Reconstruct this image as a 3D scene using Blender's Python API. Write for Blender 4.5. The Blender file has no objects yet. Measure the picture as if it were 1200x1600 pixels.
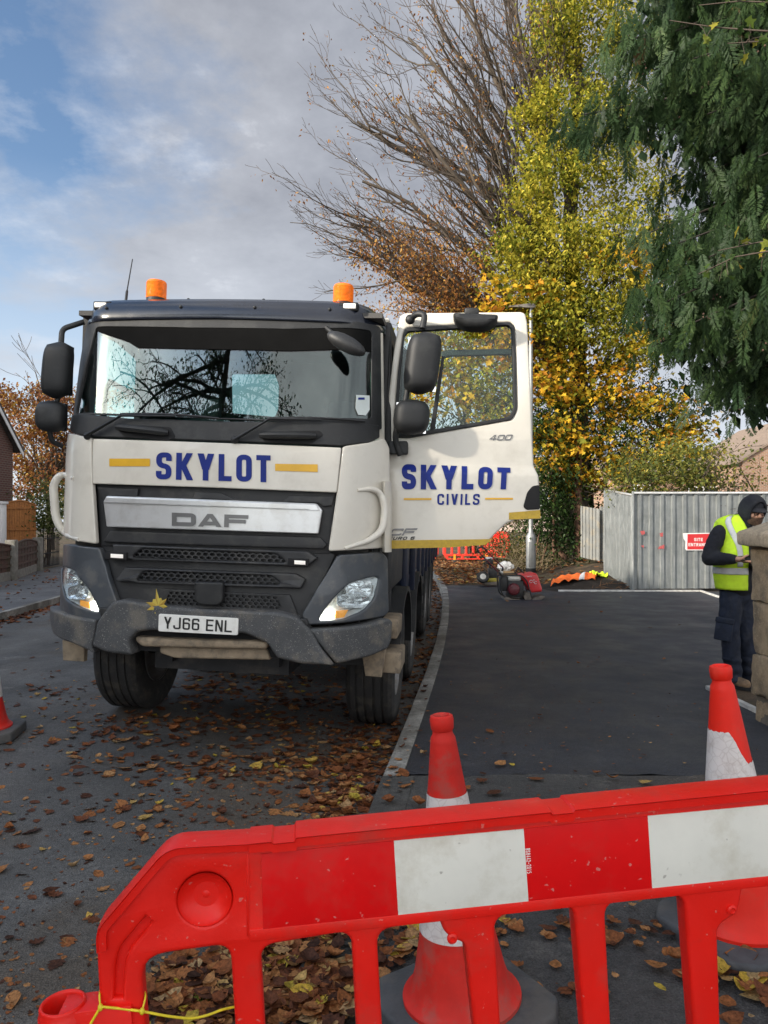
import bpy, bmesh, math, random
import numpy as np
from mathutils import Vector, Matrix
from mathutils.geometry import tessellate_polygon
R = math.radians
SC = bpy.context.scene
COL = SC.collection
random.seed(7)
RNG = np.random.default_rng(11)

# ------------------------------------------------------------------ camera, sky, sun, exposure
F, CX, HY, CZ = 1180.0, 600.0, 810.0, 1.57      # focal length in photo pixels, centre column, horizon row, eye height
cam = bpy.data.objects.new('camera', bpy.data.cameras.new('camera'))
COL.objects.link(cam)
cam.location = (0, 0, CZ)
cam.rotation_euler = (R(90), 0, 0)
cam.data.sensor_fit = 'AUTO'
cam.data.sensor_width = 36.0
cam.data.lens = F / 1600.0 * 36.0
cam.data.shift_y = (HY - 800.0) / 1600.0
cam.data.clip_start = 0.05
cam.data.clip_end = 2000.0
SC.camera = cam

SUN_EL, SUN_AZ = R(20), R(238)                    # azimuth clockwise from +Y
SUN_DIR = Vector((math.sin(SUN_AZ) * math.cos(SUN_EL), math.cos(SUN_AZ) * math.cos(SUN_EL), math.sin(SUN_EL)))
sun = bpy.data.objects.new('sun', bpy.data.lights.new('sun', 'SUN'))
COL.objects.link(sun)
sun.data.energy = 5.0
sun.data.angle = R(3)
sun.data.color = (1.0, 0.91, 0.78)
sun.rotation_euler = (-SUN_DIR).to_track_quat('-Z', 'Y').to_euler()

W = bpy.data.worlds.new('World')
SC.world = W
W.use_nodes = True
SC.view_settings.view_transform = 'Standard'
SC.view_settings.look = 'None'
SC.view_settings.exposure = 0.58
SC.view_settings.gamma = 1.0
SC.view_settings.use_curve_mapping = False

def build_world():
    nt = W.node_tree; N = nt.nodes; L = nt.links
    N.clear()
    out = N.new('ShaderNodeOutputWorld'); bg = N.new('ShaderNodeBackground')
    bg.inputs['Strength'].default_value = 0.1
    L.new(bg.outputs[0], out.inputs[0])
    sky = N.new('ShaderNodeTexSky'); sky.sky_type = 'NISHITA'; sky.sun_disc = False
    sky.sun_elevation = SUN_EL; sky.sun_rotation = SUN_AZ
    sky.air_density = 1.0; sky.dust_density = 1.2; sky.ozone_density = 1.4
    tc = N.new('ShaderNodeTexCoord')
    sep = N.new('ShaderNodeSeparateXYZ'); L.new(tc.outputs['Generated'], sep.inputs[0])
    def m(op, a, b=None, c=None):
        n = N.new('ShaderNodeMath'); n.operation = op
        for i, v in enumerate((a, b, c)):
            if v is None: continue
            if isinstance(v, (int, float)): n.inputs[i].default_value = v
            else: L.new(v, n.inputs[i])
        return n.outputs[0]
    den = m('ADD', m('MAXIMUM', sep.outputs['Z'], 0.0), 0.22)
    cx = m('DIVIDE', sep.outputs['X'], den); cy = m('DIVIDE', sep.outputs['Y'], den)
    comb = N.new('ShaderNodeCombineXYZ'); L.new(cx, comb.inputs[0]); L.new(cy, comb.inputs[1])
    def noise(scale, detail, rough, off):
        mp = N.new('ShaderNodeMapping'); mp.inputs['Location'].default_value = off
        L.new(comb.outputs[0], mp.inputs[0])
        n = N.new('ShaderNodeTexNoise'); n.inputs['Scale'].default_value = scale
        n.inputs['Detail'].default_value = detail; n.inputs['Roughness'].default_value = rough
        L.new(mp.outputs[0], n.inputs['Vector']); return n.outputs['Fac']
    def ramp(fac, stops, cols=None):
        n = N.new('ShaderNodeValToRGB'); L.new(fac, n.inputs[0])
        e = n.color_ramp.elements
        while len(e) < len(stops): e.new(0.5)
        for i, s in enumerate(stops):
            e[i].position = s
            c = cols[i] if cols else (i / (len(stops) - 1),) * 3
            e[i].color = (*c, 1)
        return n.outputs[0]
    n1 = noise(1.6, 9, 0.60, (3.1, 1.7, 0))
    n2 = noise(2.6, 9, 0.62, (8.4, 2.2, 3))
    # open sky towards the west side (negative X), heavy cloud to the east
    bias = m('MULTIPLY', m('ADD', sep.outputs['X'], 0.30), 1.25)
    bias = m('MINIMUM', m('MAXIMUM', bias, -0.085), 0.26)
    cov = ramp(m('ADD', n1, bias), (0.40, 0.60))
    thick = ramp(m('ADD', n2, m('MULTIPLY', bias, 0.5)), (0.30, 0.50, 0.72), SKYC)
    mix = N.new('ShaderNodeMixRGB'); L.new(cov, mix.inputs[0])
    tint = N.new('ShaderNodeMixRGB'); tint.blend_type = 'MULTIPLY'; tint.inputs[0].default_value = 1
    L.new(sky.outputs[0], tint.inputs[1]); tint.inputs[2].default_value = (1.15, 1.25, 1.35, 1)
    L.new(tint.outputs[0], mix.inputs[1]); L.new(thick, mix.inputs[2])
    # brighter, thinner cloud low down
    low = ramp(sep.outputs['Z'], (0.02, 0.40))
    lowm = N.new('ShaderNodeMixRGB')
    L.new(low, lowm.inputs[0]); lowm.inputs[1].default_value = (6.0, 6.5, 7.2, 1); L.new(mix.outputs[0], lowm.inputs[2])
    # the sky is brightest round the veiled sun, behind the camera
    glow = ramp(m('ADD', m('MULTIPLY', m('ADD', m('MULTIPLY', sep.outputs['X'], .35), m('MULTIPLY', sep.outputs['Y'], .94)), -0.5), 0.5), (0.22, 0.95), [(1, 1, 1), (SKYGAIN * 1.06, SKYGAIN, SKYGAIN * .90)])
    fin = N.new('ShaderNodeMixRGB'); fin.inputs[0].default_value = 0.80
    L.new(mix.outputs[0], fin.inputs[1]); L.new(lowm.outputs[0], fin.inputs[2])
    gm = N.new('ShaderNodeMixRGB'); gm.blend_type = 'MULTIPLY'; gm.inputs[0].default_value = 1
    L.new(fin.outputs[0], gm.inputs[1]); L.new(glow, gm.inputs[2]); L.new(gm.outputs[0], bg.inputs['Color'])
SKYC = [(6.6, 6.8, 7.2), (3.35, 3.52, 3.95), (2.35, 2.5, 2.9)]
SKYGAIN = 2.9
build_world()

# ------------------------------------------------------------------ helpers
def at(px, py, Y):
    """a point of the place that the photograph shows at (px, py), Y metres ahead of the camera"""
    return Vector(((px - CX) * Y / F, Y, CZ + (HY - py) * Y / F))

def tag(o, label=None, cat=None, group=None, kind=None):
    if label: o['label'] = label
    if cat: o['category'] = cat
    if group: o['group'] = group
    if kind: o['kind'] = kind
    return o

def empty(name, loc=(0, 0, 0), rot=(0, 0, 0), parent=None):
    o = bpy.data.objects.new(name, None)
    o.empty_display_size = 0.2
    COL.objects.link(o)
    o.location = loc; o.rotation_euler = rot
    if parent: o.parent = parent
    return o

def finish(me, smooth=35):
    if smooth:
        me.polygons.foreach_set('use_smooth', np.ones(len(me.polygons), dtype=bool))
        me.set_sharp_from_angle(angle=R(smooth))
    me.update()

def obj(name, me, mat=None, parent=None):
    o = bpy.data.objects.new(name, me)
    if mat is not None and not me.materials:
        for m_ in (mat if isinstance(mat, (list, tuple)) else [mat]): me.materials.append(m_)
    COL.objects.link(o)
    if parent: o.parent = parent
    return o

def copy_tree(o, parent=None):
    c = o.copy(); COL.objects.link(c)
    if parent is not None: c.parent = parent
    for ch in list(o.children): copy_tree(ch, c)
    return c

class MB:
    """collects shapes that form ONE mesh object"""
    def __init__(s, M=None): s.v = []; s.f = []; s.mi = []; s.M = M; s.cur = 0
    def add(s, vs, fs, M=None):
        n = len(s.v)
        for p in vs:
            p = Vector(p)
            if M is not None: p = M @ p
            if s.M is not None: p = s.M @ p
            s.v.append(p[:])
        for f in fs: s.f.append([i + n for i in f]); s.mi.append(s.cur)
        return s
    def box(s, lo, hi, M=None):
        x0, y0, z0 = lo; x1, y1, z1 = hi
        return s.add([(x0,y0,z0),(x1,y0,z0),(x1,y1,z0),(x0,y1,z0),(x0,y0,z1),(x1,y0,z1),(x1,y1,z1),(x0,y1,z1)],
                     [(0,3,2,1),(4,5,6,7),(0,1,5,4),(1,2,6,5),(2,3,7,6),(3,0,4,7)], M)
    def cbox(s, c, size, M=None):
        return s.box([c[i]-size[i]/2 for i in range(3)], [c[i]+size[i]/2 for i in range(3)], M)
    def bar(s, p, q, w, h, up=(0, 0, 1)):
        p = Vector(p); q = Vector(q); d = (q - p); L = d.length; d.normalize()
        x = d.cross(Vector(up))
        if x.length < 1e-4: x = d.cross(Vector((1, 0, 0)))
        x.normalize(); z = x.cross(d)
        M = Matrix((x, d, z)).transposed().to_4x4(); M.translation = p
        return s.box((-w/2, 0, -h/2), (w/2, L, h/2), M)
    def tube(s, pts, r, n=8, closed=False, cap=True, flat=None):
        pts = [Vector(p) for p in pts]; m = len(pts)
        rs = r if isinstance(r, (list, tuple)) else [r] * m
        vs = []; prev = None
        for i, p in enumerate(pts):
            a = pts[(i-1) % m] if (i or closed) else p; b = pts[(i+1) % m] if (i < m-1 or closed) else p
            d = (b - a).normalized()
            if prev is None:
                x = d.cross(Vector((0, 0, 1)))
                if x.length < 0.05: x = d.cross(Vector((1, 0, 0)))
            else: x = prev - d * prev.dot(d)
            x.normalize(); prev = x; y = d.cross(x)
            for k in range(n):
                t = 2 * math.pi * k / n
                vs.append(p + x * math.cos(t) * rs[i] + y * math.sin(t) * rs[i] * (flat or 1))
        fs = []
        for i in range(m if closed else m - 1):
            for k in range(n):
                fs.append((i*n+k, i*n+(k+1) % n, ((i+1) % m)*n+(k+1) % n, ((i+1) % m)*n+k))
        if cap and not closed:
            fs.append(tuple(range(n))[::-1]); fs.append(tuple((m-1)*n+k for k in range(n)))
        return s.add(vs, fs)
    def lathe(s, prof, n=32, M=None, cap=True):
        """prof: (radius, z) pairs, revolved about z"""
        vs = []; fs = []; m = len(prof)
        for r, z in prof:
            for k in range(n):
                t = 2 * math.pi * k / n
                vs.append((r * math.cos(t), r * math.sin(t), z))
        for i in range(m - 1):
            for k in range(n):
                fs.append((i*n+k, i*n+(k+1) % n, (i+1)*n+(k+1) % n, (i+1)*n+k))
        if cap:
            if prof[0][0] > 1e-5: fs.append(tuple(range(n))[::-1])
            if prof[-1][0] > 1e-5: fs.append(tuple((m-1)*n+k for k in range(n)))
        return s.add(vs, fs, M)
    def ball(s, c, r, n=12, sq=(1, 1, 1), M=None):
        prof = [(max(1e-6, math.sin(math.pi*i/n)), -math.cos(math.pi*i/n)) for i in range(n+1)]
        T = Matrix.Translation(c) @ Matrix.Diagonal((r*sq[0], r*sq[1], r*sq[2], 1))
        if M is not None: T = M @ T
        return s.lathe(prof, n*2, T, cap=False)
    def loft(s, rings, cap=True, closed=True):
        n = len(rings[0]); vs = [p for r in rings for p in r]; fs = []
        for i in range(len(rings) - 1):
            for k in range(n if closed else n - 1):
                fs.append((i*n+k, i*n+(k+1) % n, (i+1)*n+(k+1) % n, (i+1)*n+k))
        if cap:
            fs.append(tuple(range(n))[::-1]); fs.append(tuple((len(rings)-1)*n+k for k in range(n)))
        return s.add(vs, fs)
    def slab(s, loops, t, bev=0.0, fn=None, grid=None, back=True, seg=3, dome=None):
        """a plate with holes: 2-D loops (first the outline), thickness t along z, rounded front edge; fn bends it into place"""
        loops = [orient(l, i == 0) for i, l in enumerate(loops)]
        levels = []
        if bev > 0:
            for k in range(seg + 1):
                a = math.pi / 2 * k / seg
                levels.append((bev * (1 - math.sin(a)), t - bev * (1 - math.cos(a))))
        else: levels.append((0, t))
        levels.append((0, 0))
        vs = []; fs = []; idx = []
        for ins, z in levels:
            row = []
            for l in loops:
                q = inset(l, ins) if ins > 1e-7 else l
                row.append((len(vs), len(q))); vs += [(x, y, z) for x, y in q]
            idx.append(row)
        for a, b in zip(idx[:-1], idx[1:]):
            for (i0, n), (j0, _) in zip(a, b):
                for k in range(n): fs.append((i0+k, j0+k, j0+(k+1) % n, i0+(k+1) % n))
        for li, flip in ((0, False), (len(levels) - 1, True)):
            if flip and not back: continue
            order = []; polys = []
            for i0, n in idx[li]:
                polys.append([Vector((vs[i0+k][0], vs[i0+k][1], 0)) for k in range(n)]); order += list(range(i0, i0 + n))
            for tri in tessellate_polygon(polys):
                f = [order[i] for i in tri]
                fs.append(f[::-1] if flip else f)
        if grid or fn:
            bm = bmesh.new()
            bv = [bm.verts.new(p) for p in vs]
            for f in fs:
                try: bm.faces.new([bv[i] for i in f])
                except ValueError: pass
            if grid:
                for ax, step in grid:
                    cs = [p[ax] for p in vs]; lo, hi = min(cs), max(cs)
                    k = math.floor(lo / step) + 1
                    while k * step < hi:
                        co = [0, 0, 0]; co[ax] = k * step; no = [0, 0, 0]; no[ax] = 1
                        bmesh.ops.bisect_plane(bm, geom=bm.verts[:] + bm.edges[:] + bm.faces[:], plane_co=co, plane_no=no, dist=1e-5)
                        k += 1
            bm.verts.index_update()
            bmesh.ops.recalc_face_normals(bm, faces=bm.faces[:])
            bm.verts.index_update()
            vs = [tuple(v.co) for v in bm.verts]
            fs = [[v.index for v in f.verts] for f in bm.faces]
            bm.free()
            if fn: vs = [fn(*p) for p in vs]
        return s.add(vs, fs)
    def build(s, name, mat=None, parent=None, smooth=35, bevel=0, fixn=True):
        me = bpy.data.meshes.new(name)
        me.from_pydata(s.v, [], s.f)
        if isinstance(mat, (list, tuple)):
            for m_ in mat: me.materials.append(m_)
            me.polygons.foreach_set('material_index', s.mi)
        if bevel or fixn:
            bm = bmesh.new(); bm.from_mesh(me)
            if fixn: bmesh.ops.recalc_face_normals(bm, faces=bm.faces[:])
            if bevel:
                ed = [e for e in bm.edges if len(e.link_faces) == 2 and e.calc_face_angle(0) > R(38)]
                bmesh.ops.bevel(bm, geom=ed, offset=bevel, segments=2, affect='EDGES', profile=0.5, clamp_overlap=True)
            bm.to_mesh(me); bm.free()
        finish(me, smooth)
        return obj(name, me, mat, parent)

def area2(l): return sum(l[i][0]*l[(i+1) % len(l)][1] - l[(i+1) % len(l)][0]*l[i][1] for i in range(len(l)))
def orient(l, ccw=True):
    l = [tuple(p) for p in l]
    return l if (area2(l) > 0) == ccw else l[::-1]
def inset(l, d):
    out = []; n = len(l)
    for i in range(n):
        a = Vector(l[i-1]); b = Vector(l[i]); c = Vector(l[(i+1) % n])
        e = (b - a); f = (c - b)
        if e.length < 1e-9 or f.length < 1e-9: out.append(tuple(b)); continue
        e.normalize(); f.normalize()
        n1 = Vector((-e.y, e.x)); n2 = Vector((-f.y, f.x)); m_ = n1 + n2
        if m_.length < 0.2: m_ = n1
        m_.normalize(); k = d / max(0.45, m_.dot(n1))
        out.append((b.x + m_.x * k, b.y + m_.y * k))
    return out
def rnd(pts, r, n=5, closed=True):
    """round the corners of a polyline; r one radius or one for each point"""
    out = []; m_ = len(pts)
    for i, b in enumerate(pts):
        ri = r[i] if isinstance(r, (list, tuple)) else r
        if (not closed and i in (0, m_ - 1)) or ri <= 0: out.append(tuple(b)); continue
        a = Vector(pts[i-1]); c = Vector(pts[(i+1) % m_]); b = Vector(b)
        e = a - b; f = c - b
        k = min(ri, e.length * 0.48, f.length * 0.48)
        p = b + e.normalized() * k; q = b + f.normalized() * k
        for j in range(n + 1):
            t = j / n
            out.append(tuple(p * (1-t)**2 + b * 2*t*(1-t) + q * t*t))
    return out

# ------------------------------------------------------------------ materials
def new_mat(name):
    m_ = bpy.data.materials.new(name); m_.use_nodes = True
    return m_, m_.node_tree.nodes, m_.node_tree.links, m_.node_tree.nodes['Principled BSDF']
def mat(name, col, rough=0.5, metal=0.0, var=0.12, vscale=6.0, bump=0.0, bscale=80.0, spec=0.5, coat=0.0,
        dirt=None, dscale=9.0, damt=0.5, dlo=0.5, dhi=0.62, emit=None, alpha=None, speck=None, rvar=0.0):
    """plain surface with a little real-world unevenness: colour noise, fine bump, optional dirt patches and specks"""
    m_, N, L, b = new_mat(name)
    tc = N.new('ShaderNodeTexCoord')
    def noise(sc, det=5, rg=0.6):
        n = N.new('ShaderNodeTexNoise'); n.inputs['Scale'].default_value = sc; n.inputs['Detail'].default_value = det
        n.inputs['Roughness'].default_value = rg
        L.new(tc.outputs['Object'], n.inputs['Vector']); return n
    def ramp(fac, p0, p1, c0, c1):
        r_ = N.new('ShaderNodeValToRGB'); e = r_.color_ramp.elements
        e[0].position = p0; e[1].position = p1; e[0].color = (*c0, 1); e[1].color = (*c1, 1)
        L.new(fac, r_.inputs[0]); return r_.outputs[0]
    lo = [max(0, c * (1 - var)) for c in col]; hi = [min(1, c * (1 + var)) for c in col]
    c = ramp(noise(vscale).outputs['Fac'], 0.35, 0.65, lo, hi)
    if dirt:
        mx = N.new('ShaderNodeMixRGB'); L.new(c, mx.inputs[1]); mx.inputs[2].default_value = (*dirt, 1)
        L.new(ramp(noise(dscale, 8, 0.68).outputs['Fac'], dlo, dhi, (0, 0, 0), (damt,) * 3), mx.inputs[0]); c = mx.outputs[0]
    if speck:
        scol, sscale, thr, amt = speck
        mx = N.new('ShaderNodeMixRGB'); L.new(c, mx.inputs[1]); mx.inputs[2].default_value = (*scol, 1)
        L.new(ramp(noise(sscale, 2, 0.5).outputs['Fac'], thr, thr + 0.04, (0, 0, 0), (amt,) * 3), mx.inputs[0]); c = mx.outputs[0]
    L.new(c, b.inputs['Base Color'])
    b.inputs['Roughness'].default_value = rough; b.inputs['Metallic'].default_value = metal
    if rvar:
        mr = N.new('ShaderNodeMapRange'); L.new(noise(vscale * 2.3).outputs['Fac'], mr.inputs[0])
        mr.inputs[1].default_value = 0.3; mr.inputs[2].default_value = 0.7
        mr.inputs[3].default_value = max(0.02, rough - rvar); mr.inputs[4].default_value = min(1, rough + rvar)
        L.new(mr.outputs[0], b.inputs['Roughness'])
    b.inputs['Specular IOR Level'].default_value = spec
    b.inputs['Coat Weight'].default_value = coat; b.inputs['Coat Roughness'].default_value = 0.08
    if bump:
        bp = N.new('ShaderNodeBump'); bp.inputs['Strength'].default_value = bump; bp.inputs['Distance'].default_value = 0.01
        L.new(noise(bscale, 4).outputs['Fac'], bp.inputs['Height']); L.new(bp.outputs[0], b.inputs['Normal'])
    if emit:
        b.inputs['Emission Color'].default_value = (*emit[0], 1); b.inputs['Emission Strength'].default_value = emit[1]
    return m_
def glass(name, tint=(0.8, 0.93, 0.9), ior=1.5, rough=0.0, mul=1.0):
    """a thin pane: tinted see-through plus a mirror reflection by Fresnel"""
    m_, N, L, b = new_mat(name); N.remove(b)
    out = N['Material Output']
    tr = N.new('ShaderNodeBsdfTransparent'); tr.inputs[0].default_value = (*tint, 1)
    gl = N.new('ShaderNodeBsdfGlossy'); gl.inputs['Roughness'].default_value = rough
    fr = N.new('ShaderNodeFresnel'); ge = N.new('ShaderNodeNewGeometry'); mi = N.new('ShaderNodeMapRange')
    mi.inputs[3].default_value = ior; mi.inputs[4].default_value = 1 / ior          # same reflection on either face of the pane
    L.new(ge.outputs['Backfacing'], mi.inputs[0]); L.new(mi.outputs[0], fr.inputs[0])
    k = N.new('ShaderNodeMath'); k.operation = 'MULTIPLY'; k.use_clamp = True; k.inputs[1].default_value = mul
    L.new(fr.outputs[0], k.inputs[0])
    mx = N.new('ShaderNodeMixShader'); L.new(k.outputs[0], mx.inputs[0])
    L.new(tr.outputs[0], mx.inputs[1]); L.new(gl.outputs[0], mx.inputs[2]); L.new(mx.outputs[0], out.inputs[0])
    return m_
def leafmat(name, stops, trans=0.35, rough=0.6, spec=0.14, mottle=0.0):
    """leaf surface: colour by each leaf's own random number (mesh attribute rnd)"""
    m_, N, L, b = new_mat(name)
    a = N.new('ShaderNodeAttribute'); a.attribute_name = 'rnd'
    r_ = N.new('ShaderNodeValToRGB'); e = r_.color_ramp.elements
    while len(e) < len(stops): e.new(0.5)
    for i, (p, c) in enumerate(stops): e[i].position = p; e[i].color = (*c, 1)
    L.new(a.outputs['Fac'], r_.inputs[0]); colr = r_.outputs[0]
    if mottle:                                        # blotches, veins and crumbling edges of a dead leaf
        ge = N.new('ShaderNodeNewGeometry'); no = N.new('ShaderNodeTexNoise'); no.inputs['Scale'].default_value = 75; no.inputs['Detail'].default_value = 6; no.inputs['Roughness'].default_value = .7
        L.new(ge.outputs['Position'], no.inputs['Vector']); r2 = N.new('ShaderNodeValToRGB'); e2 = r2.color_ramp.elements
        e2[0].position = .36; e2[1].position = .66; e2[0].color = (1 - mottle, 1 - mottle, 1 - mottle, 1); e2[1].color = (1 + mottle, 1 + mottle*.85, 1 + mottle*.7, 1)
        L.new(no.outputs['Fac'], r2.inputs[0]); mm = N.new('ShaderNodeMixRGB'); mm.blend_type = 'MULTIPLY'; mm.inputs[0].default_value = 1; L.new(colr, mm.inputs[1]); L.new(r2.outputs[0], mm.inputs[2]); colr = mm.outputs[0]
        bp = N.new('ShaderNodeBump'); bp.inputs['Strength'].default_value = .6; bp.inputs['Distance'].default_value = .004; L.new(no.outputs['Fac'], bp.inputs['Height']); L.new(bp.outputs[0], b.inputs['Normal'])
    L.new(colr, b.inputs['Base Color'])
    b.inputs['Roughness'].default_value = rough; b.inputs['Specular IOR Level'].default_value = spec
    if trans:
        t = N.new('ShaderNodeBsdfTranslucent'); L.new(colr, t.inputs[0])
        mx = N.new('ShaderNodeMixShader'); mx.inputs[0].default_value = trans
        L.new(b.outputs[0], mx.inputs[1]); L.new(t.outputs[0], mx.inputs[2])
        L.new(mx.outputs[0], N['Material Output'].inputs[0])
    return m_

# ------------------------------------------------------------------ lettering
def _strip(pts, th, closed=False):
    """a band of width th along a polyline, as quads"""
    n = len(pts); Lr = []
    for i in range(n):
        a = Vector(pts[i-1]) if (i or closed) else None; b = Vector(pts[i]); c = Vector(pts[(i+1) % n]) if (i < n-1 or closed) else None
        d1 = (b - a).normalized() if a is not None else None; d2 = (c - b).normalized() if c is not None else None
        if d1 is None: d1 = d2
        if d2 is None: d2 = d1
        n1 = Vector((-d1.y, d1.x)); n2 = Vector((-d2.y, d2.x)); m_ = (n1 + n2).normalized(); k = th / 2 / max(0.5, m_.dot(n1))
        Lr.append((b + m_ * k, b - m_ * k))
    q = []
    for i in range(n if closed else n - 1):
        l0, r0 = Lr[i]; l1, r1 = Lr[(i+1) % n]
        q.append([tuple(r0), tuple(r1), tuple(l1), tuple(l0)])
    return q
def _para(x0, y0, x1, y1, th):
    return [[(x0 - th/2, y0), (x0 + th/2, y0), (x1 + th/2, y1), (x1 - th/2, y1)]]
def glyph(c, w, t, r):
    """groups of quads for one block letter, height 1, width w, stroke t, corner radius r"""
    a, b, lo, hi = t/2, w - t/2, t/2, 1 - t/2
    st = lambda p, cl=False: _strip(rnd(p, r, 6, cl), t, cl)
    v = lambda x: [[(x-t/2, 0), (x+t/2, 0), (x+t/2, 1), (x-t/2, 1)]]
    h = lambda y, x0=0.0, x1=None: [[(x0, y-t/2), (w if x1 is None else x1, y-t/2), (w if x1 is None else x1, y+t/2), (x0, y+t/2)]]
    th = t * 1.12
    if c == 'S': return [st([(b, .69), (b, hi), (a, hi), (a, .53), (b, .47), (b, lo), (a, lo), (a, .31)])]
    if c == 'O' or c == '0': return [st([(a, lo), (b, lo), (b, hi), (a, hi)], True)]
    if c == 'C': return [st([(b, .66), (b, hi), (a, hi), (a, lo), (b, lo), (b, .34)])]
    if c == 'U': return [st([(a, 1), (a, lo), (b, lo), (b, 1)])]
    if c == 'J': return [st([(b, 1), (b, lo), (a, lo), (a, .32)])]
    if c == 'I' or c == '1': return [v(w/2)]
    if c == 'L': return [v(a), h(lo, t)]
    if c == 'T': return [h(hi), [[(w/2-t/2, 0), (w/2+t/2, 0), (w/2+t/2, 1-t), (w/2-t/2, 1-t)]]]
    if c == 'E': return [v(a), h(lo, t), h(hi, t), h(.5, t, w*.92)]
    if c == 'F': return [v(a), h(hi, t), h(.48, t, w*.9)]
    if c == 'K': return [v(a), _para(t*.95, .42, w - th/2, 1, th), _para(w - th*.42, 0, t*1.15, .58, th)]
    if c == 'Y': return [[[(w/2-t/2, 0), (w/2+t/2, 0), (w/2+t/2, .46), (w/2-t/2, .46)]], _para(w/2 - t*.05, .40, th/2, 1, th), _para(w/2 + t*.05, .40, w - th/2, 1, th)]
    if c == 'V': return [_para(w/2, 0, th/2, 1, th), _para(w/2, 0, w - th/2, 1, th)]
    if c == 'A': return [_para(th/2, 0, w/2, 1, th), _para(w - th/2, 0, w/2, 1, th), h(.26, w*.25, w*.75)]
    if c == 'N': return [v(a), v(b), _para(w - t*.6, 0, t*.6, 1, th)]
    if c == 'D': return [_strip(rnd([(a, lo), (b, lo), (b, hi), (a, hi)], [0, r*1.5, r*1.5, 0], 6), t, True)]
    if c == 'B': return [_strip(rnd([(a, lo), (b, lo), (b, .5), (a, .5)], [0, r, r, 0], 5), t, True), _strip(rnd([(a, .5), (b*.95, .5), (b*.95, hi), (a, hi)], [0, r, r, 0], 5), t, True)]
    if c == 'R': return [v(a), st([(t, hi), (b, hi), (b, .5), (t, .5)]), _para(w - th/2, 0, w*.5, .5, th)]
    if c == '6': return [st([(a, lo), (b, lo), (b, .56), (a, .56)], True), st([(a, .5), (a, hi), (b, hi), (b, .74)])]
    if c == '8': return [st([(a, lo), (b, lo), (b, .52), (a, .52)], True), st([(a + .02, .52), (b - .02, .52), (b - .02, hi), (a + .02, hi)], True)]
    if c == '4': return [[[(w*.66-t/2, 0), (w*.66+t/2, 0), (w*.66+t/2, 1), (w*.66-t/2, 1)]], h(.3), _para(t*.5, .3, w*.60, 1, th)]
    if c == '2': return [st([(a, .7), (a, hi), (b, hi), (b, .55), (a, lo + t*.4), (a, lo)]), h(lo)]
    if c == '5': return [st([(b, hi), (a, hi), (a, .56), (b, .56), (b, lo), (a, lo), (a, .25)])]
    if c == '-': return [h(.5)]
    if c == '=': return [h(.5)]
    return []
def lettering(name, text, quad, fn, m_, parent, wd=0.5, th=0.2, gap=0.13, r=0.2, lift=0.004, slant=0.0, grid=None, widths={}):
    """block letters filling the photo quad (TL, TR, BR, BL); fn(px, py, lift) puts a pixel on the surface"""
    x = 0; qs = []
    for i, c in enumerate(text):
        if c == ' ': x += wd * 0.65; continue
        w_ = widths.get(c, wd)
        for gi, g in enumerate(glyph(c, w_, th, r)):
            qs.append((gi, [[(x + p[0] + slant * p[1], p[1]) for p in q] for q in g]))
        x += w_ + gap
    tot = x - gap + slant
    mb = MB()
    for gi, g in qs:
        for q in g:
            if (Vector(q[1]) - Vector(q[0])).length < (Vector(q[3]) - Vector(q[0])).length: q = [q[1], q[2], q[3], q[0]]
            n = 8                                     # split along each band so that it follows curved panels
            pts = []
            for k in range(n + 1):
                t = k / n
                pts.append([(q[0][0]*(1-t) + q[1][0]*t, q[0][1]*(1-t) + q[1][1]*t), (q[3][0]*(1-t) + q[2][0]*t, q[3][1]*(1-t) + q[2][1]*t)])
            vs = []
            for pr in pts:
                for p in pr:
                    a_ = p[0] / tot; b_ = 1 - p[1]
                    X = (quad[0][0]*(1-a_) + quad[1][0]*a_)*(1-b_) + (quad[3][0]*(1-a_) + quad[2][0]*a_)*b_
                    Y = (quad[0][1]*(1-a_) + quad[1][1]*a_)*(1-b_) + (quad[3][1]*(1-a_) + quad[2][1]*a_)*b_
                    vs.append(fn(X, Y, lift + gi * 0.0005))
            mb.add(vs, [(2*k, 2*k+2, 2*k+3, 2*k+1) for k in range(n)])
    return mb.build(name, m_, parent, smooth=0)

# ------------------------------------------------------------------ ground
def sstep(a, b, x):
    t = min(1, max(0, (x - a) / (b - a))); return t * t * (3 - 2 * t)
def near_z(x): return -0.05 + 0.06 * (min(0.75, max(-0.7, x)) + 0.45)
def road_z(x, y):
    z = -0.09 - 0.0367 * (x + 1.25) if x > -3.4 else -0.011 + (x + 3.4) * 0.035
    z = max(z, -0.17)
    k = sstep(2.6, 5.6, y)
    return near_z(x) * (1 - k) + z * k
def foot_z(x, y):
    k = sstep(3.4, 4.7, y)
    return (near_z(x) + 0.012) * (1 - k)
KERB = [(-0.42, 1.6), (-0.28, 2.74), (-.084, 3.94), (0, 4.57), (.2, 5.98), (.417, 7.56), (.63, 9.26), (.88, 11.58), (1.12, 14.25), (1.30, 16.8), (1.42, 20.6), (1.40, 26), (1.2, 34), (0.9, 60)]
def kerb_x(y):
    if y <= KERB[0][1]: return KERB[0][0] + (y - KERB[0][1]) * 0.12
    for (x0, y0), (x1, y1) in zip(KERB[:-1], KERB[1:]):
        if y <= y1: return x0 + (x1 - x0) * (y - y0) / (y1 - y0)
    return KERB[-1][0]

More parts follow.
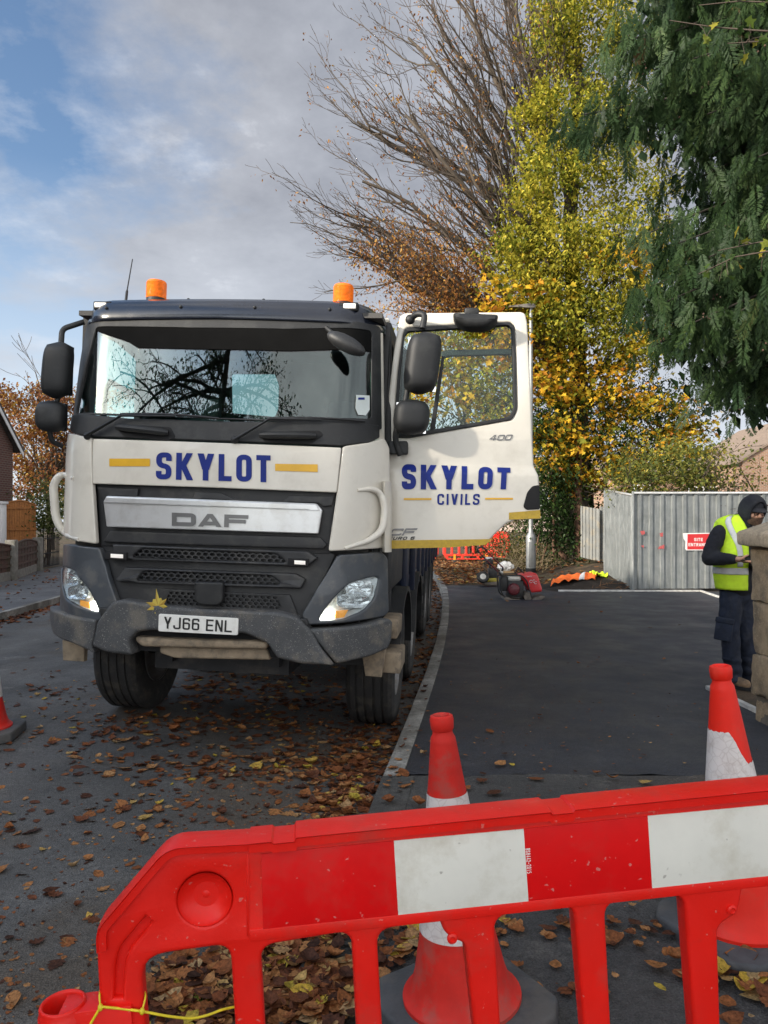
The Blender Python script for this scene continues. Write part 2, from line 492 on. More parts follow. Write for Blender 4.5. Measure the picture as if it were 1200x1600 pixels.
def ground_mat(name, base, light, dark, fine=(0.6, 1.5), rough=0.75, bump=0.6, patch=0.55, stain=None, spk=0.5):
    m_, N, L, b = new_mat(name)
    tc = N.new('ShaderNodeTexCoord')
    def noise(sc, det=6, rg=0.62, off=0):
        n = N.new('ShaderNodeTexNoise'); n.inputs['Scale'].default_value = sc; n.inputs['Detail'].default_value = det
        n.inputs['Roughness'].default_value = rg
        mp = N.new('ShaderNodeMapping'); mp.inputs['Location'].default_value = (off, off * .7, 0)
        L.new(tc.outputs['Object'], mp.inputs[0]); L.new(mp.outputs[0], n.inputs['Vector']); return n.outputs['Fac']
    def ramp(f, p0, p1, c0, c1):
        r_ = N.new('ShaderNodeValToRGB'); e = r_.color_ramp.elements
        e[0].position = p0; e[1].position = p1; e[0].color = (*c0, 1); e[1].color = (*c1, 1); L.new(f, r_.inputs[0]); return r_.outputs[0]
    def mix(f, a, c, mode='MIX'):
        n = N.new('ShaderNodeMixRGB'); n.blend_type = mode
        if isinstance(f, float): n.inputs[0].default_value = f
        else: L.new(f, n.inputs[0])
        L.new(a, n.inputs[1])
        if isinstance(c, tuple): n.inputs[2].default_value = (*c, 1)
        else: L.new(c, n.inputs[2])
        return n.outputs[0]
    c = ramp(noise(1.1), 0.35, 0.68, dark, base)
    c = mix(ramp(noise(2.3, 8, 0.7, 5), patch, patch + 0.16, (0,) * 3, (0.75,) * 3), c, light)
    if stain:
        c = mix(ramp(noise(0.55, 7, 0.65, 11), 0.50, 0.62, (0,) * 3, (stain[1],) * 3), c, stain[0])
    g = ramp(noise(150, 3, 0.6, 2), 0.32, 0.68, (fine[0],) * 3, (fine[1],) * 3)
    c = mix(1.0, c, g, 'MULTIPLY')
    g2 = ramp(noise(38, 5, 0.7, 7), 0.35, 0.7, (0.75,) * 3, (1.3,) * 3)
    c = mix(1.0, c, g2, 'MULTIPLY')
    L.new(c, b.inputs['Base Color'])
    v = N.new('ShaderNodeTexVoronoi'); v.inputs['Scale'].default_value = 130; L.new(tc.outputs['Object'], v.inputs['Vector'])
    h = N.new('ShaderNodeMath'); h.operation = 'ADD'; L.new(v.outputs['Distance'], h.inputs[0])
    L.new(noise(70, 6, .75), h.inputs[1])
    bp = N.new('ShaderNodeBump'); bp.inputs['Strength'].default_value = bump; bp.inputs['Distance'].default_value = 0.005
    L.new(h.outputs[0], bp.inputs['Height']); L.new(bp.outputs[0], b.inputs['Normal'])
    rr = N.new('ShaderNodeMapRange'); L.new(noise(1.7, 6, .65, 4), rr.inputs[0]); rr.inputs[1].default_value = 0.35; rr.inputs[2].default_value = 0.65
    rr.inputs[3].default_value = rough - 0.13; rr.inputs[4].default_value = min(1, rough + 0.13); L.new(rr.outputs[0], b.inputs['Roughness'])
    b.inputs['Specular IOR Level'].default_value = 0.4
    return m_
M_ROAD = ground_mat('old_asphalt', (.112, .110, .105), (.20, .195, .183), (.060, .060, .058), rough=.72, bump=.8, patch=.58, stain=((.075, .058, .040), .7))
M_NEW = ground_mat('fresh_asphalt', (.030, .033, .041), (.046, .049, .057), (.021, .023, .029), fine=(.42, 1.9), rough=.58, bump=.55, patch=.56)
M_OLDFOOT = ground_mat('worn_footway_asphalt', (.075, .072, .068), (.13, .122, .108), (.040, .040, .040), rough=.8, bump=.9, patch=.55, stain=((.07, .05, .035), .5))
M_PAVE = ground_mat('pavement_asphalt', (.12, .122, .128), (.17, .17, .172), (.075, .078, .082), rough=.75, bump=.5)
M_SOIL = ground_mat('leafy_soil', (.085, .055, .030), (.16, .11, .055), (.035, .026, .017), fine=(.5, 1.6), rough=.95, bump=1.0, patch=.5, stain=((.055, .065, .025), .6))
M_KERB = ground_mat('kerb_concrete', (.26, .255, .24), (.40, .39, .36), (.12, .115, .10), fine=(.8, 1.2), rough=.9, bump=.5, patch=.46, stain=((.11, .09, .07), .6))
M_OLDKERB = ground_mat('old_kerb_stone', (.075, .073, .068), (.14, .135, .12), (.045, .043, .04), fine=(.7, 1.3), rough=.85, bump=.6, patch=.55)

def grid_sheet(name, xs, ys, zf, m_, keep=None):
    vs = []; fs = []; n = len(xs)
    for y in ys:
        for x in xs:
            xx = x(y) if callable(x) else x
            vs.append((xx, y, zf(xx, y)))
    for j in range(len(ys) - 1):
        for i in range(n - 1):
            f = (j*n+i, j*n+i+1, (j+1)*n+i+1, (j+1)*n+i)
            if keep is None or keep([vs[k] for k in f]): fs.append(f)
    me = bpy.data.meshes.new(name); me.from_pydata(vs, [], fs); finish(me, 60)
    return tag(obj(name, me, m_), kind='structure')
def lin(a, b, n): return [a + (b - a) * i / (n - 1) for i in range(n)]

road = grid_sheet('road', lin(-90, -12, 6) + lin(-9, 3, 34) + lin(5, 90, 6), lin(-40, -2, 6) + lin(-1, 8, 42) + lin(9, 60, 26) + lin(80, 400, 5), road_z, M_ROAD)
bumpy = lambda x, y: 0.006 * math.sin(3.1 * x + 1.3 * y) * math.sin(2.3 * y - x)

# new black footway, from the kerb to the far joint and the hoarding
def kx(off): return lambda y: kerb_x(y) + off
XR = lambda y: 3.05 if y < 6.9 else min(8.0, 3.05 + (y - 6.9) * 6)
def between(t): return lambda y: (kerb_x(y) + 0.11) * (1 - t) + XR(y) * t
footway = grid_sheet('footway', [between(t) for t in lin(0, 1, 26)], lin(4.62, 6.9, 12) + lin(7.05, 16.2, 40), lambda x, y: foot_z(x, y) + 0.3 * bumpy(x, y), M_NEW)
for v_ in footway.data.vertices:
    if v_.co.y < 4.63: v_.co.y += .018*math.sin(9*v_.co.x) + .012*math.sin(23*v_.co.x + 1)
fw2 = [between(t) for t in lin(0, 1, 8)]
def wedge(t): return lambda y: (kerb_x(y) + 0.11) * (1 - t) + (3.7 - 0.35 * (y - 16.2)) * t
far_footway = grid_sheet('footway_far_end', [wedge(t) for t in lin(0, 1, 8)], lin(16.2, 17.7, 6), lambda x, y: 0.004 * 0, M_NEW)
old_footway = grid_sheet('old_footway', [lambda y, t=t: (kerb_x(y) + 0.16) * (1 - t) + 9.0 * t for t in lin(0, 1, 34)], lin(-3, 1, 6) + lin(1.2, 4.622, 28),
                         lambda x, y: foot_z(x, y) + 0.006 * math.sin(5 * x + 2 * y) * math.sin(3 * y), M_OLDFOOT)
verge = grid_sheet('verge', [lambda y, t=t: (kerb_x(y) + 0.05) * (1 - t) + (60 if y > 30 else 34) * t for t in [0, .02, .04, .06, .09, .12, .16, .22, .3, .5, .75, 1]],
                   lin(15.4, 40, 26) + [60, 100, 200],
                   lambda x, y: -0.03 + 0.05 * math.sin(x * 1.7 + y) * (1 if y > 19 else 0) + max(0, min(0.5, (x - 4.2) * 0.25)) * sstep(18, 20.5, y), M_SOIL)
sidesoil = grid_sheet('side_verge', lin(3.0, 9, 10), lin(4.6, 7.0, 8), lambda x, y: 0.005 + 0.012 * math.sin(4 * x) * math.sin(5 * y), M_SOIL)
yard = grid_sheet('yard', lin(7.9, 40, 8), lin(7.0, 15.4, 6), lambda x, y: -0.012, M_SOIL)

# far kerb line: single kerb stones
def kerb_run(name, pts_y, width, xo, ztop, zbot, m_, gap=0.012, rr=0.02):
    mb = MB()
    for y0, y1 in zip(pts_y[:-1], pts_y[1:]):
        g = gap / 2
        rings = []
        jit = random.uniform(-.006, .006)
        for y in (y0 + g, (y0+y1)/2, y1 - g):
            x = xo(y); zt = ztop(x, y) + jit; zb = zbot(x, y) - 0.08; w_ = width
            rings.append([(x, y, zb), (x, y, zt - rr), (x + rr*.3, y, zt - rr*.3), (x + rr, y, zt), (x + w_, y, zt), (x + w_, y, zb)])
        mb.loft(rings)
    return tag(mb.build(name, m_), kind='structure')
kerb_run('kerb', [4.60 + .92 * i for i in range(26)], .125, lambda y: kerb_x(y) - 0.015, lambda x, y: foot_z(x, y) + .012, road_z, M_KERB)
kerb_run('dropped_kerb', [1.0, 1.9, 2.8, 3.7, 4.59], .20, lambda y: kerb_x(y) - 0.02, lambda x, y: foot_z(x, y) + .012, road_z, M_OLDKERB)
# pavement and kerb across the road
LK = lambda y: -6.2 - 0.06 * (y - 10)
pavement = grid_sheet('pavement', [lambda y, t=t: LK(y) - 0.1 - 3.4 * t for t in lin(0, 1, 6)], lin(-10, 70, 40), lambda x, y: 0.0, M_PAVE)
kerb_run('opposite_kerb', lin(-10, 60, 78), .12, lambda y: LK(y) - 0.11, lambda x, y: .005, road_z, M_KERB)
front_gardens = grid_sheet('front_gardens', [lambda y, t=t: LK(y) - 3.4 - 45 * t for t in lin(0, 1, 6)], lin(-10, 90, 12), lambda x, y: -0.01, M_SOIL)

# concrete edging of the new footway
M_EDGE = mat('edging_concrete', (.45, .44, .41), .9, var=.25, vscale=12, bump=.3)
def edging(name, p, q, w_=.05, h=.03, z=-.06):
    mb = MB(); mb.bar((p[0], p[1], z + .04), (q[0], q[1], z + .04), w_, 0.08 + h)
    return tag(mb.build(name, M_EDGE, bevel=.006), kind='structure')
edging('edging_strip', (3.03, 5.75), (2.98, 6.95))
edging('edging_strip', (3.75, 16.23), (6.78, 16.20))
edging('edging_strip', (6.80, 16.20), (6.55, 14.3))

# ------------------------------------------------------------------ tipper truck
TYAW, TROLL = R(6.0), R(2.1)
TV = Vector((math.sin(TYAW), math.cos(TYAW), 0)); _u0 = Vector((math.cos(TYAW), -math.sin(TYAW), 0)); _w0 = Vector((0, 0, 1))
TU = _u0 * math.cos(TROLL) - _w0 * math.sin(TROLL); TW = _w0 * math.cos(TROLL) + _u0 * math.sin(TROLL)
TO = Vector((-1.25, 5.04, -0.09))
TMAT = Matrix((TU, TV, TW)).transposed().to_4x4(); TMAT.translation = TO
truck = empty('tipper_truck'); truck.matrix_world = TMAT
tag(truck, 'white tipper lorry with open passenger door, amber beacons and blue lettering parked by the kerb', 'lorry')
_cam = Vector((0, 0, CZ))
def tk(px, py, v):
    """photo pixel -> truck coordinates (across, back, up) on the plane v metres behind the bumper"""
    d = Vector(((px - CX) / F, 1, (HY - py) / F))
    t = ((TO - _cam).dot(TV) + v) / d.dot(TV)
    p = _cam + d * t - TO
    return Vector((p.dot(TU), v, p.dot(TW)))
def vs_front(u, w):
    a = abs(u); v = .05 * (u / .85) ** 2 + 2.4 * max(0, a - .84) ** 2
    if w > 2.12: v += .17 * (w - 2.12)
    if w < 1.25: v -= .02
    return v
def vs_bump(u, w):
    a = abs(u); return .02 * (u / .7) ** 2 + 1.7 * max(0, a - .80) ** 2 + (0.10 if a > 2 else 0) - .02
def fpx(S, off=0.0):
    def f(px, py, lift=0.0):
        v = 0.1
        for _ in range(6):
            p = tk(px, py, v); v = S(p.x, p.z)
        n = Vector((-(S(p.x + .01, p.z) - S(p.x - .01, p.z)) / .02, 1, 0)).normalized()
        return Vector((p.x, v, p.z)) - n * (lift + off)
    return f
FP = fpx(vs_front); FB = fpx(vs_bump)
def poly_uw(S, pts):
    f = fpx(S); return [(q.x, q.z) for q in (f(*p) for p in pts)]
def on(S, off):
    def fn(x, y, z):
        n = Vector((-(S(x + .01, y) - S(x - .01, y)) / .02, 1, 0)).normalized()
        p = Vector((x, S(x, y), y)) - n * (z + off)
        return tuple(p)
    return fn
def panel(name, pts, m_, S=vs_front, off=0.0, t=.03, bev=.008, r=.0, parent=None, holes=(), grid=.05, smooth=35):
    """a body panel: outline traced from the photo, bent round the front of the cab, with thickness and rounded edges"""
    loops = [rnd(poly_uw(S, pts), r)] + [rnd(poly_uw(S, h), .03) for h in holes]
    mb = MB(); mb.slab(loops, t, bev, fn=on(S, off - t), grid=[(0, grid), (1, .12)])
    return mb.build(name, m_, parent or truck, smooth=smooth)

M_WHITE = mat('cream_white_paint', (.665, .63, .55), .34, var=.03, vscale=3, coat=.35, spec=.5, dirt=(.40, .36, .29), dscale=4.5, damt=.34, dlo=.50, dhi=.74, rvar=.06)
M_NAVY = mat('navy_black_gloss', (.010, .013, .022), .22, var=.1, coat=.3, rvar=.06)
M_BLACK = mat('black_plastic', (.011, .012, .013), .55, var=.15, bump=.15, bscale=300, dirt=(.05, .05, .048), dscale=5, damt=.35)
M_DARK = mat('deep_black', (.006, .006, .007), .8)
M_MATT = mat('matt_black_band', (.008, .008, .008), 1.0, spec=.05)
M_GRILLE = mat('grille_plastic', (.019, .020, .022), .5, var=.12, bump=.1, bscale=250, dirt=(.075, .072, .065), dscale=4, damt=.45)
M_GREY = mat('dark_grey_paint', (.056, .064, .074), .4, var=.06, vscale=4, dirt=(.16, .15, .13), dscale=6, damt=.35, coat=.15, rvar=.08)
M_BUMP = mat('dusty_bumper_plastic', (.060, .063, .066), .62, var=.12, vscale=7, bump=.25, bscale=200, dirt=(.17, .15, .12), dscale=5, damt=.6, speck=((.30, .29, .27), 150, .64, .8))
M_STEEL = mat('brushed_badge_bar', (.66, .67, .67), .3, metal=.55, var=.04, dirt=(.4, .38, .34), dscale=5, damt=.3)
M_BADGE = mat('badge_grey', (.17, .17, .17), .35, metal=.6, var=.05)
M_BLUE = mat('blue_vinyl', (.005, .020, .19), .5, var=.08, spec=.3)
M_AMBERV = mat('yellow_vinyl', (.72, .40, .02), .35, var=.08)
M_YELREF = mat('yellow_reflector_tape', (.46, .30, .012), .3, var=.12, vscale=40)
M_TAN = mat('dust_caked_steel', (.27, .215, .15), .85, var=.2, vscale=12, bump=.3, bscale=60, dirt=(.10, .085, .07), dscale=10, damt=.6)
M_TYRE = mat('tyre_rubber', (.022, .022, .022), .8, var=.2, vscale=10, bump=.3, bscale=120, dirt=(.075, .065, .052), dscale=8, damt=.6)
M_RIM = mat('wheel_steel', (.25, .25, .25), .5, metal=.4, var=.15, dirt=(.16, .13, .1), damt=.6)
M_CHASSIS = mat('chassis_paint', (.018, .019, .022), .6, var=.2, dirt=(.07, .06, .05), dscale=6, damt=.5)
M_BODY = mat('navy_tipper_paint', (.012, .018, .04), .4, var=.15, dirt=(.06, .055, .05), dscale=4, damt=.5)
M_CHROME = mat('lamp_reflector', (.90, .90, .89), .16, metal=.75, var=.02)
M_SILVERED = mat('lamp_silver', (.62, .63, .63), .35, metal=.25, var=.15, vscale=30)
M_MIRROR = mat('mirror_silver', (.85, .86, .87), .03, metal=1.0, var=.01)
M_LAMPGL = glass('lamp_glass', (.93, .96, .97))
M_GLASS = glass('windscreen_glass', (.55, .73, .71), 1.52, mul=2.7)
M_SIDEGL = glass('side_glass', (.88, .97, .95), 1.5, mul=.5)
M_ORANGE = mat('amber_lens', (.80, .15, .006), .2, var=.25, vscale=30, emit=((1, .22, .01), .12))
M_AMBER = mat('indicator_amber', (.75, .30, .05), .2, var=.1, emit=((1, .45, .1), .25))
M_DRL = mat('running_light', (.95, .95, .85), .2, emit=((1.0, .98, .82), 7.0))
M_MARK = mat('marker_lens', (.75, .74, .70), .2, var=.05, emit=((1, .9, .8), .25))
M_PLATE = mat('plate_white', (.78, .78, .74), .4, var=.04, dirt=(.5, .47, .4), dscale=14, damt=.25)
M_INK = mat('plate_black', (.012, .012, .012), .4)
M_INT = mat('cab_interior', (.075, .072, .068), .8, var=.15)
M_SEAT = mat('seat_cloth', (.10, .10, .11), .9, var=.2)
M_PAPER = mat('paper', (.62, .68, .66), .6, var=.08)

# --- sun visor over the windscreen, on the roof edge
def visor():
    mb = MB(); rings = []
    L0 = FPv(128, 500, .42); R0 = FPv(600, 500, .40)
    for i in range(41):
        u = L0 + (R0 - L0) * i / 40
        a = abs(u - (L0+R0)/2) / ((R0-L0)/2)
        pl = .05 * (u/.85)**2 + .26 * max(0, a - .74)**2 / .0676          # plan curve, corners swept back
        drop = .075 * max(0, a - .86)**2 / .0196                          # top edge falls to the corners
        base = .10
        sec = [(.62 + pl*.3, 3.185 - drop), (.40 + pl*.7, 3.212 - drop), (.27 + pl, 3.20 - drop), (.20 + pl, 3.16 - drop), (.16 + pl, 3.11 - drop*.6),
               (.135 + pl, 3.045 - .01*a), (.14 + pl, 3.032 - .01*a), (.17 + pl, 3.026 - .01*a), (.32 + pl, 3.10), (.62 + pl*.3, 3.12)]
        rings.append([(u, s_[0], s_[1]) for s_ in sec])
    mb.loft(rings)
    return mb.build('sun_visor', M_NAVY, truck, smooth=50)
def FPv(px, py, v): return tk(px, py, v).x
vis = visor()
for px, py in ((165, 488), (285, 489), (400, 490), (515, 492)):
    mb = MB(); p = tk(px, py, .2); mb.ball((p.x, .160 + .05*(p.x/.85)**2, 3.115), .012, 6); mb.build('bolt', M_BLACK, vis)
for px, py in ((300, 469), (416, 470)):
    mb = MB(); p = tk(px, py, .4); mb.ball((p.x, .33, 3.210), .013, 6); mb.build('bolt', M_BLACK, vis)
for px, py, sg in ((163, 479, -1), (546, 483, 1)):
    p = tk(px, py, .3); lm = MB(); base = .188 + .05*(p.x/.85)**2 + .26 * max(0, abs(p.x)/1.12 - .74)**2 / .0676
    lm.cbox((p.x, base + .035, 3.150), (.135, .07, .058)); l_ = lm.build('marker_lamp', M_DARK, vis, bevel=.008)
    g = MB(); g.cbox((p.x + .01 * sg, base - .003, 3.150), (.085, .016, .034)); g.build('lens', M_MARK, l_, bevel=.004)
# --- antenna and beacons
mb = MB(); a0 = tk(196, 469, .55); a1 = tk(207, 405, .75); mb.tube([a0 - Vector((0, 0, .05)), a0 + (a1-a0)*.2, a0 + (a1-a0)*.25, a1], [.011, .010, .005, .004], 8); mb.build('antenna', M_BLACK, truck)
for px, py in ((244, 467), (536, 474)):
    p = tk(px, py, .62); bm_ = MB(); bm_.lathe([(.045, -.24), (.045, -.05), (.072, -.04), (.072, .0)], 28, Matrix.Translation(p)); bcn = bm_.build('beacon', M_BLACK, truck)
    l_ = MB(); prof = [(.073, .0)]
    for k in range(12): prof += [(.076, .008 + k*.0095), (.0735, .0125 + k*.0095)]
    prof += [(.072, .125), (.066, .132), (.0, .134)]
    l_.lathe(prof, 28, Matrix.Translation(p)); l_.build('lens', M_ORANGE, bcn, smooth=25)

# --- windscreen, cowl, pillars
panel('windscreen', [(141, 506), (300, 508), (450, 510), (589, 513), (590, 664), (450, 661), (300, 657), (109, 652)], M_GLASS, off=-.012, t=.006, bev=0, grid=.06)
panel('windscreen_border', [(136, 503), (595, 511), (597, 672), (104, 658)], M_BLACK, off=.0, t=.012, bev=.003, r=.02,
      holes=[[(150, 511), (300, 512), (450, 514), (581, 517), (581, 655), (450, 656), (300, 652), (117, 647)]])
panel('dark_top_strip', [(148, 509), (300, 511), (450, 513), (583, 516), (583, 550), (450, 548), (300, 545), (214, 543), (200, 534), (152, 518)], M_MATT, off=-.004, t=.005, bev=0, grid=.06)  # added matt strip in front of the glass, keeps its top edge dark
panel('cowl', [(106, 651), (200, 654), (350, 659), (592, 665), (592, 684), (575, 692), (532, 697), (330, 689), (150, 683), (118, 678), (105, 668)], M_BLACK, off=.012, t=.03, bev=.008, r=.01)
for pts in ([(180, 663), (268, 668), (276, 684), (262, 689), (195, 683)], [(405, 675), (500, 673), (506, 680), (488, 693), (415, 692)]):
    hp = panel('handle_recess', pts, M_DARK, off=.016, t=.006, bev=.002, r=.02)
    (x0, y0), (x1, y1) = ((186, 668), (266, 677)) if pts[0][0] < 300 else ((408, 681), (494, 682))
    mb = MB(); P = [FP(x0 + (x1-x0)*t, y0 + (y1-y0)*t, .03 + .03*math.sin(math.pi*min(1, max(0, t)))) for t in lin(0, 1, 9)]
    mb.tube(P, [.018] + [.024]*7 + [.018], 10); mb.build('grab_handle', M_BLACK, truck)
# wipers
for piv, elb, b0, b1 in (((141, 682), (196, 651), (192, 648), (344, 655)), ((369, 688), (424, 656), (418, 655), (566, 659))):
    mb = MB(); mb.tube([FP(*piv, .045), FP(*elb, .055)], [.020, .012], 8, flat=.6)
    mb.ball(FP(*piv, .03), .026, 8)
    mid = ((b0[0]+b1[0])/2 + 10, (b0[1]+b1[1])/2)
    mb.tube([FP(*elb, .055), FP(*mid, .045)], [.010, .006], 6)
    w_ = mb.build('wiper', M_BLACK, truck)
    mb = MB(); mb.tube([FP(b0[0] + (b1[0]-b0[0])*t, b0[1] + (b1[1]-b0[1])*t - 3*math.sin(math.pi*t), .03) for t in lin(0, 1, 7)], .009, 6); mb.build('blade', M_BLACK, w_)
# A-pillars in white, outside the screen
panel('windscreen_pillar', [(590, 516), (603, 520), (606, 690), (594, 690)], M_WHITE, off=-.02, t=.06, bev=.01)
panel('windscreen_pillar', [(131, 512), (139, 508), (107, 662), (99, 672)], M_BLACK, off=-.03, t=.05, bev=.01)
# --- front panel with lettering
fp = panel('front_panel', [(148, 686), (330, 692), (533, 700), (526, 770), (330, 762), (147, 756)], M_WHITE, off=.022, t=.03, bev=.007, r=.012)
lf = lambda px, py, l=0: FP(px, py, .022 + l)
lettering('lettering', 'SKYLOT', [(247, 707), (424, 712), (424, 754), (246, 749)], lf, M_BLUE, fp, wd=.52, th=.19, gap=.15, r=.2, widths={'L': .44, 'Y': .56, 'K': .56, 'T': .48})
for q in ([(174, 717), (237, 717), (237, 729), (174, 729)], [(431, 725), (497, 726), (497, 738), (431, 736)]):
    lettering('stripe', '=', q, lf, M_AMBERV, fp, wd=1, th=.999)
# --- white corner panels with wind deflectors
CL = [(98, 675), (146, 685), (147, 757), (153, 850), (122, 845), (104, 838), (93, 825), (97, 760)]
CR = [(535, 698), (575, 692), (598, 684), (606, 700), (608, 855), (570, 858), (513, 861), (526, 772)]
panel('corner_panel', CL, M_WHITE, off=.02, t=.035, bev=.01, r=.02, grid=.04)
panel('corner_panel', CR, M_WHITE, off=.02, t=.035, bev=.01, r=.02, grid=.04)
def deflector(pts, lifts, r_):
    mb = MB(); mb.tube([FP(*p, l) for p, l in zip(pts, lifts)], r_, 10, flat=1.0); return mb.build('wind_deflector', M_WHITE, truck, smooth=60)
def smoothline(pts, r, n=6): return rnd(pts, r, n, closed=False)
pl_ = smoothline([(120, 748), (94, 740), (83, 758), (87, 810), (99, 833), (127, 843)], 14)
mb = MB(); q = []
for i, (x, y) in enumerate(pl_):
    k = math.sin(math.pi * i / (len(pl_)-1)); a_ = FP(max(x, 99), y, .02); b_ = tk(x, y, .34)
    q.append(b_ if x < 100 else a_ * (1-sstep(126, 99, x)*0) if x > 112 else (a_ + (b_ - a_) * (112 - x) / 12))
mb.tube(q, [.014 + .016 * math.sin(math.pi * i / (len(q)-1))**.5 for i in range(len(q))], 12); mb.build('wind_deflector', M_WHITE, truck, smooth=60)
pr_ = smoothline([(556, 766), (584, 763), (590, 790), (586, 828), (570, 845), (537, 857)], 14)
deflector(pr_, [.02 + .05 * math.sin(math.pi * i / (len(pr_)-1)) for i in range(len(pr_))], [.012 + .014 * math.sin(math.pi * i / (len(pr_)-1))**.5 for i in range(len(pr_))])
# outer wing of the right deflector, seen from the kerb side
mb = MB(); rings = []
for t in lin(0, 1, 9):
    y = 752 + (862 - 752) * t
    a = FP(588, y, .075); b = tk(608 - 2*abs(t-.5), y, .38)
    rings.append([a, (a*2 + b)/3 + Vector((.02, -.01, 0)), (a + b*2)/3 + Vector((.03, 0, 0)), b, b + Vector((-.03, .03, 0)), a + Vector((-.02, .04, 0))])
mb.loft(rings); mb.build('deflector_wing', M_WHITE, truck, smooth=60)

# --- upper grille: recess, badge bar, slats
panel('grille_recess', [(146, 750), (526, 764), (514, 866), (153, 853)], M_GRILLE, off=-.035, t=.03, bev=.004)
panel('upper_grille_slat', [(150, 761), (215, 764), (213, 775), (300, 779), (305, 768), (345, 770), (372, 782), (440, 785), (452, 774), (522, 775), (519, 790), (505, 792), (497, 786), (175, 775), (160, 782)], M_GRILLE, off=-.008, t=.025, bev=.006)
bb = panel('badge_bar', [(170, 775), (495, 787), (504, 797), (498, 834), (170, 823), (165, 784)], M_STEEL, off=.03, t=.035, bev=.006, r=.01)
panel('badge_bar_edge', [(171, 776), (495, 788), (501, 798), (167, 786)], M_STEEL, off=.042, t=.02, bev=.008, r=.006, parent=bb)
lb = lambda px, py, l=0: FP(px, py, .031 + l)
lettering('badge', 'DAF', [(272, 801), (390, 805), (389, 824.5), (272, 821.5)], lb, M_BADGE, bb, wd=1.55, th=.30, gap=.16, r=.12, lift=.006)
panel('lower_grille_slat', [(172, 829), (500, 839), (511, 851), (505, 858), (160, 847)], M_GRILLE, off=.0, t=.03, bev=.008)
# --- lower grille with honeycomb bars
panel('lower_grille', [(152, 853), (512, 862), (525, 868), (470, 972), (185, 962), (153, 870)], M_GRILLE, off=-.045, t=.03, bev=.004)
def hexmesh(pts, off, parent, s_=.0265):
    P = poly_uw(vs_front, pts); xs = [p[0] for p in P]; ys = [p[1] for p in P]
    def inside(x, y):
        c = False
        for i in range(len(P)):
            (x0, y0), (x1, y1) = P[i-1], P[i]
            if (y0 > y) != (y1 > y) and x < (x1-x0)*(y-y0)/(y1-y0) + x0: c = not c
        return c
    mb = MB(); f = on(vs_front, off); sy = s_ * .62
    row = 0; y = min(ys)
    while y < max(ys):
        x = min(xs) + (s_*.87 if row % 2 else 0)
        while x < max(xs):
            if inside(x, y):
                o = [(x + s_*math.sin(math.pi/3*k), y + sy*math.cos(math.pi/3*k)) for k in range(6)]
                i_ = [(x + (p[0]-x)*.74, y + (p[1]-y)*.70) for p in o]
                vs = [f(*p, .012) for p in o] + [f(*p, .012) for p in i_] + [f(*p, -.01) for p in i_]
                fs = []
                for k in range(6):
                    k2 = (k+1) % 6; fs += [(k, k2, 6+k2, 6+k), (6+k, 6+k2, 12+k2, 12+k)]
                mb.add(vs, fs)
            x += s_*1.74
        y += sy*1.5; row += 1
    return mb.build('honeycomb', M_GRILLE, parent, smooth=20)
for outer, inner in (([(176, 850), (480, 861), (497, 872), (480, 886), (178, 872)], [(222, 857), (432, 865), (448, 879), (206, 871)]),
                     ([(196, 886), (462, 896), (478, 905), (470, 920), (180, 908)], [(226, 892), (424, 899), (440, 914), (212, 907)])):
    hb = panel('grille_bar', outer, M_GRILLE, off=.012, t=.05, bev=.012, r=.012, holes=[inner])
    c_ = [(sum(p[0] for p in inner)/4, sum(p[1] for p in inner)/4)][0]
    hexmesh([(c_[0] + (p[0]-c_[0])*1.06, c_[1] + (p[1]-c_[1])*1.25) for p in inner], -.012, hb)
sl = panel('lower_vent', [(250, 920), (452, 930), (466, 965), (236, 955)], M_GRILLE, off=-.02, t=.02, bev=.004, holes=[[(262, 925), (432, 933), (440, 952), (256, 944)]])
hexmesh([(260, 926), (434, 933), (440, 955), (256, 947)], -.03, sl, .024)
panel('radar_cover', [(307, 908), (352, 909), (350, 940), (342, 946), (315, 945), (307, 938)], M_BLACK, off=.045, t=.05, bev=.015, r=.02)
for q in ([(177, 865), (196, 866), (196, 872), (177, 871)], [(461, 875), (478, 876), (478, 882), (461, 881)]):
    mp = panel('position_lamp', [(q[0][0]-10, q[0][1]-3), (q[1][0]+5, q[1][1]-3), (q[2][0]+5, q[2][1]+3), (q[3][0]-10, q[3][1]+3)], M_DARK, off=.03, t=.03, bev=.004)
    panel('lens', q, M_MARK, off=.035, t=.01, bev=.002, parent=mp)

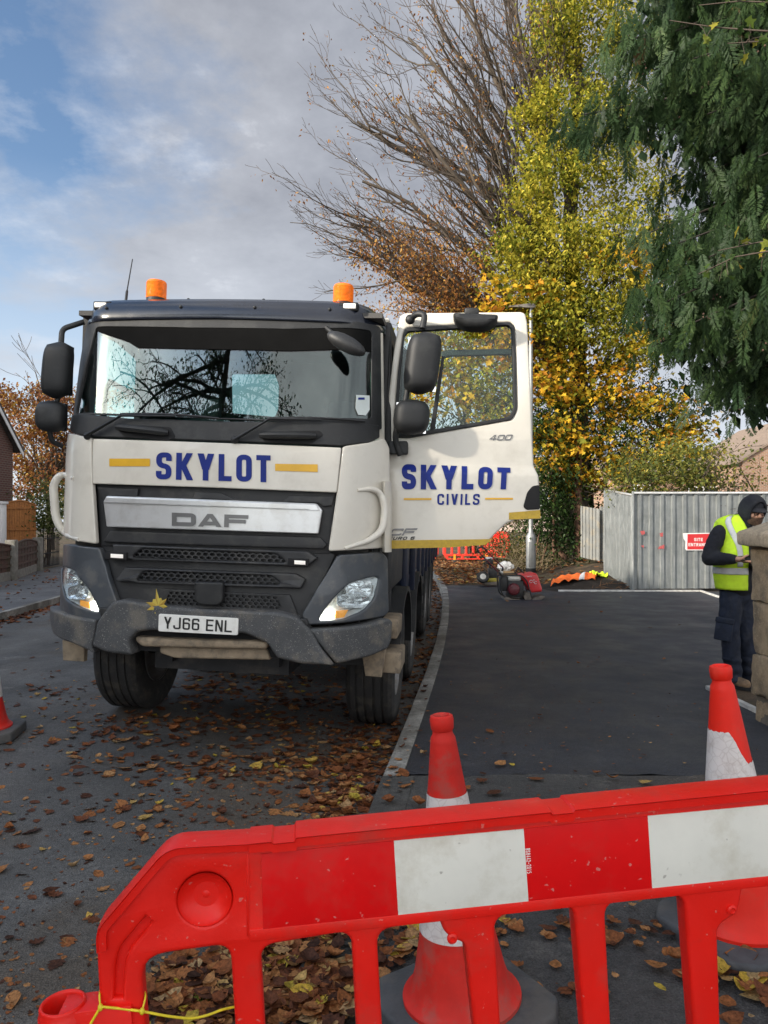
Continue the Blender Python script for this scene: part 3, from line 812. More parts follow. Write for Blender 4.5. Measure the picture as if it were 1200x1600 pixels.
# --- grey headlamp corners
GL = [(94, 852), (110, 850), (157, 856), (186, 945), (160, 968), (130, 972), (94, 950), (90, 900)]
GR = [(528, 867), (595, 862), (604, 872), (606, 955), (600, 962), (480, 976), (472, 960)]
HL = [(97, 884), (116, 889), (136, 914), (150, 940), (157, 957), (132, 950), (106, 936), (99, 915)]
HR = [(590, 900), (572, 903), (545, 911), (522, 934), (506, 955), (497, 970), (535, 967), (566, 954), (584, 934)]
panel('lamp_surround', GL, M_GREY, S=vs_front, off=.015, t=.05, bev=.01, r=.02, holes=[HL], grid=.035)
panel('lamp_surround', GR, M_GREY, S=vs_front, off=.015, t=.05, bev=.01, r=.02, holes=[HR], grid=.035)
def headlight(H, bowls, drl, ind, rim):
    hl = panel('headlight', [(p[0], p[1]) for p in H], M_SILVERED, off=-.05, t=.01, bev=0)
    cx_ = sum(p[0] for p in H) / len(H); cy_ = sum(p[1] for p in H) / len(H)
    mb = MB()                                                     # mirrored inside walls of the lamp
    P0 = [FP(p[0], p[1], .004) for p in H]; P1 = [FP(cx_ + (p[0]-cx_)*.8, cy_ + (p[1]-cy_)*.8, -.038) for p in H]
    mb.loft([P0, P1], cap=False); mb.build('housing', M_SILVERED, hl, smooth=20)
    for (x, y, rx, ry) in bowls:                                  # faceted reflector bowls
        mb = MB(); rings = []
        for j, (k, d) in enumerate(((1.06, -.030), (1.0, .0), (.9, -.010), (.68, -.022), (.3, -.030), (.22, -.018), (.02, -.006))):
            rings.append([FP(x + rx*k*math.copysign(abs(math.cos(a))**.6, math.cos(a)), y + ry*k*math.copysign(abs(math.sin(a))**.6, math.sin(a)), d + random.uniform(-.006, .006)) for a in [2*math.pi*i/18 for i in range(18)]])
        mb.loft(rings); mb.build('reflector', M_CHROME, hl, smooth=0)
    panel('running_light', drl, M_DRL, off=-.002, t=.012, bev=.003, parent=hl)
    panel('indicator', ind, M_AMBER, off=-.004, t=.012, bev=.003, parent=hl)
    panel('lens', [(cx_ + (p[0]-cx_)*.99, cy_ + (p[1]-cy_)*.99) for p in H], M_LAMPGL, off=.010, t=.004, bev=0, parent=hl)
headlight(HL, [(112, 904, 11, 11), (122, 926, 16, 11)], [(140, 941), (148, 938), (156, 956), (142, 953)], [(124, 938), (138, 941), (140, 952), (124, 946)], -1)
headlight(HR, [(562, 920, 22, 13), (552, 939, 26, 11)], [(507, 955), (523, 955), (521, 967), (499, 969)], [(525, 955), (545, 953), (538, 965), (524, 966)], 1)

# --- bumper
BC = [(180, 940), (196, 935), (250, 944), (310, 950), (440, 955), (466, 962), (488, 985), (503, 1012), (522, 1037), (470, 1035), (435, 1026), (420, 1003), (386, 988), (240, 983), (218, 986), (207, 1000), (212, 1022), (175, 1018), (150, 1008), (158, 970)]
bc = panel('bumper', BC, M_BUMP, S=vs_bump, off=.06, t=.14, bev=.022, r=.025, grid=.05)
panel('bumper_corner', [(80, 947), (100, 956), (155, 968), (148, 1012), (152, 1019), (118, 1004), (90, 990), (82, 968)], M_BUMP, S=vs_bump, off=.035, t=.10, bev=.018, r=.02, grid=.035, parent=bc)
panel('bumper_corner', [(482, 982), (530, 980), (575, 974), (602, 965), (609, 970), (607, 1000), (602, 1012), (575, 1024), (524, 1036), (505, 1012)], M_BUMP, S=vs_bump, off=.035, t=.10, bev=.018, r=.02, grid=.035, parent=bc)
panel('bumper_ledge', [(158, 948), (480, 966), (484, 978), (160, 962)], M_BLACK, S=vs_bump, off=.03, t=.10, bev=.01, parent=bc)
panel('bumper_recess', [(205, 978), (430, 984), (438, 1030), (206, 1018)], M_DARK, S=vs_bump, off=-.05, t=.02, bev=0, parent=bc)
panel('towing_beam', [(213, 994), (260, 997), (400, 1001), (421, 1003), (418, 1014), (224, 1010), (213, 1002)], M_TAN, S=vs_bump, off=.02, t=.10, bev=.02, r=.02, parent=bc)
panel('underrun_bar', [(246, 1011), (415, 1014), (422, 1033), (270, 1030), (246, 1022)], M_TAN, S=vs_bump, off=-.03, t=.10, bev=.015, r=.02, parent=bc)
npl = panel('number_plate', [(255, 957), (377, 964), (376, 990), (254, 984)], M_PLATE, S=vs_bump, off=.07, t=.008, bev=.002, r=.012)
lettering('lettering', 'YJ66 ENL', [(263.5, 961.5), (368, 967.5), (367, 985.5), (263, 979.5)], lambda x, y, l=0: FB(x, y, .071 + l), M_INK, npl, wd=.58, th=.14, gap=.14, r=.13, lift=.002)
# step brackets under the corners
panel('step_bracket', [(97, 1000), (132, 1008), (131, 1034), (98, 1032)], M_TAN, S=lambda u, w: .28, off=.0, t=.05, bev=.006)
mb = MB()
q = [tk(567, 1020, .42), tk(604, 1012, .42), tk(597, 1056, .42), tk(572, 1054, .42)]
mb.slab([[(p.x, p.z) for p in q]], .05, .006, fn=lambda x, y, z: (x, .42 - z, y))
stp = mb.build('cab_step', M_TAN, truck)
mb = MB(); s0 = tk(600, 1030, .45); mb.box((s0.x - .02, .45, s0.z - .10), (s0.x + .12, .85, s0.z + .05)); mb.build('cab_step', M_TAN, truck, bevel=.015)
mb = MB(); s0 = tk(606, 985, .5); mb.box((s0.x - .05, .5, s0.z - .06), (s0.x + .07, .9, s0.z + .08)); mb.build('cab_step', M_TAN, truck, bevel=.015)

# --- cab shell: roof, back, floor, side walls (hollow, with a rear window)
mb = MB(); mb.box((-1.12, .60, 3.13), (1.12, 1.98, 3.17)); mb.build('cab_roof', M_WHITE, truck, bevel=.03)
mb = MB(); mb.box((-1.10, .30, 3.085), (1.10, 1.90, 3.12)); mb.build('headlining', M_INT, truck)
def qz(px, py, v): p = tk(px, py, v); return (p.x, p.z)
mb = MB(); mb.slab([[(-1.12, 1.2), (1.12, 1.2), (1.12, 3.12), (-1.12, 3.12)], rnd([qz(361, 584, 1.9), qz(430, 584, 1.9), qz(437, 602, 1.9), qz(436, 640, 1.9), qz(431, 652, 1.9), qz(362, 646, 1.9)], .02)], .06, 0, fn=lambda x, y, z: (x, 1.93 - z, y))
mb.build('cab_back', M_INT, truck)
mb = MB(); mb.slab([[(.42, 1.2), (1.93, 1.2), (1.93, 3.12), (.42, 3.12)], rnd([(.52, 2.22), (1.33, 2.18), (1.33, 2.98), (.95, 3.04), (.60, 3.03)], .04)], .05, 0, fn=lambda x, y, z: (-1.13 + z, x, y))
cs = mb.build('cab_side', M_INT, truck)
mb = MB(); mb.slab([[(.5, 2.2), (1.32, 2.16), (1.32, 2.94), (.96, 3.06), (.58, 3.05)]], .006, 0, fn=lambda x, y, z: (-1.118 + z, x, y)); mb.build('side_window', M_SIDEGL, cs)
mb = MB(); mb.tube([(-1.10, .72, 2.2), (-1.10, .74, 2.62), (-1.10, .82, 2.70), (-1.10, 1.3, 2.66)], .022, 8); mb.build('window_bar', M_BLACK, cs)
mb = MB(); mb.box((-1.1, .42, 1.20), (1.1, 1.9, 1.26)); mb.build('cab_floor', M_INT, truck)
mb = MB(); mb.loft([[(u, .26 + .06*u*u, 1.3), (u, .24 + .06*u*u, 2.30), (u, .34 + .06*u*u, 2.33), (u, .78, 2.30), (u, .86, 2.1), (u, .8, 1.3)] for u in lin(-1.06, 1.06, 13)]); mb.build('dashboard', M_INT, truck)
def seat(u):
    mb = MB(); mb.cbox((u, 1.35, 1.83), (.5, .5, .16)); mb.cbox((u, 1.35, 1.5), (.36, .36, .5)); s_ = mb.build('seat', M_SEAT, truck, bevel=.04)
    mb = MB(); M_ = Matrix.Translation((u, 1.62, 2.2)) @ Matrix.Rotation(R(-10), 4, 'X'); mb.cbox((0, 0, 0), (.48, .13, .66), M_); mb.cbox((0, 0, .42), (.27, .10, .2), M_); mb.build('backrest', M_SEAT, s_, bevel=.04)
seat(-.62); seat(.62)
mb = MB(); M_ = Matrix.Translation((-.62, .86, 2.30)) @ Matrix.Rotation(R(-38), 4, 'X')
mb.tube([M_ @ Vector((.22*math.cos(a), .22*math.sin(a), 0)) for a in lin(0, 2*math.pi, 25)[:-1]], .015, 8, closed=True)
mb.tube([M_ @ Vector((-.21, 0, 0)), M_ @ Vector((0, 0, -.03)), M_ @ Vector((.21, 0, 0))], .018, 6); mb.build('steering_wheel', M_BLACK, truck)
# B-pillar, door opening and rear quarter on the kerb side
mb = MB(); mb.slab([[(.36, 1.15), (1.98, 1.15), (1.98, 3.13), (.60, 3.13), (.52, 2.9), (.40, 2.2)], [(.55, 1.30), (1.50, 1.30), (1.50, 2.98), (.68, 3.0), (.56, 2.2)]], .05, .01, fn=lambda x, y, z: (1.085 + z, x, y)); mb.build('door_frame', M_BLACK, truck)
panel('inside_pillar', [(592, 520), (611, 525), (611, 700), (596, 700)], M_BLACK, S=lambda u, w: .46 + .12*(w-2.2), off=0, t=.05, bev=.01)
mb = MB(); mb.box((1.09, 1.55, 2.2), (1.20, 1.95, 3.16)); mb.build('cab_side_deflector', M_NAVY, truck, bevel=.04)

# --- mirrors on the driver side
def blob(px, py, v, wpx, hpx, dep, name, m_, parent, lean=0, sq=4.0, taper=0.0, yaw=0.0):
    """a mirror housing: superellipsoid with a flat glass side away from the viewer"""
    c = tk(px, py, v); a = tk(px + wpx/2, py, v); b = tk(px, py - hpx/2, v)
    ru = (a - c).length; rw = (b - c).length
    mb = MB(); rings = []; n = 28
    for i in range(15):
        t = -1 + 2*i/14; k = (1 - abs(t)**sq)**(1/sq) if abs(t) < 1 else 0
        k = max(k, .25)
        ring = []
        for j in range(n):
            g = 2*math.pi*j/n
            x = ru * k * (1 + taper*t) * math.copysign(abs(math.cos(g))**.55, math.cos(g)); y = dep * k * math.copysign(abs(math.sin(g))**.75, math.sin(g))
            if y > 0: y *= .35
            ring.append((x + lean*t*rw, y, t*rw))
        rings.append(ring)
    M_ = Matrix.Translation(c) @ Matrix.Rotation(R(yaw), 4, 'Z')
    mb.loft([[M_ @ Vector(p) for p in r_] for r_ in rings])
    o = mb.build(name, m_, parent, smooth=50)
    g = MB(); g.cbox((0, dep*.36, 0), (ru*1.7, .006, rw*1.75), M_); g.build('mirror_glass', M_MIRROR, o)
    return o
def arm_piece(pts, r_, parent=None):
    mb = MB(); mb.tube(pts, r_, 10); return mb.build('mirror_arm', M_BLACK, parent or truck, smooth=60)
armL = arm_piece(smoothline([tk(131, 503, .36), tk(97, 514, .28), tk(95, 545, .25)], .04), .020)
arm_piece([tk(93, 615, .26), tk(87, 634, .26)], .018)
arm_piece(smoothline([tk(77, 668, .27), tk(80, 690, .30), tk(97, 697, .38)], .05), .018)
blob(92, 579, .25, 43, 87, .10, 'mirror', M_BLACK, armL, lean=.06)
blob(82, 651, .26, 46, 49, .09, 'wide_angle_mirror', M_BLACK, armL, sq=3)
# front mirror over the windscreen
mF = MB(); mF.tube([tk(505, 508, .22), tk(530, 530, .10)], .016, 8); armF = mF.build('front_mirror_arm', M_BLACK, truck)
c_ = tk(541, 537, .02); mb = MB(); M_ = Matrix.Translation(c_) @ Matrix.Rotation(R(27), 4, 'Y') @ Matrix.Rotation(R(15), 4, 'X')
mb.ball((0, 0, 0), 1, 10, (.145, .06, .055), M_); mb.build('front_mirror', M_GRILLE, armF, smooth=60)
# sticker inside the screen
st = panel('windscreen_sticker', [(557, 617), (578, 618), (578, 640), (572, 649), (560, 648), (556, 638)], M_PAPER, off=-.003, t=.002, bev=0)
panel('sticker_print', [(560, 621), (570, 621), (570, 624.5), (560, 624.5)], M_BLUE, off=-.001, t=.001, bev=0, parent=st)

# ------------------------------------------------------------------ open passenger door
DV = .50
DS = lambda u, w: DV + .06 * (u - 1.17)
dfx = fpx(DS)
def dpx(px, py, l=0): return dfx(px, py, l)
def dpanel(name, pts, m_, off=0.0, t=.03, bev=.008, r=.0, parent=None, holes=(), hr=.03, smooth=35):
    loops = [rnd(poly_uw(DS, pts), r)] + [rnd(poly_uw(DS, h), hr) for h in holes]
    mb = MB(); mb.slab(loops, t, bev, fn=on(DS, off - t)); return mb.build(name, m_, parent or truck, smooth=smooth)
DOOR = [(625, 494), (632, 489), (720, 488), (815, 487), (821, 490), (824, 504), (829, 600), (832, 690), (834, 728), (840, 744), (842, 775), (843, 811), (805, 812), (790, 818), (775, 832), (757, 851), (700, 855), (600, 857), (603, 760), (602, 700), (607, 620), (615, 550)]
WIN = [(634, 512), (720, 507), (798, 503), (804, 511), (806, 560), (808, 640), (800, 656), (720, 670), (640, 684), (617, 684), (616, 660), (622, 580), (630, 522)]
def scale_px(pts, k, kx_=None):
    cx_ = sum(p[0] for p in pts)/len(pts); cy_ = sum(p[1] for p in pts)/len(pts)
    return [(cx_ + (p[0]-cx_)*(kx_ or k), cy_ + (p[1]-cy_)*k) for p in pts]
dloops = [rnd(poly_uw(DS, DOOR), .012), rnd(poly_uw(DS, WIN), .03)]
sh_w = tk(720, 733, DV).z
def dfn(x, y, z):
    # shoulder: the lower half of the door stands further out, with a soft crease
    k = sstep(sh_w - .035, sh_w + .04, y)
    p = on(DS, -.06)(x, y, z + (.045 * (1 - k) if z > .02 else 0)); return p
mb = MB(); mb.slab(dloops, .06, .014, fn=dfn, grid=[(1, .02)])
door = mb.build('passenger_door', M_WHITE, truck, smooth=40)
dpanel('window_seal', WIN, M_BLACK, off=.006, t=.05, bev=.004, r=.02, parent=door, holes=[[(637, 518), (720, 513), (795, 508), (799, 514), (801, 560), (803, 638), (796, 651), (720, 664), (640, 677), (622, 677), (621, 658), (626, 582), (632, 526)]])
dpanel('window_glass', [(634, 515), (800, 506), (806, 640), (798, 656), (618, 681), (624, 560)], M_SIDEGL, off=-.02, t=.005, bev=0, parent=door)
dpanel('window_bar', [(690, 548), (700, 545), (804, 543), (804, 552), (702, 555), (690, 560)], M_BLACK, off=-.03, t=.03, bev=.005, parent=door)
dpanel('window_bar', [(690, 556), (695, 556), (679, 675), (671, 676)], M_BLACK, off=-.01, t=.03, bev=.005, parent=door)
lowlift = .045
dl = lambda px, py, l=0: dpx(px, py, l + lowlift + .002)
lettering('lettering', 'SKYLOT', [(628, 725), (797, 731), (795, 765), (628, 765)], lambda x, y, l=0: dpx(x, y, l + .003 + lowlift*(1 - sstep(sh_w - .035, sh_w + .04, dpx(x, y).z))), M_BLUE, door, wd=.62, th=.235, gap=.2, r=.22, widths={'L': .52, 'Y': .68, 'K': .68, 'T': .56})
lettering('lettering', 'CIVILS', [(683, 772), (749, 772), (748, 789), (683, 789)], dl, M_BLUE, door, wd=.58, th=.17, gap=.22, r=.2, widths={'I': .18, 'L': .46})
for q in ([(631, 778.5), (674, 778.5), (674, 781.5), (631, 781.5)], [(757, 778), (800, 778), (800, 781), (757, 781)]):
    lettering('stripe', '=', q, dl, M_AMBERV, door, wd=1, th=.999)
lettering('badge', '400', [(764, 680), (802, 679), (801, 688), (764, 688.5)], lambda x, y, l=0: dpx(x, y, l + .002), M_BADGE, door, wd=1.2, th=.22, gap=.12, r=.2, slant=.35)
lettering('badge', 'CF', [(609, 826), (653, 825), (650, 836), (608, 837)], dl, M_BADGE, door, wd=1.6, th=.26, gap=.15, r=.25, slant=.4, lift=.008)
lettering('badge', 'EURO 6', [(607, 838.5), (649, 838), (648, 843), (606, 843.5)], dl, M_INK, door, wd=1.0, th=.24, gap=.25, r=.2, slant=.2)
dpanel('reflective_strip', [(601, 844), (700, 843), (769, 842), (757, 851), (700, 855), (600, 857)], M_YELREF, off=lowlift + .004, t=.004, bev=0, parent=door)
dpanel('reflective_strip', [(794, 801), (842, 797), (843, 810), (794, 812)], M_YELREF, off=lowlift + .004, t=.004, bev=0, parent=door)
dpanel('door_handle', [(830, 760), (841, 758), (842, 796), (821, 797), (816, 792), (822, 770)], M_DARK, off=lowlift + .010, t=.012, bev=.006, r=.015, parent=door)
# mirrors on the door
mR = MB(); mR.tube(smoothline([dpx(641, 502, .04), dpx(650, 496, .10), dpx(664, 499, .14), dpx(660, 522, .16)], .05), .022, 10); mR.ball(dpx(641, 502, .05), .035, 8)
armR = mR.build('mirror_arm', M_BLACK, door, smooth=60)
arm_piece([dpx(638, 610, .16), dpx(634, 632, .16)], .02, door)
mR = MB(); mR.tube(smoothline([dpx(622, 668, .15), dpx(618, 690, .12), dpx(626, 713, .09)], .04), .022, 10)
mR.slab([rnd([(q_.x, q_.z) for q_ in (dpx(608, 691, .05), dpx(638, 691, .05), dpx(638, 712, .05), dpx(608, 711, .05))], .02)], .05, .01, fn=lambda x, y, z: (x, DS(x, y) - .045 - z, y))
mR.build('mirror_bracket', M_BLACK, door, smooth=60)
mv = DV - .16
blob(660, 568, mv, 54, 96, .12, 'mirror', M_BLACK, armR, lean=.09, yaw=8)
blob(643, 652, mv, 56, 54, .11, 'wide_angle_mirror', M_BLACK, armR, sq=3, lean=.03, yaw=8)
km = MB(); P = [dpx(x, y, .0) for x, y in ((707, 497), (778, 500), (775, 512), (757, 521), (728, 520), (711, 510))]
km.slab([rnd([(q_.x, q_.z) for q_ in P], .03)], .16, .04, fn=lambda x, y, z: (x, DS(x, y) - .02 - z, y))
kb = km.build('kerb_mirror', M_BLACK, door, smooth=60)
km = MB(); p_ = dpx(736, 493, .06); km.cbox(p_, (.10, .12, .05)); km.build('mirror_mount', M_BLACK, kb, bevel=.012)

# ------------------------------------------------------------------ running gear and tipper body
def wheel(u, v, side, name='wheel'):
    Rr, hw = .535, .19
    w_ = empty(name, (u, v, Rr), parent=truck)
    prof = [(.30, -hw+.03), (.40, -hw), (.48, -hw), (.515, -hw+.015), (.535, -hw+.045)]
    for g in (-.10, -.035, .035, .10): prof += [(.535, g-.010), (.522, g-.008), (.522, g+.008), (.535, g+.010)]
    prof += [(.535, hw-.045), (.515, hw-.015), (.48, hw), (.40, hw), (.30, hw-.03)]
    M_ = Matrix.Rotation(R(90), 4, 'Y')
    mb = MB(); mb.lathe(prof, 56, M_, cap=False); mb.build('tyre', M_TYRE, w_, smooth=30)
    mb = MB(); s_ = side
    mb.lathe([(.305, -hw*.9*s_), (.30, hw*.7*s_), (.30, hw*.92*s_), (.285, hw*.92*s_), (.27, hw*.6*s_), (.14, hw*.5*s_), (.13, hw*.85*s_), (.0, hw*.9*s_)], 32, M_, cap=False)
    for k in range(10):
        a = 2*math.pi*k/10; mb.ball((hw*.62*s_, .19*math.cos(a), .19*math.sin(a)), .02, 5)
    mb.build('rim', M_RIM, w_, smooth=40)
    return w_
for v in (1.42, 3.2): wheel(-1.03, v, -1); wheel(1.03, v, 1)
for v in (6.2, 7.55): wheel(-1.02, v, -1); wheel(1.02, v, 1)
for v in (1.42, 3.2):
    for s_ in (-1, 1):
        mb = MB(); rings = []
        for a in lin(R(8), R(172), 15):
            ring = []
            for (du, rr) in ((-.24, .60), (.24, .60), (.24, .64), (-.24, .64)):
                ring.append((1.03*s_ + du, v - rr*math.cos(a)*1.05, .50 + rr*math.sin(a)))
            rings.append(ring)
        mb.loft(rings); mb.build('mudguard', M_BLACK, truck, smooth=40)
mb = MB(); mb.box((-.45, .35, .62), (-.33, 9.2, .92)); mb.box((.33, .35, .62), (.45, 9.2, .92))
for v in (1.42, 3.2, 6.2, 7.55): mb.tube([(-.95, v, .53), (.95, v, .53)], .07, 10); mb.ball((0, v, .55), .18, 8)
mb.box((-.5, .45, .55), (.5, 1.9, 1.15)); mb.build('chassis', M_CHASSIS, truck)
mb = MB(); mb.box((-1.0, .40, .95), (1.0, .46, 1.2)); mb.box((-.8, .3, .72), (.8, .36, 1.1)); mb.build('front_crossmember', M_CHASSIS, truck)
mb = MB(); mb.box((.78, .95, .75), (1.17, 1.02, 1.3)); mb.box((1.02, .7, 1.14), (1.17, 2.0, 1.52)); mb.build('cab_sill', M_CHASSIS, truck, bevel=.02)
mb = MB(); mb.box((-1.17, .7, 1.14), (-1.02, 2.0, 1.5)); mb.build('cab_sill', M_CHASSIS, truck, bevel=.02)
mb = MB(); mb.box((.62, 4.0, .5), (1.2, 5.2, 1.05)); mb.build('fuel_tank', M_CHASSIS, truck, bevel=.06)
mb = MB(); mb.box((1.13, 2.15, .95), (1.2, 2.45, 1.9)); mb.box((.9, 2.2, .8), (1.18, 2.4, 1.6)); mb.build('air_intake', M_BODY, truck, bevel=.02)
mb = MB(); mb.box((-1.22, 2.5, 1.05), (1.22, 9.3, 1.16))
mb.box((-1.22, 2.5, 1.16), (-1.16, 9.3, 2.35)); mb.box((1.16, 2.5, 1.16), (1.22, 9.3, 2.35)); mb.box((-1.16, 2.5, 1.16), (1.16, 2.56, 2.5)); mb.box((-1.16, 9.24, 1.16), (1.16, 9.3, 2.3))
for v in (2.5, 3.4, 4.3, 5.2, 6.1, 7.0, 7.9, 8.8, 9.2):
    for s_ in (-1, 1): mb.box((1.223*s_ - .03, v, 1.0), (1.223*s_ + .03, v + .1, 2.3))
for s_ in (-1, 1): mb.box((1.23*s_ - .035, 2.5, 2.30), (1.23*s_ + .035, 9.3, 2.40))
mb.build('tipper_body', M_BODY, truck, bevel=.008)
mb = MB()
for w_ in (.55, .82): mb.box((1.17, 3.85, w_), (1.2, 5.45, w_ + .1))
for v in (3.9, 4.65, 5.4): mb.box((1.13, v, .5), (1.17, v + .06, 1.06))
mb.build('side_guard', M_CHASSIS, truck, bevel=.006)
mb = MB()
for v in (5.45, 6.95, 8.2): mb.box((.82, v, .45), (1.22, v + .02, 1.05))
mb.build('mud_flap', M_BLACK, truck)

# ------------------------------------------------------------------ red plastic barrier
M_RED = mat('red_barrier_plastic', (.76, .012, .006), .42, spec=.35, var=.06, vscale=5, bump=.06, bscale=160, dirt=(.36, .06, .045), dscale=7, damt=.5, dlo=.52, dhi=.75, rvar=.1, speck=((.60, .30, .25), 75, .70, .35))
M_REDSHEET = mat('red_reflective_sheet', (.70, .003, .004), .36, spec=.35, var=.05, vscale=9, dirt=(.5, .05, .04), dscale=10, damt=.5, dlo=.52, dhi=.76, speck=((.62, .30, .27), 60, .71, .5))
M_WSHEET = mat('white_reflective_sheet', (.74, .73, .66), .35, var=.04, vscale=8, dirt=(.50, .46, .36), dscale=9, damt=.7, dlo=.50, dhi=.74, speck=((.30, .28, .24), 48, .70, .7))
M_CORD = mat('yellow_cord', (.72, .58, .02), .5, var=.15, vscale=40)
BP0 = at(390, 1305, 1.45); BP1 = at(1200, 1225, 1.57)
BS_ = (BP1 - BP0).normalized(); BN = BS_.cross(Vector((0, 0, 1))).normalized(); BH = BN.cross(BS_) * -1.0
if BH.z < 0: BH = -BH
if BN.y > 0: BN = -BN
BMAT = Matrix((BS_, BH, BN)).transposed().to_4x4(); BMAT.translation = BP0
barrier = empty('safety_barrier'); barrier.matrix_world = BMAT
tag(barrier, 'red plastic pedestrian barrier with white reflective panels, a yellow cord tied to its leg', 'barrier', 'red plastic barriers')
def bp(px, py, l=0.0):
    d = Vector(((px - CX) / F, 1, (HY - py) / F)); c = Vector((0, 0, CZ))
    t = (BP0 + BN * l - c).dot(BN) / d.dot(BN); p = c + d * t - BP0
    return Vector((p.dot(BS_), p.dot(BH), p.dot(BN)))
def b2(pts): return [(q.x, q.y) for q in (bp(*p) for p in pts)]
BOT = -0.985
def dn(poly, x0, x1): return poly
def hole(tl, tr, br, bl, extra=None):
    """a window of the barrier: its top as traced, carried on down to the bottom rail"""
    a, b, c, d = b2([tl, tr, br, bl])
    k = lambda p, q: (q[0] + (q[0]-p[0]) * (BOT + .13 - q[1]) / (q[1]-p[1]), BOT + .13)
    top = [a] + (b2(extra) if extra else [b])
    return top + [k(b if not extra else b2(extra)[-1], c), k(a, d)]
holes = [rnd(hole((222, 1486), (361, 1467), (369, 1600), (231, 1600)), [.05, .03, .03, .03]),
         rnd(hole((407, 1470), (548, 1447), (556, 1600), (414, 1600)), .03),
         rnd(hole((589, 1441), None, (737, 1600), (596, 1600), [(684, 1429), (690, 1452), (722, 1468)]), [.03, .006, .02, .02, .03, .03]) if False else None,
         rnd(hole((768, 1425), (891, 1406), (907, 1600), (779, 1600)), .03),
         rnd(hole((939, 1404), (1061, 1390), (1077, 1600), (949, 1600)), .03)]
h3 = b2([(587, 1446), (684, 1430), (692, 1450), (706, 1460), (723, 1466), (738, 1600), (596, 1600)])
ext = lambda p, q: (q[0] + (q[0]-p[0]) * (BOT + .13 - q[1]) / (q[1]-p[1]), BOT + .13)
h3 = h3[:5] + [ext(h3[4], h3[5]), ext(h3[0], h3[6])]
holes[2] = rnd(h3, [.03, .004, .02, .02, .02, .03, .03])
h6 = b2([(1113, 1440), (1146, 1418), (1153, 1378), (1250, 1366), (1262, 1600), (1118, 1600)])
h6 = h6[:4] + [ext(h6[3], h6[4]), ext(h6[0], h6[5])]
holes.append(rnd(h6, [.02, .02, .004, .03, .03, .03]))
xr = h6[3][0] + .05
for k in range(3):
    holes.append(rnd([(xr, -.175), (xr + .15, -.175), (xr + .15, BOT + .13), (xr, BOT + .13)], .03)); xr += .20
XEND = xr + .10
ol = b2([(265, 1315), (157, 1440), (155, 1482), (170, 1640)])
ol = [(0.0, -.004), ol[0], ol[1], ol[2], (ol[2][0] + .004, BOT), (XEND, BOT), (XEND, -.16), (XEND - .12, -.008)]
dc = bp(322, 1397); circ = [(dc.x + .050*math.cos(a), dc.y + .050*math.sin(a)) for a in lin(0, 2*math.pi, 33)[:-1]]
gv = [bp(236, 1428), bp(196, 1476), bp(190, 1500), bp(188, 1550)]
gpoly = [p for q in _strip(rnd([(p.x, p.y) for p in gv], .03, 5, False), .016) for p in (q[0],)] + [tuple(_strip(rnd([(p.x, p.y) for p in gv], .03, 5, False), .016)[-1][1])]
gs = _strip(rnd([(p.x, p.y) for p in gv], .03, 5, False), .016)
groove = [q[0] for q in gs] + [gs[-1][1], gs[-1][2]] + [q[3] for q in gs][::-1]
mb = MB(); mb.slab([rnd(ol, [.0, .03, .03, .03, .02, .02, .03, .03]), *holes, circ, groove], .021, .008)
Mflip = Matrix.Diagonal((1, 1, -1, 1))
mb.slab([rnd(ol, [.0, .03, .03, .03, .02, .02, .03, .03]), *holes], .021, .008, fn=lambda x, y, z: (x, y, -z - .0003))
frame = mb.build('frame', M_RED, barrier, smooth=40)
mb = MB(); mb.lathe([(.0505, .0205), (.049, .017), (.038, .006), (.022, -.001), (.010, -.003), (.009, -.001), (.004, .001), (.0, .001)], 32, Matrix.Translation((dc.x, dc.y, 0)), cap=False); mb.build('dimple', M_RED, frame, smooth=60)
mb = MB(); mb.slab([inset(orient(groove), -.002)], .006, .0); mb.build('groove', M_RED, frame)
# top rail, stepped, and the lip under the board
mb = MB()
tl = bp(265, 1313); e0 = bp(157, 1440)
def rail(pts, hh, z0, z1):
    rings = []
    for i, (x, y) in enumerate(pts):
        a = Vector(pts[max(0, i-1)]); b = Vector(pts[min(len(pts)-1, i+1)]); d = (b - a).normalized(); n = Vector((-d.y, d.x))
        rings.append([(x + n.x*s_, y + n.y*s_, z) for s_, z in ((-hh, z0), (-hh*.2, z0 + .001), (0, z0 + .006), (.003, z0*.5 + .004), (.003, z1*.5 - .004), (0, z1 - .006), (-hh*.2, z1 - .001), (-hh, z1))])
    mb.loft(rings)
rail(rnd([(e0.x, e0.y - .04), (e0.x, e0.y), (tl.x, tl.y), (.0, -.002)], [0, .02, .03, 0], closed=False), .016, .030, -.030)
rail([(0.0, .0), (.042, .0), (.046, -.004), (.085, -.004), (.089, .003), (.55, .003), (.585, .003), (.589, -.002), (.63, -.002), (.634, .003), (XEND - .125, .003)], .020, .034, -.034)
mb.build('top_rail', M_RED, barrier, smooth=40)
mb = MB(); A = bp(390, 1449); B_ = bp(1200, 1364); mb.bar((A.x, A.y - .004, .018), (XEND - .1, A.y + (B_.y-A.y)*(XEND-.1-A.x)/(B_.x-A.x) - .004, .018), .024, .011, up=(0, 0, 1)); 
A2 = bp(388, 1326); mb.bar((A.x - .002, A.y - .006, .017), (A2.x, A2.y, .017), .006, .012)
mb.build('board_lip', M_RED, frame, bevel=.003)
LB = lambda x, y, l=0: tuple(bp(x, y, .021 + l)[:2]) + (.021 + l,)
def sheet(q, m_):
    mb = MB(); mb.slab([b2(q)], .0016, .0005, fn=lambda x, y, z: (x, y, .0215 + z)); return mb.build('reflective_panel', m_, barrier)
bounds = [(409, 1326, 412, 1446), (613, 1306, 620, 1422), (813, 1288, 820.5, 1400), (1004, 1268, 1011, 1380.5), (1196, 1250.5, 1199, 1361)]
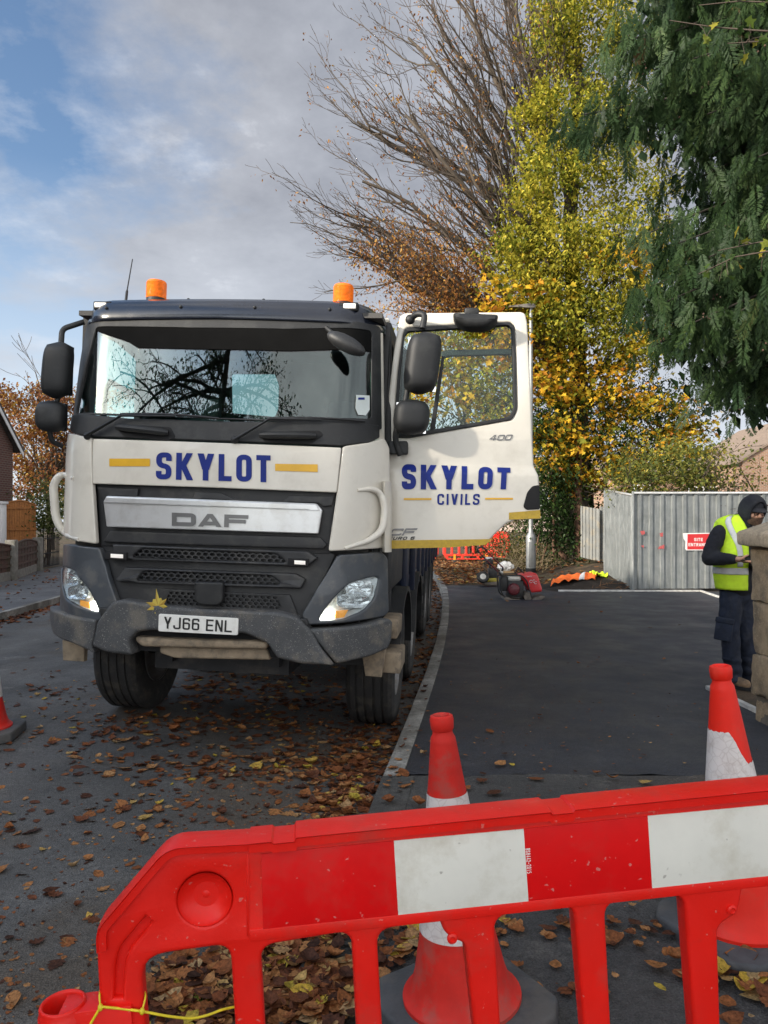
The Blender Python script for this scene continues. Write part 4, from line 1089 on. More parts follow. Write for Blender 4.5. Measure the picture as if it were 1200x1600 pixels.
for i in range(4):
    a, b = bounds[i], bounds[i+1]
    sh = sheet([(a[0], a[1]), (b[0], b[1]), (b[2], b[3]), (a[2], a[3])], M_WSHEET if i % 2 else M_REDSHEET)
    if i == 2:
        M_WTXT = mat('white_print', (.75, .72, .70), .5)
        lettering('lettering', 'BS8442-2015', [(828, 1325), (830.5, 1364), (823.5, 1365), (821, 1326)], lambda x, y, l=0: tuple(bp(x, y, .0232)[:2]) + (.0232 + l,), M_WTXT, sh, wd=.5, th=.16, gap=.18, lift=.0004)
x0 = bp(1199, 1300).x
for k in range(3):
    w_ = .245; y0 = -.034 ; mb = MB(); mb.slab([[(x0, -.155), (min(x0 + w_, XEND - .09), -.155), (min(x0 + w_, XEND - .09), -.03), (x0, -.03)]], .0016, .0005, fn=lambda x, y, z: (x, y, .0215 + z)); mb.build('reflective_panel', [M_REDSHEET, M_WSHEET][k % 2], barrier); x0 += w_
# moulded screw bosses, feet and the coupling socket at the end
for px, py in ((703, 1457), (1134, 1413)):
    p = bp(px, py); mb = MB(); mb.lathe([(.010, .019), (.010, .024), (.006, .026), (.004, .022), (.0, .022)], 16, Matrix.Translation((p.x, p.y, 0))); mb.build('boss', M_RED, frame)
for s0 in (.1, XEND - .35):
    mb = MB(); mb.box((s0, BOT - .02, -.26), (s0 + .12, BOT + .03, .26)); mb.build('foot', M_RED, barrier, bevel=.012)
p = bp(98, 1566); mb = MB()
C_ = Matrix.Translation((p.x, p.y, 0)) @ Matrix.Rotation(R(-90), 4, 'X')
mb.lathe([(.034, -.12), (.034, -.004), (.036, .001), (.040, .001), (.0415, -.003), (.0415, -.014), (.044, -.018), (.045, -.40)], 28, C_, cap=False)
mb.box((p.x, p.y - .40, -.030), (p.x + .13, p.y - .004, .030)); mb.lathe([(.034, -.1), (.0, -.1)], 20, C_)
mb.build('coupling_socket', M_RED, barrier, bevel=.004)
# cord
mbw = MB(BMAT)
LC = lambda x, y, l=.03: Vector((*bp(x, y, l)[:2], l))
mbw.tube(smoothline([LC(128, 1625), LC(143, 1597), LC(155, 1577, .032), LC(158, 1573, .032), LC(190, 1576, .028), LC(222, 1580), LC(262, 1588, .02), LC(300, 1592, .0), LC(326, 1586, -.01), LC(345, 1578, -.02), LC(372, 1572, -.034), LC(400, 1570, -.034)], .03), .0024, 8)
mbw.tube(smoothline([LC(157, 1574, .030), LC(155, 1556, .026), LC(157, 1545, .0), LC(160, 1540, -.026), LC(200, 1545, -.028), LC(225, 1546, -.01), LC(228, 1556, .016), LC(223, 1576, .030)], .02), .0018, 8)
for x, y in ((157, 1574), (222, 1580)): mbw.ball(LC(x, y, .031), .005, 6, (1, 1.4, 1))
cord = mbw.build('cord', M_CORD, smooth=60)
tag(cord, 'thin yellow cord knotted round the leg of the red barrier', 'cord')

# ------------------------------------------------------------------ traffic cones
M_CONE = mat('red_cone_plastic', (.76, .020, .008), .5, var=.07, vscale=7, spec=.3, bump=.05, dirt=(.42, .09, .06), dscale=8, damt=.45, dlo=.52, dhi=.75)
M_CONEOLD = mat('faded_cone_plastic', (.60, .022, .014), .6, var=.12, vscale=8, spec=.3, dirt=(.34, .09, .07), dscale=7, damt=.6)
M_RUBBER = mat('recycled_rubber_base', (.060, .064, .068), .75, var=.2, vscale=10, bump=.25, bscale=90, dirt=(.12, .11, .095), dscale=6, damt=.5)
def sleeve_mat():
    m_ = mat('worn_white_sleeve', (.72, .69, .66), .4, var=.05, vscale=12, dirt=(.48, .42, .38), dscale=16, damt=.55)
    N = m_.node_tree.nodes; L = m_.node_tree.links; b = N['Principled BSDF']
    v = N.new('ShaderNodeTexVoronoi'); v.feature = 'DISTANCE_TO_EDGE'; v.inputs['Scale'].default_value = 32
    tc = N.new('ShaderNodeTexCoord'); L.new(tc.outputs['Object'], v.inputs['Vector'])
    r_ = N.new('ShaderNodeValToRGB'); e = r_.color_ramp.elements; e[0].position = .0; e[1].position = .07; e[0].color = (.80, .77, .76, 1); e[1].color = (1, 1, 1, 1)
    L.new(v.outputs['Distance'], r_.inputs[0])
    mx = N.new('ShaderNodeMixRGB'); mx.blend_type = 'MULTIPLY'; mx.inputs[0].default_value = .8
    src = b.inputs['Base Color'].links[0].from_socket
    L.new(src, mx.inputs[1]); L.new(r_.outputs[0], mx.inputs[2]); L.new(mx.outputs[0], b.inputs['Base Color'])
    return m_
M_SLEEVE = sleeve_mat()
def cone_r(z): return .125 + (.0405 - .125) * (z - .28) / (.93 - .28)
def cone(loc, rot, sc, label, torn=0.0, m_=None, yaw=0.0, band=(.30, .745)):
    c = empty('traffic_cone', loc, rot); c.scale = (sc, sc, sc); tag(c, label, 'traffic cone', 'traffic cones')
    mb = MB(); mb.lathe([(.196, .066), (.196, .080), (.186, .088), (.168, .105), (.150, .16), (cone_r(.28), .28), (cone_r(.91), .91), (.041, .925), (.034, .938), (.033, .948), (.038, .955), (.040, .985), (.037, .997), (.030, 1.0), (.024, .992), (.022, .96)], 48)
    b = mb.build('body', m_ or M_CONE, c, smooth=40)
    mb = MB(); h_ = .255; k = .075
    o = [(-h_+k, -h_), (h_-k, -h_), (h_, -h_+k), (h_, h_-k), (h_-k, h_), (-h_+k, h_), (-h_, h_-k), (-h_, -h_+k)]
    mb.slab([rnd(o, .02)], .068, .016, fn=lambda x, y, z: (x*math.cos(yaw) - y*math.sin(yaw), x*math.sin(yaw) + y*math.cos(yaw), z))
    mb.build('base', M_RUBBER, c, smooth=40)
    vs = []; n = 96; rows = 12; fs = []
    for j in range(rows + 1):
        for i in range(n):
            a = 2*math.pi*i/n; top = band[1]
            if torn:
                d = (a - R(250)) % (2*math.pi)                                  # torn away on one side
                top += .025 - torn * sstep(0, R(52), d) * (1 - sstep(R(150), R(170), d)) + .0018*math.sin(19*a) + .0012*math.sin(43*a)
            z = band[0] + (top - band[0]) * j / rows
            r_ = cone_r(z) + .0022; vs.append((r_*math.cos(a), r_*math.sin(a), z))
    for j in range(rows):
        for i in range(n): fs.append((j*n+i, j*n+(i+1) % n, (j+1)*n+(i+1) % n, (j+1)*n+i))
    mb = MB(); mb.add(vs, fs); mb.build('reflective_sleeve', M_SLEEVE, b, smooth=60)
    return c
P1_ = at(724, 1592, 2.38)
cone((P1_.x, P1_.y, foot_z(P1_.x, P1_.y)), (0, R(-4.2), 0), .95, 'red and white cone standing directly behind the middle of the striped barrier', m_=M_CONEOLD, yaw=.5)
P2_ = at(1166, 1450, 2.78)
cone((P2_.x, P2_.y, foot_z(P2_.x, P2_.y)), (0, R(-5.5), 0), 1.0, 'traffic cone with a torn white sleeve, on the footway near the stone pier', torn=.115, yaw=.35)
P3_ = at(-24, 1142, 5.55)
cone((P3_.x, P3_.y, road_z(P3_.x, P3_.y)), (0, 0, 0), .95, 'traffic cone on the road in front of the lorry, only its base corner in sight', yaw=.15, m_=M_CONEOLD)

# ------------------------------------------------------------------ fallen leaves
M_LEAF = leafmat('dead_leaf', [(0, (.035, .018, .013)), (.22, (.085, .036, .022)), (.42, (.17, .062, .028)), (.60, (.25, .098, .036)), (.76, (.34, .165, .065)), (.88, (.36, .25, .13)), (.955, (.50, .34, .05)), (1, (.22, .26, .05))], trans=.15, rough=.6, mottle=.5)
def leaf_geo(kind, curl, rng):
    """one leaf lying near z=0, length 1 along x"""
    if kind == 0:                              # oval
        xs = [0, .12, .3, .5, .7, .88, 1.0]; ws = [.02, .16, .27, .31, .26, .13, .0]
    elif kind == 1:                            # broad
        xs = [0, .08, .25, .45, .65, .85, 1.0]; ws = [.05, .25, .38, .40, .33, .16, .01]
    else:                                      # lobed
        xs = [0, .10, .26, .34, .48, .60, .70, .84, 1.0]; ws = [.05, .30, .52, .26, .50, .22, .30, .10, .0]
    a = curl * rng.uniform(.5, 1.4); tw = rng.uniform(-.4, .4) * curl; fold = rng.uniform(.1, .7) * curl
    vs = []; fs = []
    for i, (x, w) in enumerate(zip(xs, ws)):
        w = w * rng.uniform(.88, 1.12)
        for s_ in (-1, -.5, 0, .5, 1):
            y = s_ * w
            z = a * (x - .45)**2 * .9 + fold * abs(y) + tw * (x - .5) * y * 2 + rng.uniform(-.015, .015)
            vs.append((x - .5, y * (1 - .15*fold), z))
    n = 5
    for i in range(len(xs) - 1):
        for k in range(n - 1): fs.append((i*n+k, (i+1)*n+k, (i+1)*n+k+1, i*n+k+1))
    v = np.array(vs); v[:, 2] -= v[:, 2].min()
    return v, fs
def set_rnd(me, vals):
    at_ = me.attributes.new('rnd', 'FLOAT', 'FACE'); at_.data.foreach_set('value', np.asarray(vals, dtype=np.float32))
LEAFS = [leaf_geo(k_, c, RNG) for k_, c in ((0, .10), (2, .15), (1, .12), (0, .5), (2, .7), (1, 1.1), (2, .3), (0, .2), (1, .2), (2, .2), (0, 1.2), (2, .9), (1, .3), (0, .3), (2, .1), (1, .6))]
def gz(x, y):
    if x > kerb_x(y) + .02: return foot_z(x, y) + .014
    if x < LK(y): return 0.003
    return road_z(x, y)
leaf_pos = []
def cluster(px, py, n, sx, sy, s0=.05, s1=.10, tone=(.05, .8), pile=0.0, gy=None):
    g = -.06
    Y = (CZ - g) * F / (py - HY); X = (px - CX) / F * Y
    for _ in range(int(n*2.1)):
        x = X + RNG.normal(0, sx); y = Y + RNG.normal(0, sy)
        if y < 1.2: continue
        leaf_pos.append((x, y, RNG.uniform(s0, s1) * RNG.choice([.45, .6, .75, .9, 1.1]), float(np.clip(RNG.uniform(*tone) + RNG.choice([0, 0, 0, .12, .25]), 0, .97)), abs(RNG.normal(0, pile)) if pile else 0))
for args in ((330, 1080, 90, .55, .30), (430, 1130, 110, .5, .28), (500, 1180, 80, .28, .25), (540, 1225, 70, .16, .22), (250, 1130, 60, .35, .2), (360, 1190, 80, .4, .18),
             (470, 1090, 90, .45, .35), (560, 1150, 40, .12, .3), (590, 1100, 40, .12, .4), (530, 1250, 60, .12, .12), (390, 1060, 90, .5, .4), (560, 1180, 50, .12, .3), (230, 1200, 30, .4, .2), (300, 1250, 18, .5, .2),
             (170, 1150, 45, .6, .4), (110, 1230, 30, .6, .4), (60, 1330, 26, .5, .3), (60, 1460, 22, .4, .25), (60, 1380, 14, .3, .2), (120, 1100, 40, .8, .5), (400, 1270, 16, .35, .15)):
    cluster(*args)
cluster(410, 1520, 260, .17, .16, .05, .095, (.0, .85), .012)
cluster(300, 1560, 170, .12, .10, .05, .09, (.0, .85), .012)
cluster(470, 1450, 90, .10, .12, .05, .09, (.0, .85), .01)
cluster(480, 1580, 120, .10, .08, .05, .09, (0, .8), .012)
cluster(1225, 1560, 170, .13, .12, .06, .10, (.2, .92), .014)
cluster(650, 1520, 50, .16, .16, .05, .09, (.1, .85)); cluster(860, 1510, 22, .25, .2, .05, .08, (.1, .8)); cluster(980, 1470, 16, .3, .3, .05, .09, (.1, .8)); cluster(620, 1460, 16, .12, .1)
cluster(760, 1235, 8, .5, .3); cluster(900, 1200, 6, .8, .5)
leaf_pos.sort(key=lambda p: p[1])
NEAR = leaf_pos[:]
random.shuffle(NEAR)
idx = sorted(range(len(leaf_pos)), key=lambda i: leaf_pos[i][1] / leaf_pos[i][2])
vis_ = []
for i in idx:                                    # the ones that show largest in the photograph become single objects
    x, y, s_, t, h = leaf_pos[i]; z = gz(x, y)
    px, py = CX + F*x/y, HY - F*(z - CZ)/y
    if 2 < px < 1198 and py < 1596 and not (px > 390 and 1225 < py < 1450) : vis_.append(i)
    if len(vis_) >= 290: break
single = set(vis_)
LM = []
for k, (v, fs) in enumerate(LEAFS):
    for tone in (.05, .15, .25, .35, .45, .55, .65, .75, .84, .92, .97):
        me = bpy.data.meshes.new('fallen_leaf'); me.from_pydata([tuple(p) for p in v], [], fs); finish(me, 0); set_rnd(me, [tone + .05*math.sin(7*k)] * len(fs)); me.materials.append(M_LEAF)
        me.polygons.foreach_set('use_smooth', np.ones(len(fs), dtype=bool)); LM.append((tone, me))
def leaf_M(x, y, z, s_):
    return Matrix.Translation((x, y, z)) @ Matrix.Rotation(RNG.uniform(0, 6.28), 4, 'Z') @ Matrix.Rotation(RNG.normal(0, .16), 4, 'X') @ Matrix.Rotation(RNG.normal(0, .12), 4, 'Y') @ Matrix.Diagonal((s_, s_, s_, 1))
for i in sorted(single):
    x, y, s_, t, h = leaf_pos[i]
    c = [m_ for tn, m_ in LM if abs(tn - t) < .06] or [LM[0][1]]
    o = bpy.data.objects.new('fallen_leaf', c[int(RNG.integers(len(c)))]); COL.objects.link(o)
    o.matrix_world = leaf_M(x, y, gz(x, y) + .002 + h, s_)
    tag(o, 'curled brown dead leaf lying on the ground near the barrier', 'leaf', 'fallen leaves on the ground')
def leaf_mass(name, items, m_, label, leafs=LEAFS):
    V = []; Fc = []; C = []; n0 = 0
    for x, y, z, s_, t in items:
        v, fs = leafs[int(RNG.integers(len(leafs)))]
        M_ = np.array(leaf_M(x, y, z, s_)); w = v @ M_[:3, :3].T + M_[:3, 3]
        V.append(w); Fc += [[i + n0 for i in f] for f in fs]; C += [t] * len(fs); n0 += len(v)
    me = bpy.data.meshes.new(name); me.from_pydata(np.concatenate(V).tolist(), [], Fc); finish(me, 0); set_rnd(me, C)
    me.polygons.foreach_set('use_smooth', np.ones(len(Fc), dtype=bool))
    return tag(obj(name, me, m_), label, 'leaf litter', kind='stuff')
items = [(x, y, gz(x, y) + .002 + h, s_, t) for i, (x, y, s_, t, h) in enumerate(leaf_pos) if i not in single]
for _ in range(420):                              # scattered along the road, thinning out
    y = 4 + 26 * RNG.random()**1.3; x = RNG.uniform(-7, .5)
    items.append((x, y, gz(x, y) + .002, RNG.uniform(.05, .1), RNG.uniform(.1, .9)))
for _ in range(900):                              # in the gutter
    y = RNG.uniform(4.8, 30); x = kerb_x(y) - .03 - abs(RNG.normal(0, .22)); items.append((x, y, gz(x, y) + .003, RNG.uniform(.05, .10), RNG.uniform(0, .85)))
for _ in range(1500):                             # drift along the opposite kerb
    y = RNG.uniform(8, 32); x = LK(y) + .05 + abs(RNG.normal(0, .22)); items.append((x, y, gz(x, y) + .004, RNG.uniform(.06, .12), RNG.uniform(.05, .6)))
for _ in range(600):
    y = RNG.uniform(9, 34); x = LK(y) - .2 - 3.2 * RNG.random()**.6; items.append((x, y, .006, RNG.uniform(.06, .11), RNG.uniform(.05, .7)))
for _ in range(3600):                             # far end of the footway and the verge
    y = RNG.uniform(17.7, 31); x = RNG.uniform(.2, 7.5) if RNG.random() < .35 else kerb_x(y) + RNG.normal(.8, 1.1)
    items.append((x, y, (.0 if x > kerb_x(y) else road_z(x, y)) + .03 + (max(0, min(0.5, (x - 4.2) * 0.25)) * sstep(18, 20.5, y)), RNG.uniform(.08, .15), RNG.uniform(.4, .93)))
for _ in range(5200):                             # trodden crumbs of leaf between the whole ones
    if RNG.random() < .75: y = 2.2 + 9*RNG.random()**1.6; x = kerb_x(y) - .02 - abs(RNG.normal(0, .75))
    else: y = RNG.uniform(1.5, 9); x = RNG.uniform(-3.5, 2.6)
    items.append((x, y, gz(x, y) + .001, RNG.uniform(.008, .028), RNG.uniform(.05, .9)))
for _ in range(26): 
    x, y = RNG.uniform(.5, 5.5), RNG.uniform(5, 15); items.append((x, y, gz(x, y) + .002, RNG.uniform(.04, .08), RNG.uniform(.5, .95)))
leaf_mass('fallen_leaves', items, M_LEAF, 'scattered autumn leaf litter over the road, gutter and verge')
# the yellow maple leaf caught on the lorry's bumper
def maple(s_, fold=.25):
    rs = [(0, -.5, 0)]; tips = []
    pts = []
    for a, r_ in ((-90, .12), (-62, .42), (-40, .25), (-12, .56), (8, .34), (28, .62), (44, .36), (62, .46), (76, .40), (90, .92), (104, .40), (118, .46), (136, .36), (152, .62), (172, .34), (192, .56), (220, .25), (242, .42)):
        pts.append((r_*math.cos(R(a))*s_, r_*math.sin(R(a))*s_, fold*s_*(abs(math.cos(R(a)))*r_ - .1) + (.05*s_ if r_ > .5 else 0)))
    return [(0, 0, 0)] + pts, [(0, i+1, (i+1) % len(pts) + 1) for i in range(len(pts))]
v, f = maple(.13)
ml = MB(TMAT @ Matrix.Translation(tuple(FB(252, 946, .05))) @ Matrix.Rotation(R(80), 4, 'X') @ Matrix.Rotation(R(12), 4, 'Z')); ml.add(v, f)
M_MAPLE = leafmat('yellow_maple_leaf', [(0, (.50, .36, .06)), (.5, (.62, .50, .10)), (1, (.45, .28, .06))], trans=.2)
mo = ml.build('maple_leaf', M_MAPLE, smooth=0); set_rnd(mo.data, RNG.random(len(f)))
tag(mo, 'large yellow maple leaf caught on the bumper above the number plate', 'leaf')

# ------------------------------------------------------------------ stone gate pier
from mathutils import noise as mnoise
def stone_mat(name, c0, c1, c2):
    m_ = mat(name, c0, .92, var=.22, vscale=9, bump=.7, bscale=45, dirt=c2, dscale=5, damt=.75, dlo=.48, dhi=.66, speck=(c1, 70, .62, .5)); return m_
M_STONE = stone_mat('buff_sandstone', (.30, .225, .14), (.44, .36, .25), (.12, .10, .075))
M_CAPST = stone_mat('grey_capstone', (.27, .225, .165), (.40, .36, .29), (.11, .10, .08))
def rough_block(mb, lo, hi, amp, seed, step=.032, rr=.016):
    bm = bmesh.new(); bmesh.ops.create_cube(bm, size=1)
    sx, sy, sz = (hi[i]-lo[i] for i in range(3))
    for ax, L_ in ((0, sx), (1, sy), (2, sz)):
        k = -L_/2 + step
        while k < L_/2 - .01:
            co = [0, 0, 0]; co[ax] = k / L_; no = [0, 0, 0]; no[ax] = 1
            bmesh.ops.bisect_plane(bm, geom=bm.verts[:] + bm.edges[:] + bm.faces[:], plane_co=co, plane_no=no); k += step
    for v in bm.verts:
        p = Vector((v.co.x*sx, v.co.y*sy, v.co.z*sz)); q = p.copy()
        h = Vector((sx/2 - rr, sy/2 - rr, sz/2 - rr)); cl = Vector([max(-h[i], min(h[i], q[i])) for i in range(3)])
        d = q - cl
        if d.length > 1e-6: q = cl + d.normalized() * rr
        n = d.normalized() if d.length > 1e-6 else Vector((0, 0, 1))
        w = q + Vector([(lo[i]+hi[i])/2 for i in range(3)])
        s_ = mnoise.noise(w*5 + Vector((seed, 0, 0))) * amp + mnoise.noise(w*14 + Vector((0, seed, 0))) * amp * .5 + mnoise.noise(w*34) * amp * .4 + abs(mnoise.noise(w*9 + Vector((seed, 3, 1)))) * -amp * .6
        v.co = w + n * s_
    bm.verts.index_update()
    mb.add([v.co[:] for v in bm.verts], [[v.index for v in f.verts] for f in bm.faces]); bm.free()
PX0, PX1, PY0, PY1 = 2.87, 3.42, 5.36, 5.90
pier = empty('gate_pier', (0, 0, 0)); tag(pier, 'buff stone gate pier with a pyramid capstone beside the new footway', 'gate pier')
for i, (z0, z1) in enumerate(((-.03, .20), (.205, .52), (.525, .93), (.935, 1.352))):
    mb = MB(); j = .012 * math.sin(4*i); rough_block(mb, (PX0 + j + (.03 if i == 0 else 0), PY0, z0), (PX1 + j, PY1 + j*.5, z1), .016, i*7.3); mb.build('stone_block', M_STONE, pier, smooth=60)
mb = MB(); mb.box((PX0 + .03, PY0 + .03, -.03), (PX1 - .02, PY1 - .02, 1.36)); mb.build('mortar', mat('dark_mortar', (.12, .105, .085), .95, var=.2), pier)
mb = MB(); rough_block(mb, (PX0 - .085, PY0 - .085, 1.355), (PX1 + .085, PY1 + .085, 1.465), .008, 51, rr=.02)
cx_, cy_ = (PX0+PX1)/2, (PY0+PY1)/2
hx, hy = (PX1-PX0)/2 + .08, (PY1-PY0)/2 + .08
mb.loft([[(cx_ + sx*hx*k, cy_ + sy*hy*k, z) for sx, sy in ((-1, -1), (1, -1), (1, 1), (-1, 1))] for k, z in ((1, 1.45), (.97, 1.468), (.5, 1.55), (.06, 1.625))])
mb.build('capstone', M_CAPST, pier, smooth=40, bevel=.006)

# ------------------------------------------------------------------ metal site hoarding
def galv():
    m_ = mat('galvanised_sheet', (.21, .225, .225), .45, metal=.5, var=.14, vscale=3.5, dirt=(.24, .25, .245), dscale=7, damt=.6, bump=.06, bscale=60, rvar=.1)
    N = m_.node_tree.nodes; L = m_.node_tree.links; b = N['Principled BSDF']
    tc = N.new('ShaderNodeTexCoord'); mp = N.new('ShaderNodeMapping'); mp.inputs['Scale'].default_value = (26, 26, 2.2); L.new(tc.outputs['Object'], mp.inputs[0])
    n = N.new('ShaderNodeTexNoise'); n.inputs['Scale'].default_value = 1; n.inputs['Detail'].default_value = 6; L.new(mp.outputs[0], n.inputs['Vector'])
    r_ = N.new('ShaderNodeValToRGB'); e = r_.color_ramp.elements; e[0].position = .54; e[1].position = .72; e[0].color = (0, 0, 0, 1); e[1].color = (.5, .5, .5, 1); L.new(n.outputs['Fac'], r_.inputs[0])
    mx = N.new('ShaderNodeMixRGB'); src = b.inputs['Base Color'].links[0].from_socket; L.new(r_.outputs[0], mx.inputs[0]); L.new(src, mx.inputs[1]); mx.inputs[2].default_value = (.40, .41, .40, 1); L.new(mx.outputs[0], b.inputs['Base Color'])
    return m_
M_GALV = galv()
M_RUSTGALV = mat('weathered_sheet', (.15, .155, .15), .6, metal=.4, var=.15, vscale=3, dirt=(.22, .19, .14), dscale=5, damt=.6)
def corrugated(name, p, q, zb0, zb1, h, pitch, depth, m_, parent=None, flip=1):
    p = Vector((*p, 0)); q = Vector((*q, 0)); d = (q-p); L_ = d.length; d.normalize(); n = Vector((d.y, -d.x, 0)) * flip
    prof = [(0, 0), (.30, 0), (.36, 1), (.62, 1), (.68, 0)]
    xs = []; k = 0
    while k*pitch < L_:
        for a, b in prof:
            if (k+a)*pitch <= L_: xs.append(((k+a)*pitch, b*depth))
        k += 1
    xs.append((L_, 0)); vs = []; fs = []
    for t in lin(0, 1, 9):
        for x, o in xs:
            c = p + d*x + n*(o + .004*math.sin(9*t + 2.1*x)); zb = zb0 + (zb1-zb0)*x/L_
            vs.append((c.x, c.y, zb + h*t))
    m__ = len(xs)
    for j in range(8):
        for i in range(m__-1): fs.append((j*m__+i, j*m__+i+1, (j+1)*m__+i+1, (j+1)*m__+i))
    n0 = len(vs)
    vs += [(v[0] - n.x*.0015, v[1] - n.y*.0015, v[2]) for v in vs]; fs += [tuple(i + n0 for i in f[::-1]) for f in fs]
    mb = MB(); mb.add(vs, fs); return mb.build(name, m_, parent, smooth=20, fixn=False)
hd = empty('site_hoarding', (5.45, 16.5, 0)); tag(hd, 'grey galvanised corrugated hoarding carrying a red sign, standing at the end of the new asphalt', 'hoarding')
HZ = lambda px, py, Y=16.5: at(px, py, Y).z
def hpar(o): o.parent = hd; o.matrix_parent_inverse = hd.matrix_world.inverted(); return o
bpy.context.view_layer.update()
hpar(corrugated('front_sheet', (5.46, 16.5), (9.6, 16.5), .03, .06, 2.07, .245, .035, M_GALV))
hpar(corrugated('return_sheet', (5.55, 18.9), (5.44, 16.55), .22, .0, 2.05, .115, .022, M_GALV))
mb = MB(); mb.tube([(5.43, 16.46, -.05), (5.43, 16.46, 2.16)], .03, 10); hpar(mb.build('post', M_GALV))
mb = MB(); mb.tube([(5.54, 18.95, .1), (5.54, 18.95, 2.32)], .03, 10); hpar(mb.build('post', M_GALV))
mb = MB(); mb.box((5.44, 16.43, 2.105), (9.6, 16.50, 2.15)); hpar(mb.build('top_rail', M_STEEL, bevel=.006))
mb = MB(); mb.bar((5.44, 16.5, 2.08), (5.55, 18.9, 2.29), .05, .04); hpar(mb.build('top_rail', M_STEEL, bevel=.006))
M_SIGNRED = mat('sign_red', (.46, .018, .022), .45, var=.06); M_SIGNW = mat('sign_white', (.62, .61, .60), .5, var=.04)
YS_ = 16.455
M_SCRAP = mat('faded_red_sticker', (.36, .07, .07), .6, var=.3, vscale=60)
for pts in ([(1000, 830), (1007, 829), (1008, 834), (1003, 836)], [(1031, 833), (1036, 832), (1036, 838), (1032, 839)], [(1030, 854), (1038, 851), (1038, 857), (1028, 858)], [(1001, 853), (1006, 852), (1006, 856)]):
    mb = MB(); q = [at(x, y, YS_) for x, y in pts]; mb.slab([[(p.x, p.z) for p in q]], .002, 0, fn=lambda x, y, z: (x, YS_ + .004 - z, y)); hpar(mb.build('sticker_scrap', M_SCRAP))
sg = empty('site_sign', at(1091, 846, YS_)); tag(sg, 'red sign with white lettering fixed on the metal hoarding', 'sign')
def spt(x, y, l=0): p = at(x, y, YS_) - sg.location; return (p.x, p.y - l, p.z)
mb = MB(); q = [spt(*c) for c in ((1072.5, 833), (1110.5, 832.5), (1110, 860), (1072, 860))]; mb.slab([[(p[0], p[2]) for p in q]], .004, .001, fn=lambda x, y, z: (x, -z, y)); mb.build('board', M_SIGNW, sg)
mb = MB(); q = [spt(*c) for c in ((1074, 834.5), (1109, 834), (1108.5, 858.5), (1073.7, 858.5))]; mb.slab([[(p[0], p[2]) for p in q]], .0015, 0, fn=lambda x, y, z: (x, -.0045 - z, y)); mb.build('red_face', M_SIGNRED, sg)
mb = MB(); q = [spt(*c) for c in ((1067, 833), (1072.4, 833), (1072, 859), (1070.5, 858), (1071, 846), (1068, 842))]; mb.slab([[(p[0], p[2]) for p in q]], .002, 0, fn=lambda x, y, z: (x, -z, y)); mb.build('torn_paper', M_SIGNW, sg)
lettering('lettering', 'SITE', [(1084.5, 840.5), (1098, 840.5), (1098, 845.5), (1084.5, 845.5)], lambda x, y, l=0: spt(x, y, .0062 + l), M_SIGNW, sg, wd=.66, th=.2, gap=.18, r=.2, widths={'I': .22}, lift=.001)
lettering('lettering', 'ENTRANCE', [(1075.5, 848.5), (1107.5, 848.5), (1107.5, 853.5), (1075.5, 853.5)], lambda x, y, l=0: spt(x, y, .0062 + l), M_SIGNW, sg, wd=.72, th=.2, gap=.16, r=.2, lift=.001)
for i, (p, q, z0, z1, h) in enumerate((((5.44, 20.9), (5.86, 20.5), .50, .40, 1.42), ((5.88, 20.6), (6.2, 20.45), .40, .36, 1.5))):
    o = corrugated('hoarding_sheet', p, q, z0, z1, h, .10, .02, M_RUSTGALV)
    tag(o, ['dull corrugated sheet standing on the weedy bank, farther from the hoarding', 'dull corrugated sheet on the weedy bank, against the hoarding corner'][i], 'metal sheet', 'loose metal sheets')

# ------------------------------------------------------------------ lamp post
M_LAMPG = mat('galvanised_post', (.25, .26, .26), .5, metal=.5, var=.12, dirt=(.28, .28, .27), dscale=6, damt=.5)
M_LAMPH = mat('brown_grey_lantern', (.16, .145, .13), .5, var=.1)
LPX = at(829.5, 890, 21); lamp = empty('street_lamp', (LPX.x, 21, .02)); tag(lamp, 'galvanised street lamp with a flat lantern rising behind the open lorry door', 'street lamp')
mb = MB(); mb.lathe([(.135, -.1), (.135, 1.03), (.125, 1.08), (.07, 1.17), (.062, 1.3), (.052, 7.42), (.0, 7.43)], 20); mb.build('column', M_LAMPG, lamp)
mb = MB(); mb.cbox((-.04, -.135, .55), (.10, .012, .7)); mb.build('service_door', M_LAMPG, lamp, bevel=.01)
mb = MB(); mb.lathe([(.142, .05), (.142, .17)], 20); mb.build('collar', M_DARK, lamp)
mb = MB(); mb.loft([[(x, y, z0), (x, -y, z0), (x, -y*.8, z1), (x, y*.8, z1)] for x, y, z0, z1 in ((.12, .07, 7.40, 7.50), (-.05, .12, 7.38, 7.51), (-.35, .15, 7.39, 7.46), (-.62, .12, 7.41, 7.44))]); mb.build('lantern', M_LAMPH, lamp, smooth=30)

# ------------------------------------------------------------------ plate compactors and things on the footway
M_MRED = mat('machine_red', (.62, .018, .022), .35, var=.05, coat=.2, dirt=(.4, .08, .07), damt=.3)
M_MBLK = mat('machine_black', (.016, .016, .017), .5, var=.2, dirt=(.07, .06, .05), damt=.4)
M_MSTEEL = mat('muddy_steel', (.16, .135, .11), .75, var=.3, vscale=14, dirt=(.07, .06, .05), damt=.6)
M_SILV = mat('engine_silver', (.55, .53, .48), .4, metal=.5, var=.1)
M_MAROON = mat('recoil_maroon', (.13, .015, .022), .4, var=.15)
M_YELL = mat('machine_yellow', (.42, .34, .03), .5, var=.2, dirt=(.12, .10, .06), damt=.6)
K = 14.8 / F
pc = empty('plate_compactor', at(814, 941, 14.8)); tag(pc, 'red and black plate compactor with a folded red handle on the new asphalt', 'compactor')
X = lambda zx: (700 + zx/7.5 - 814) * K
Z = lambda zy: (941 - (840 + zy/7.5)) * K
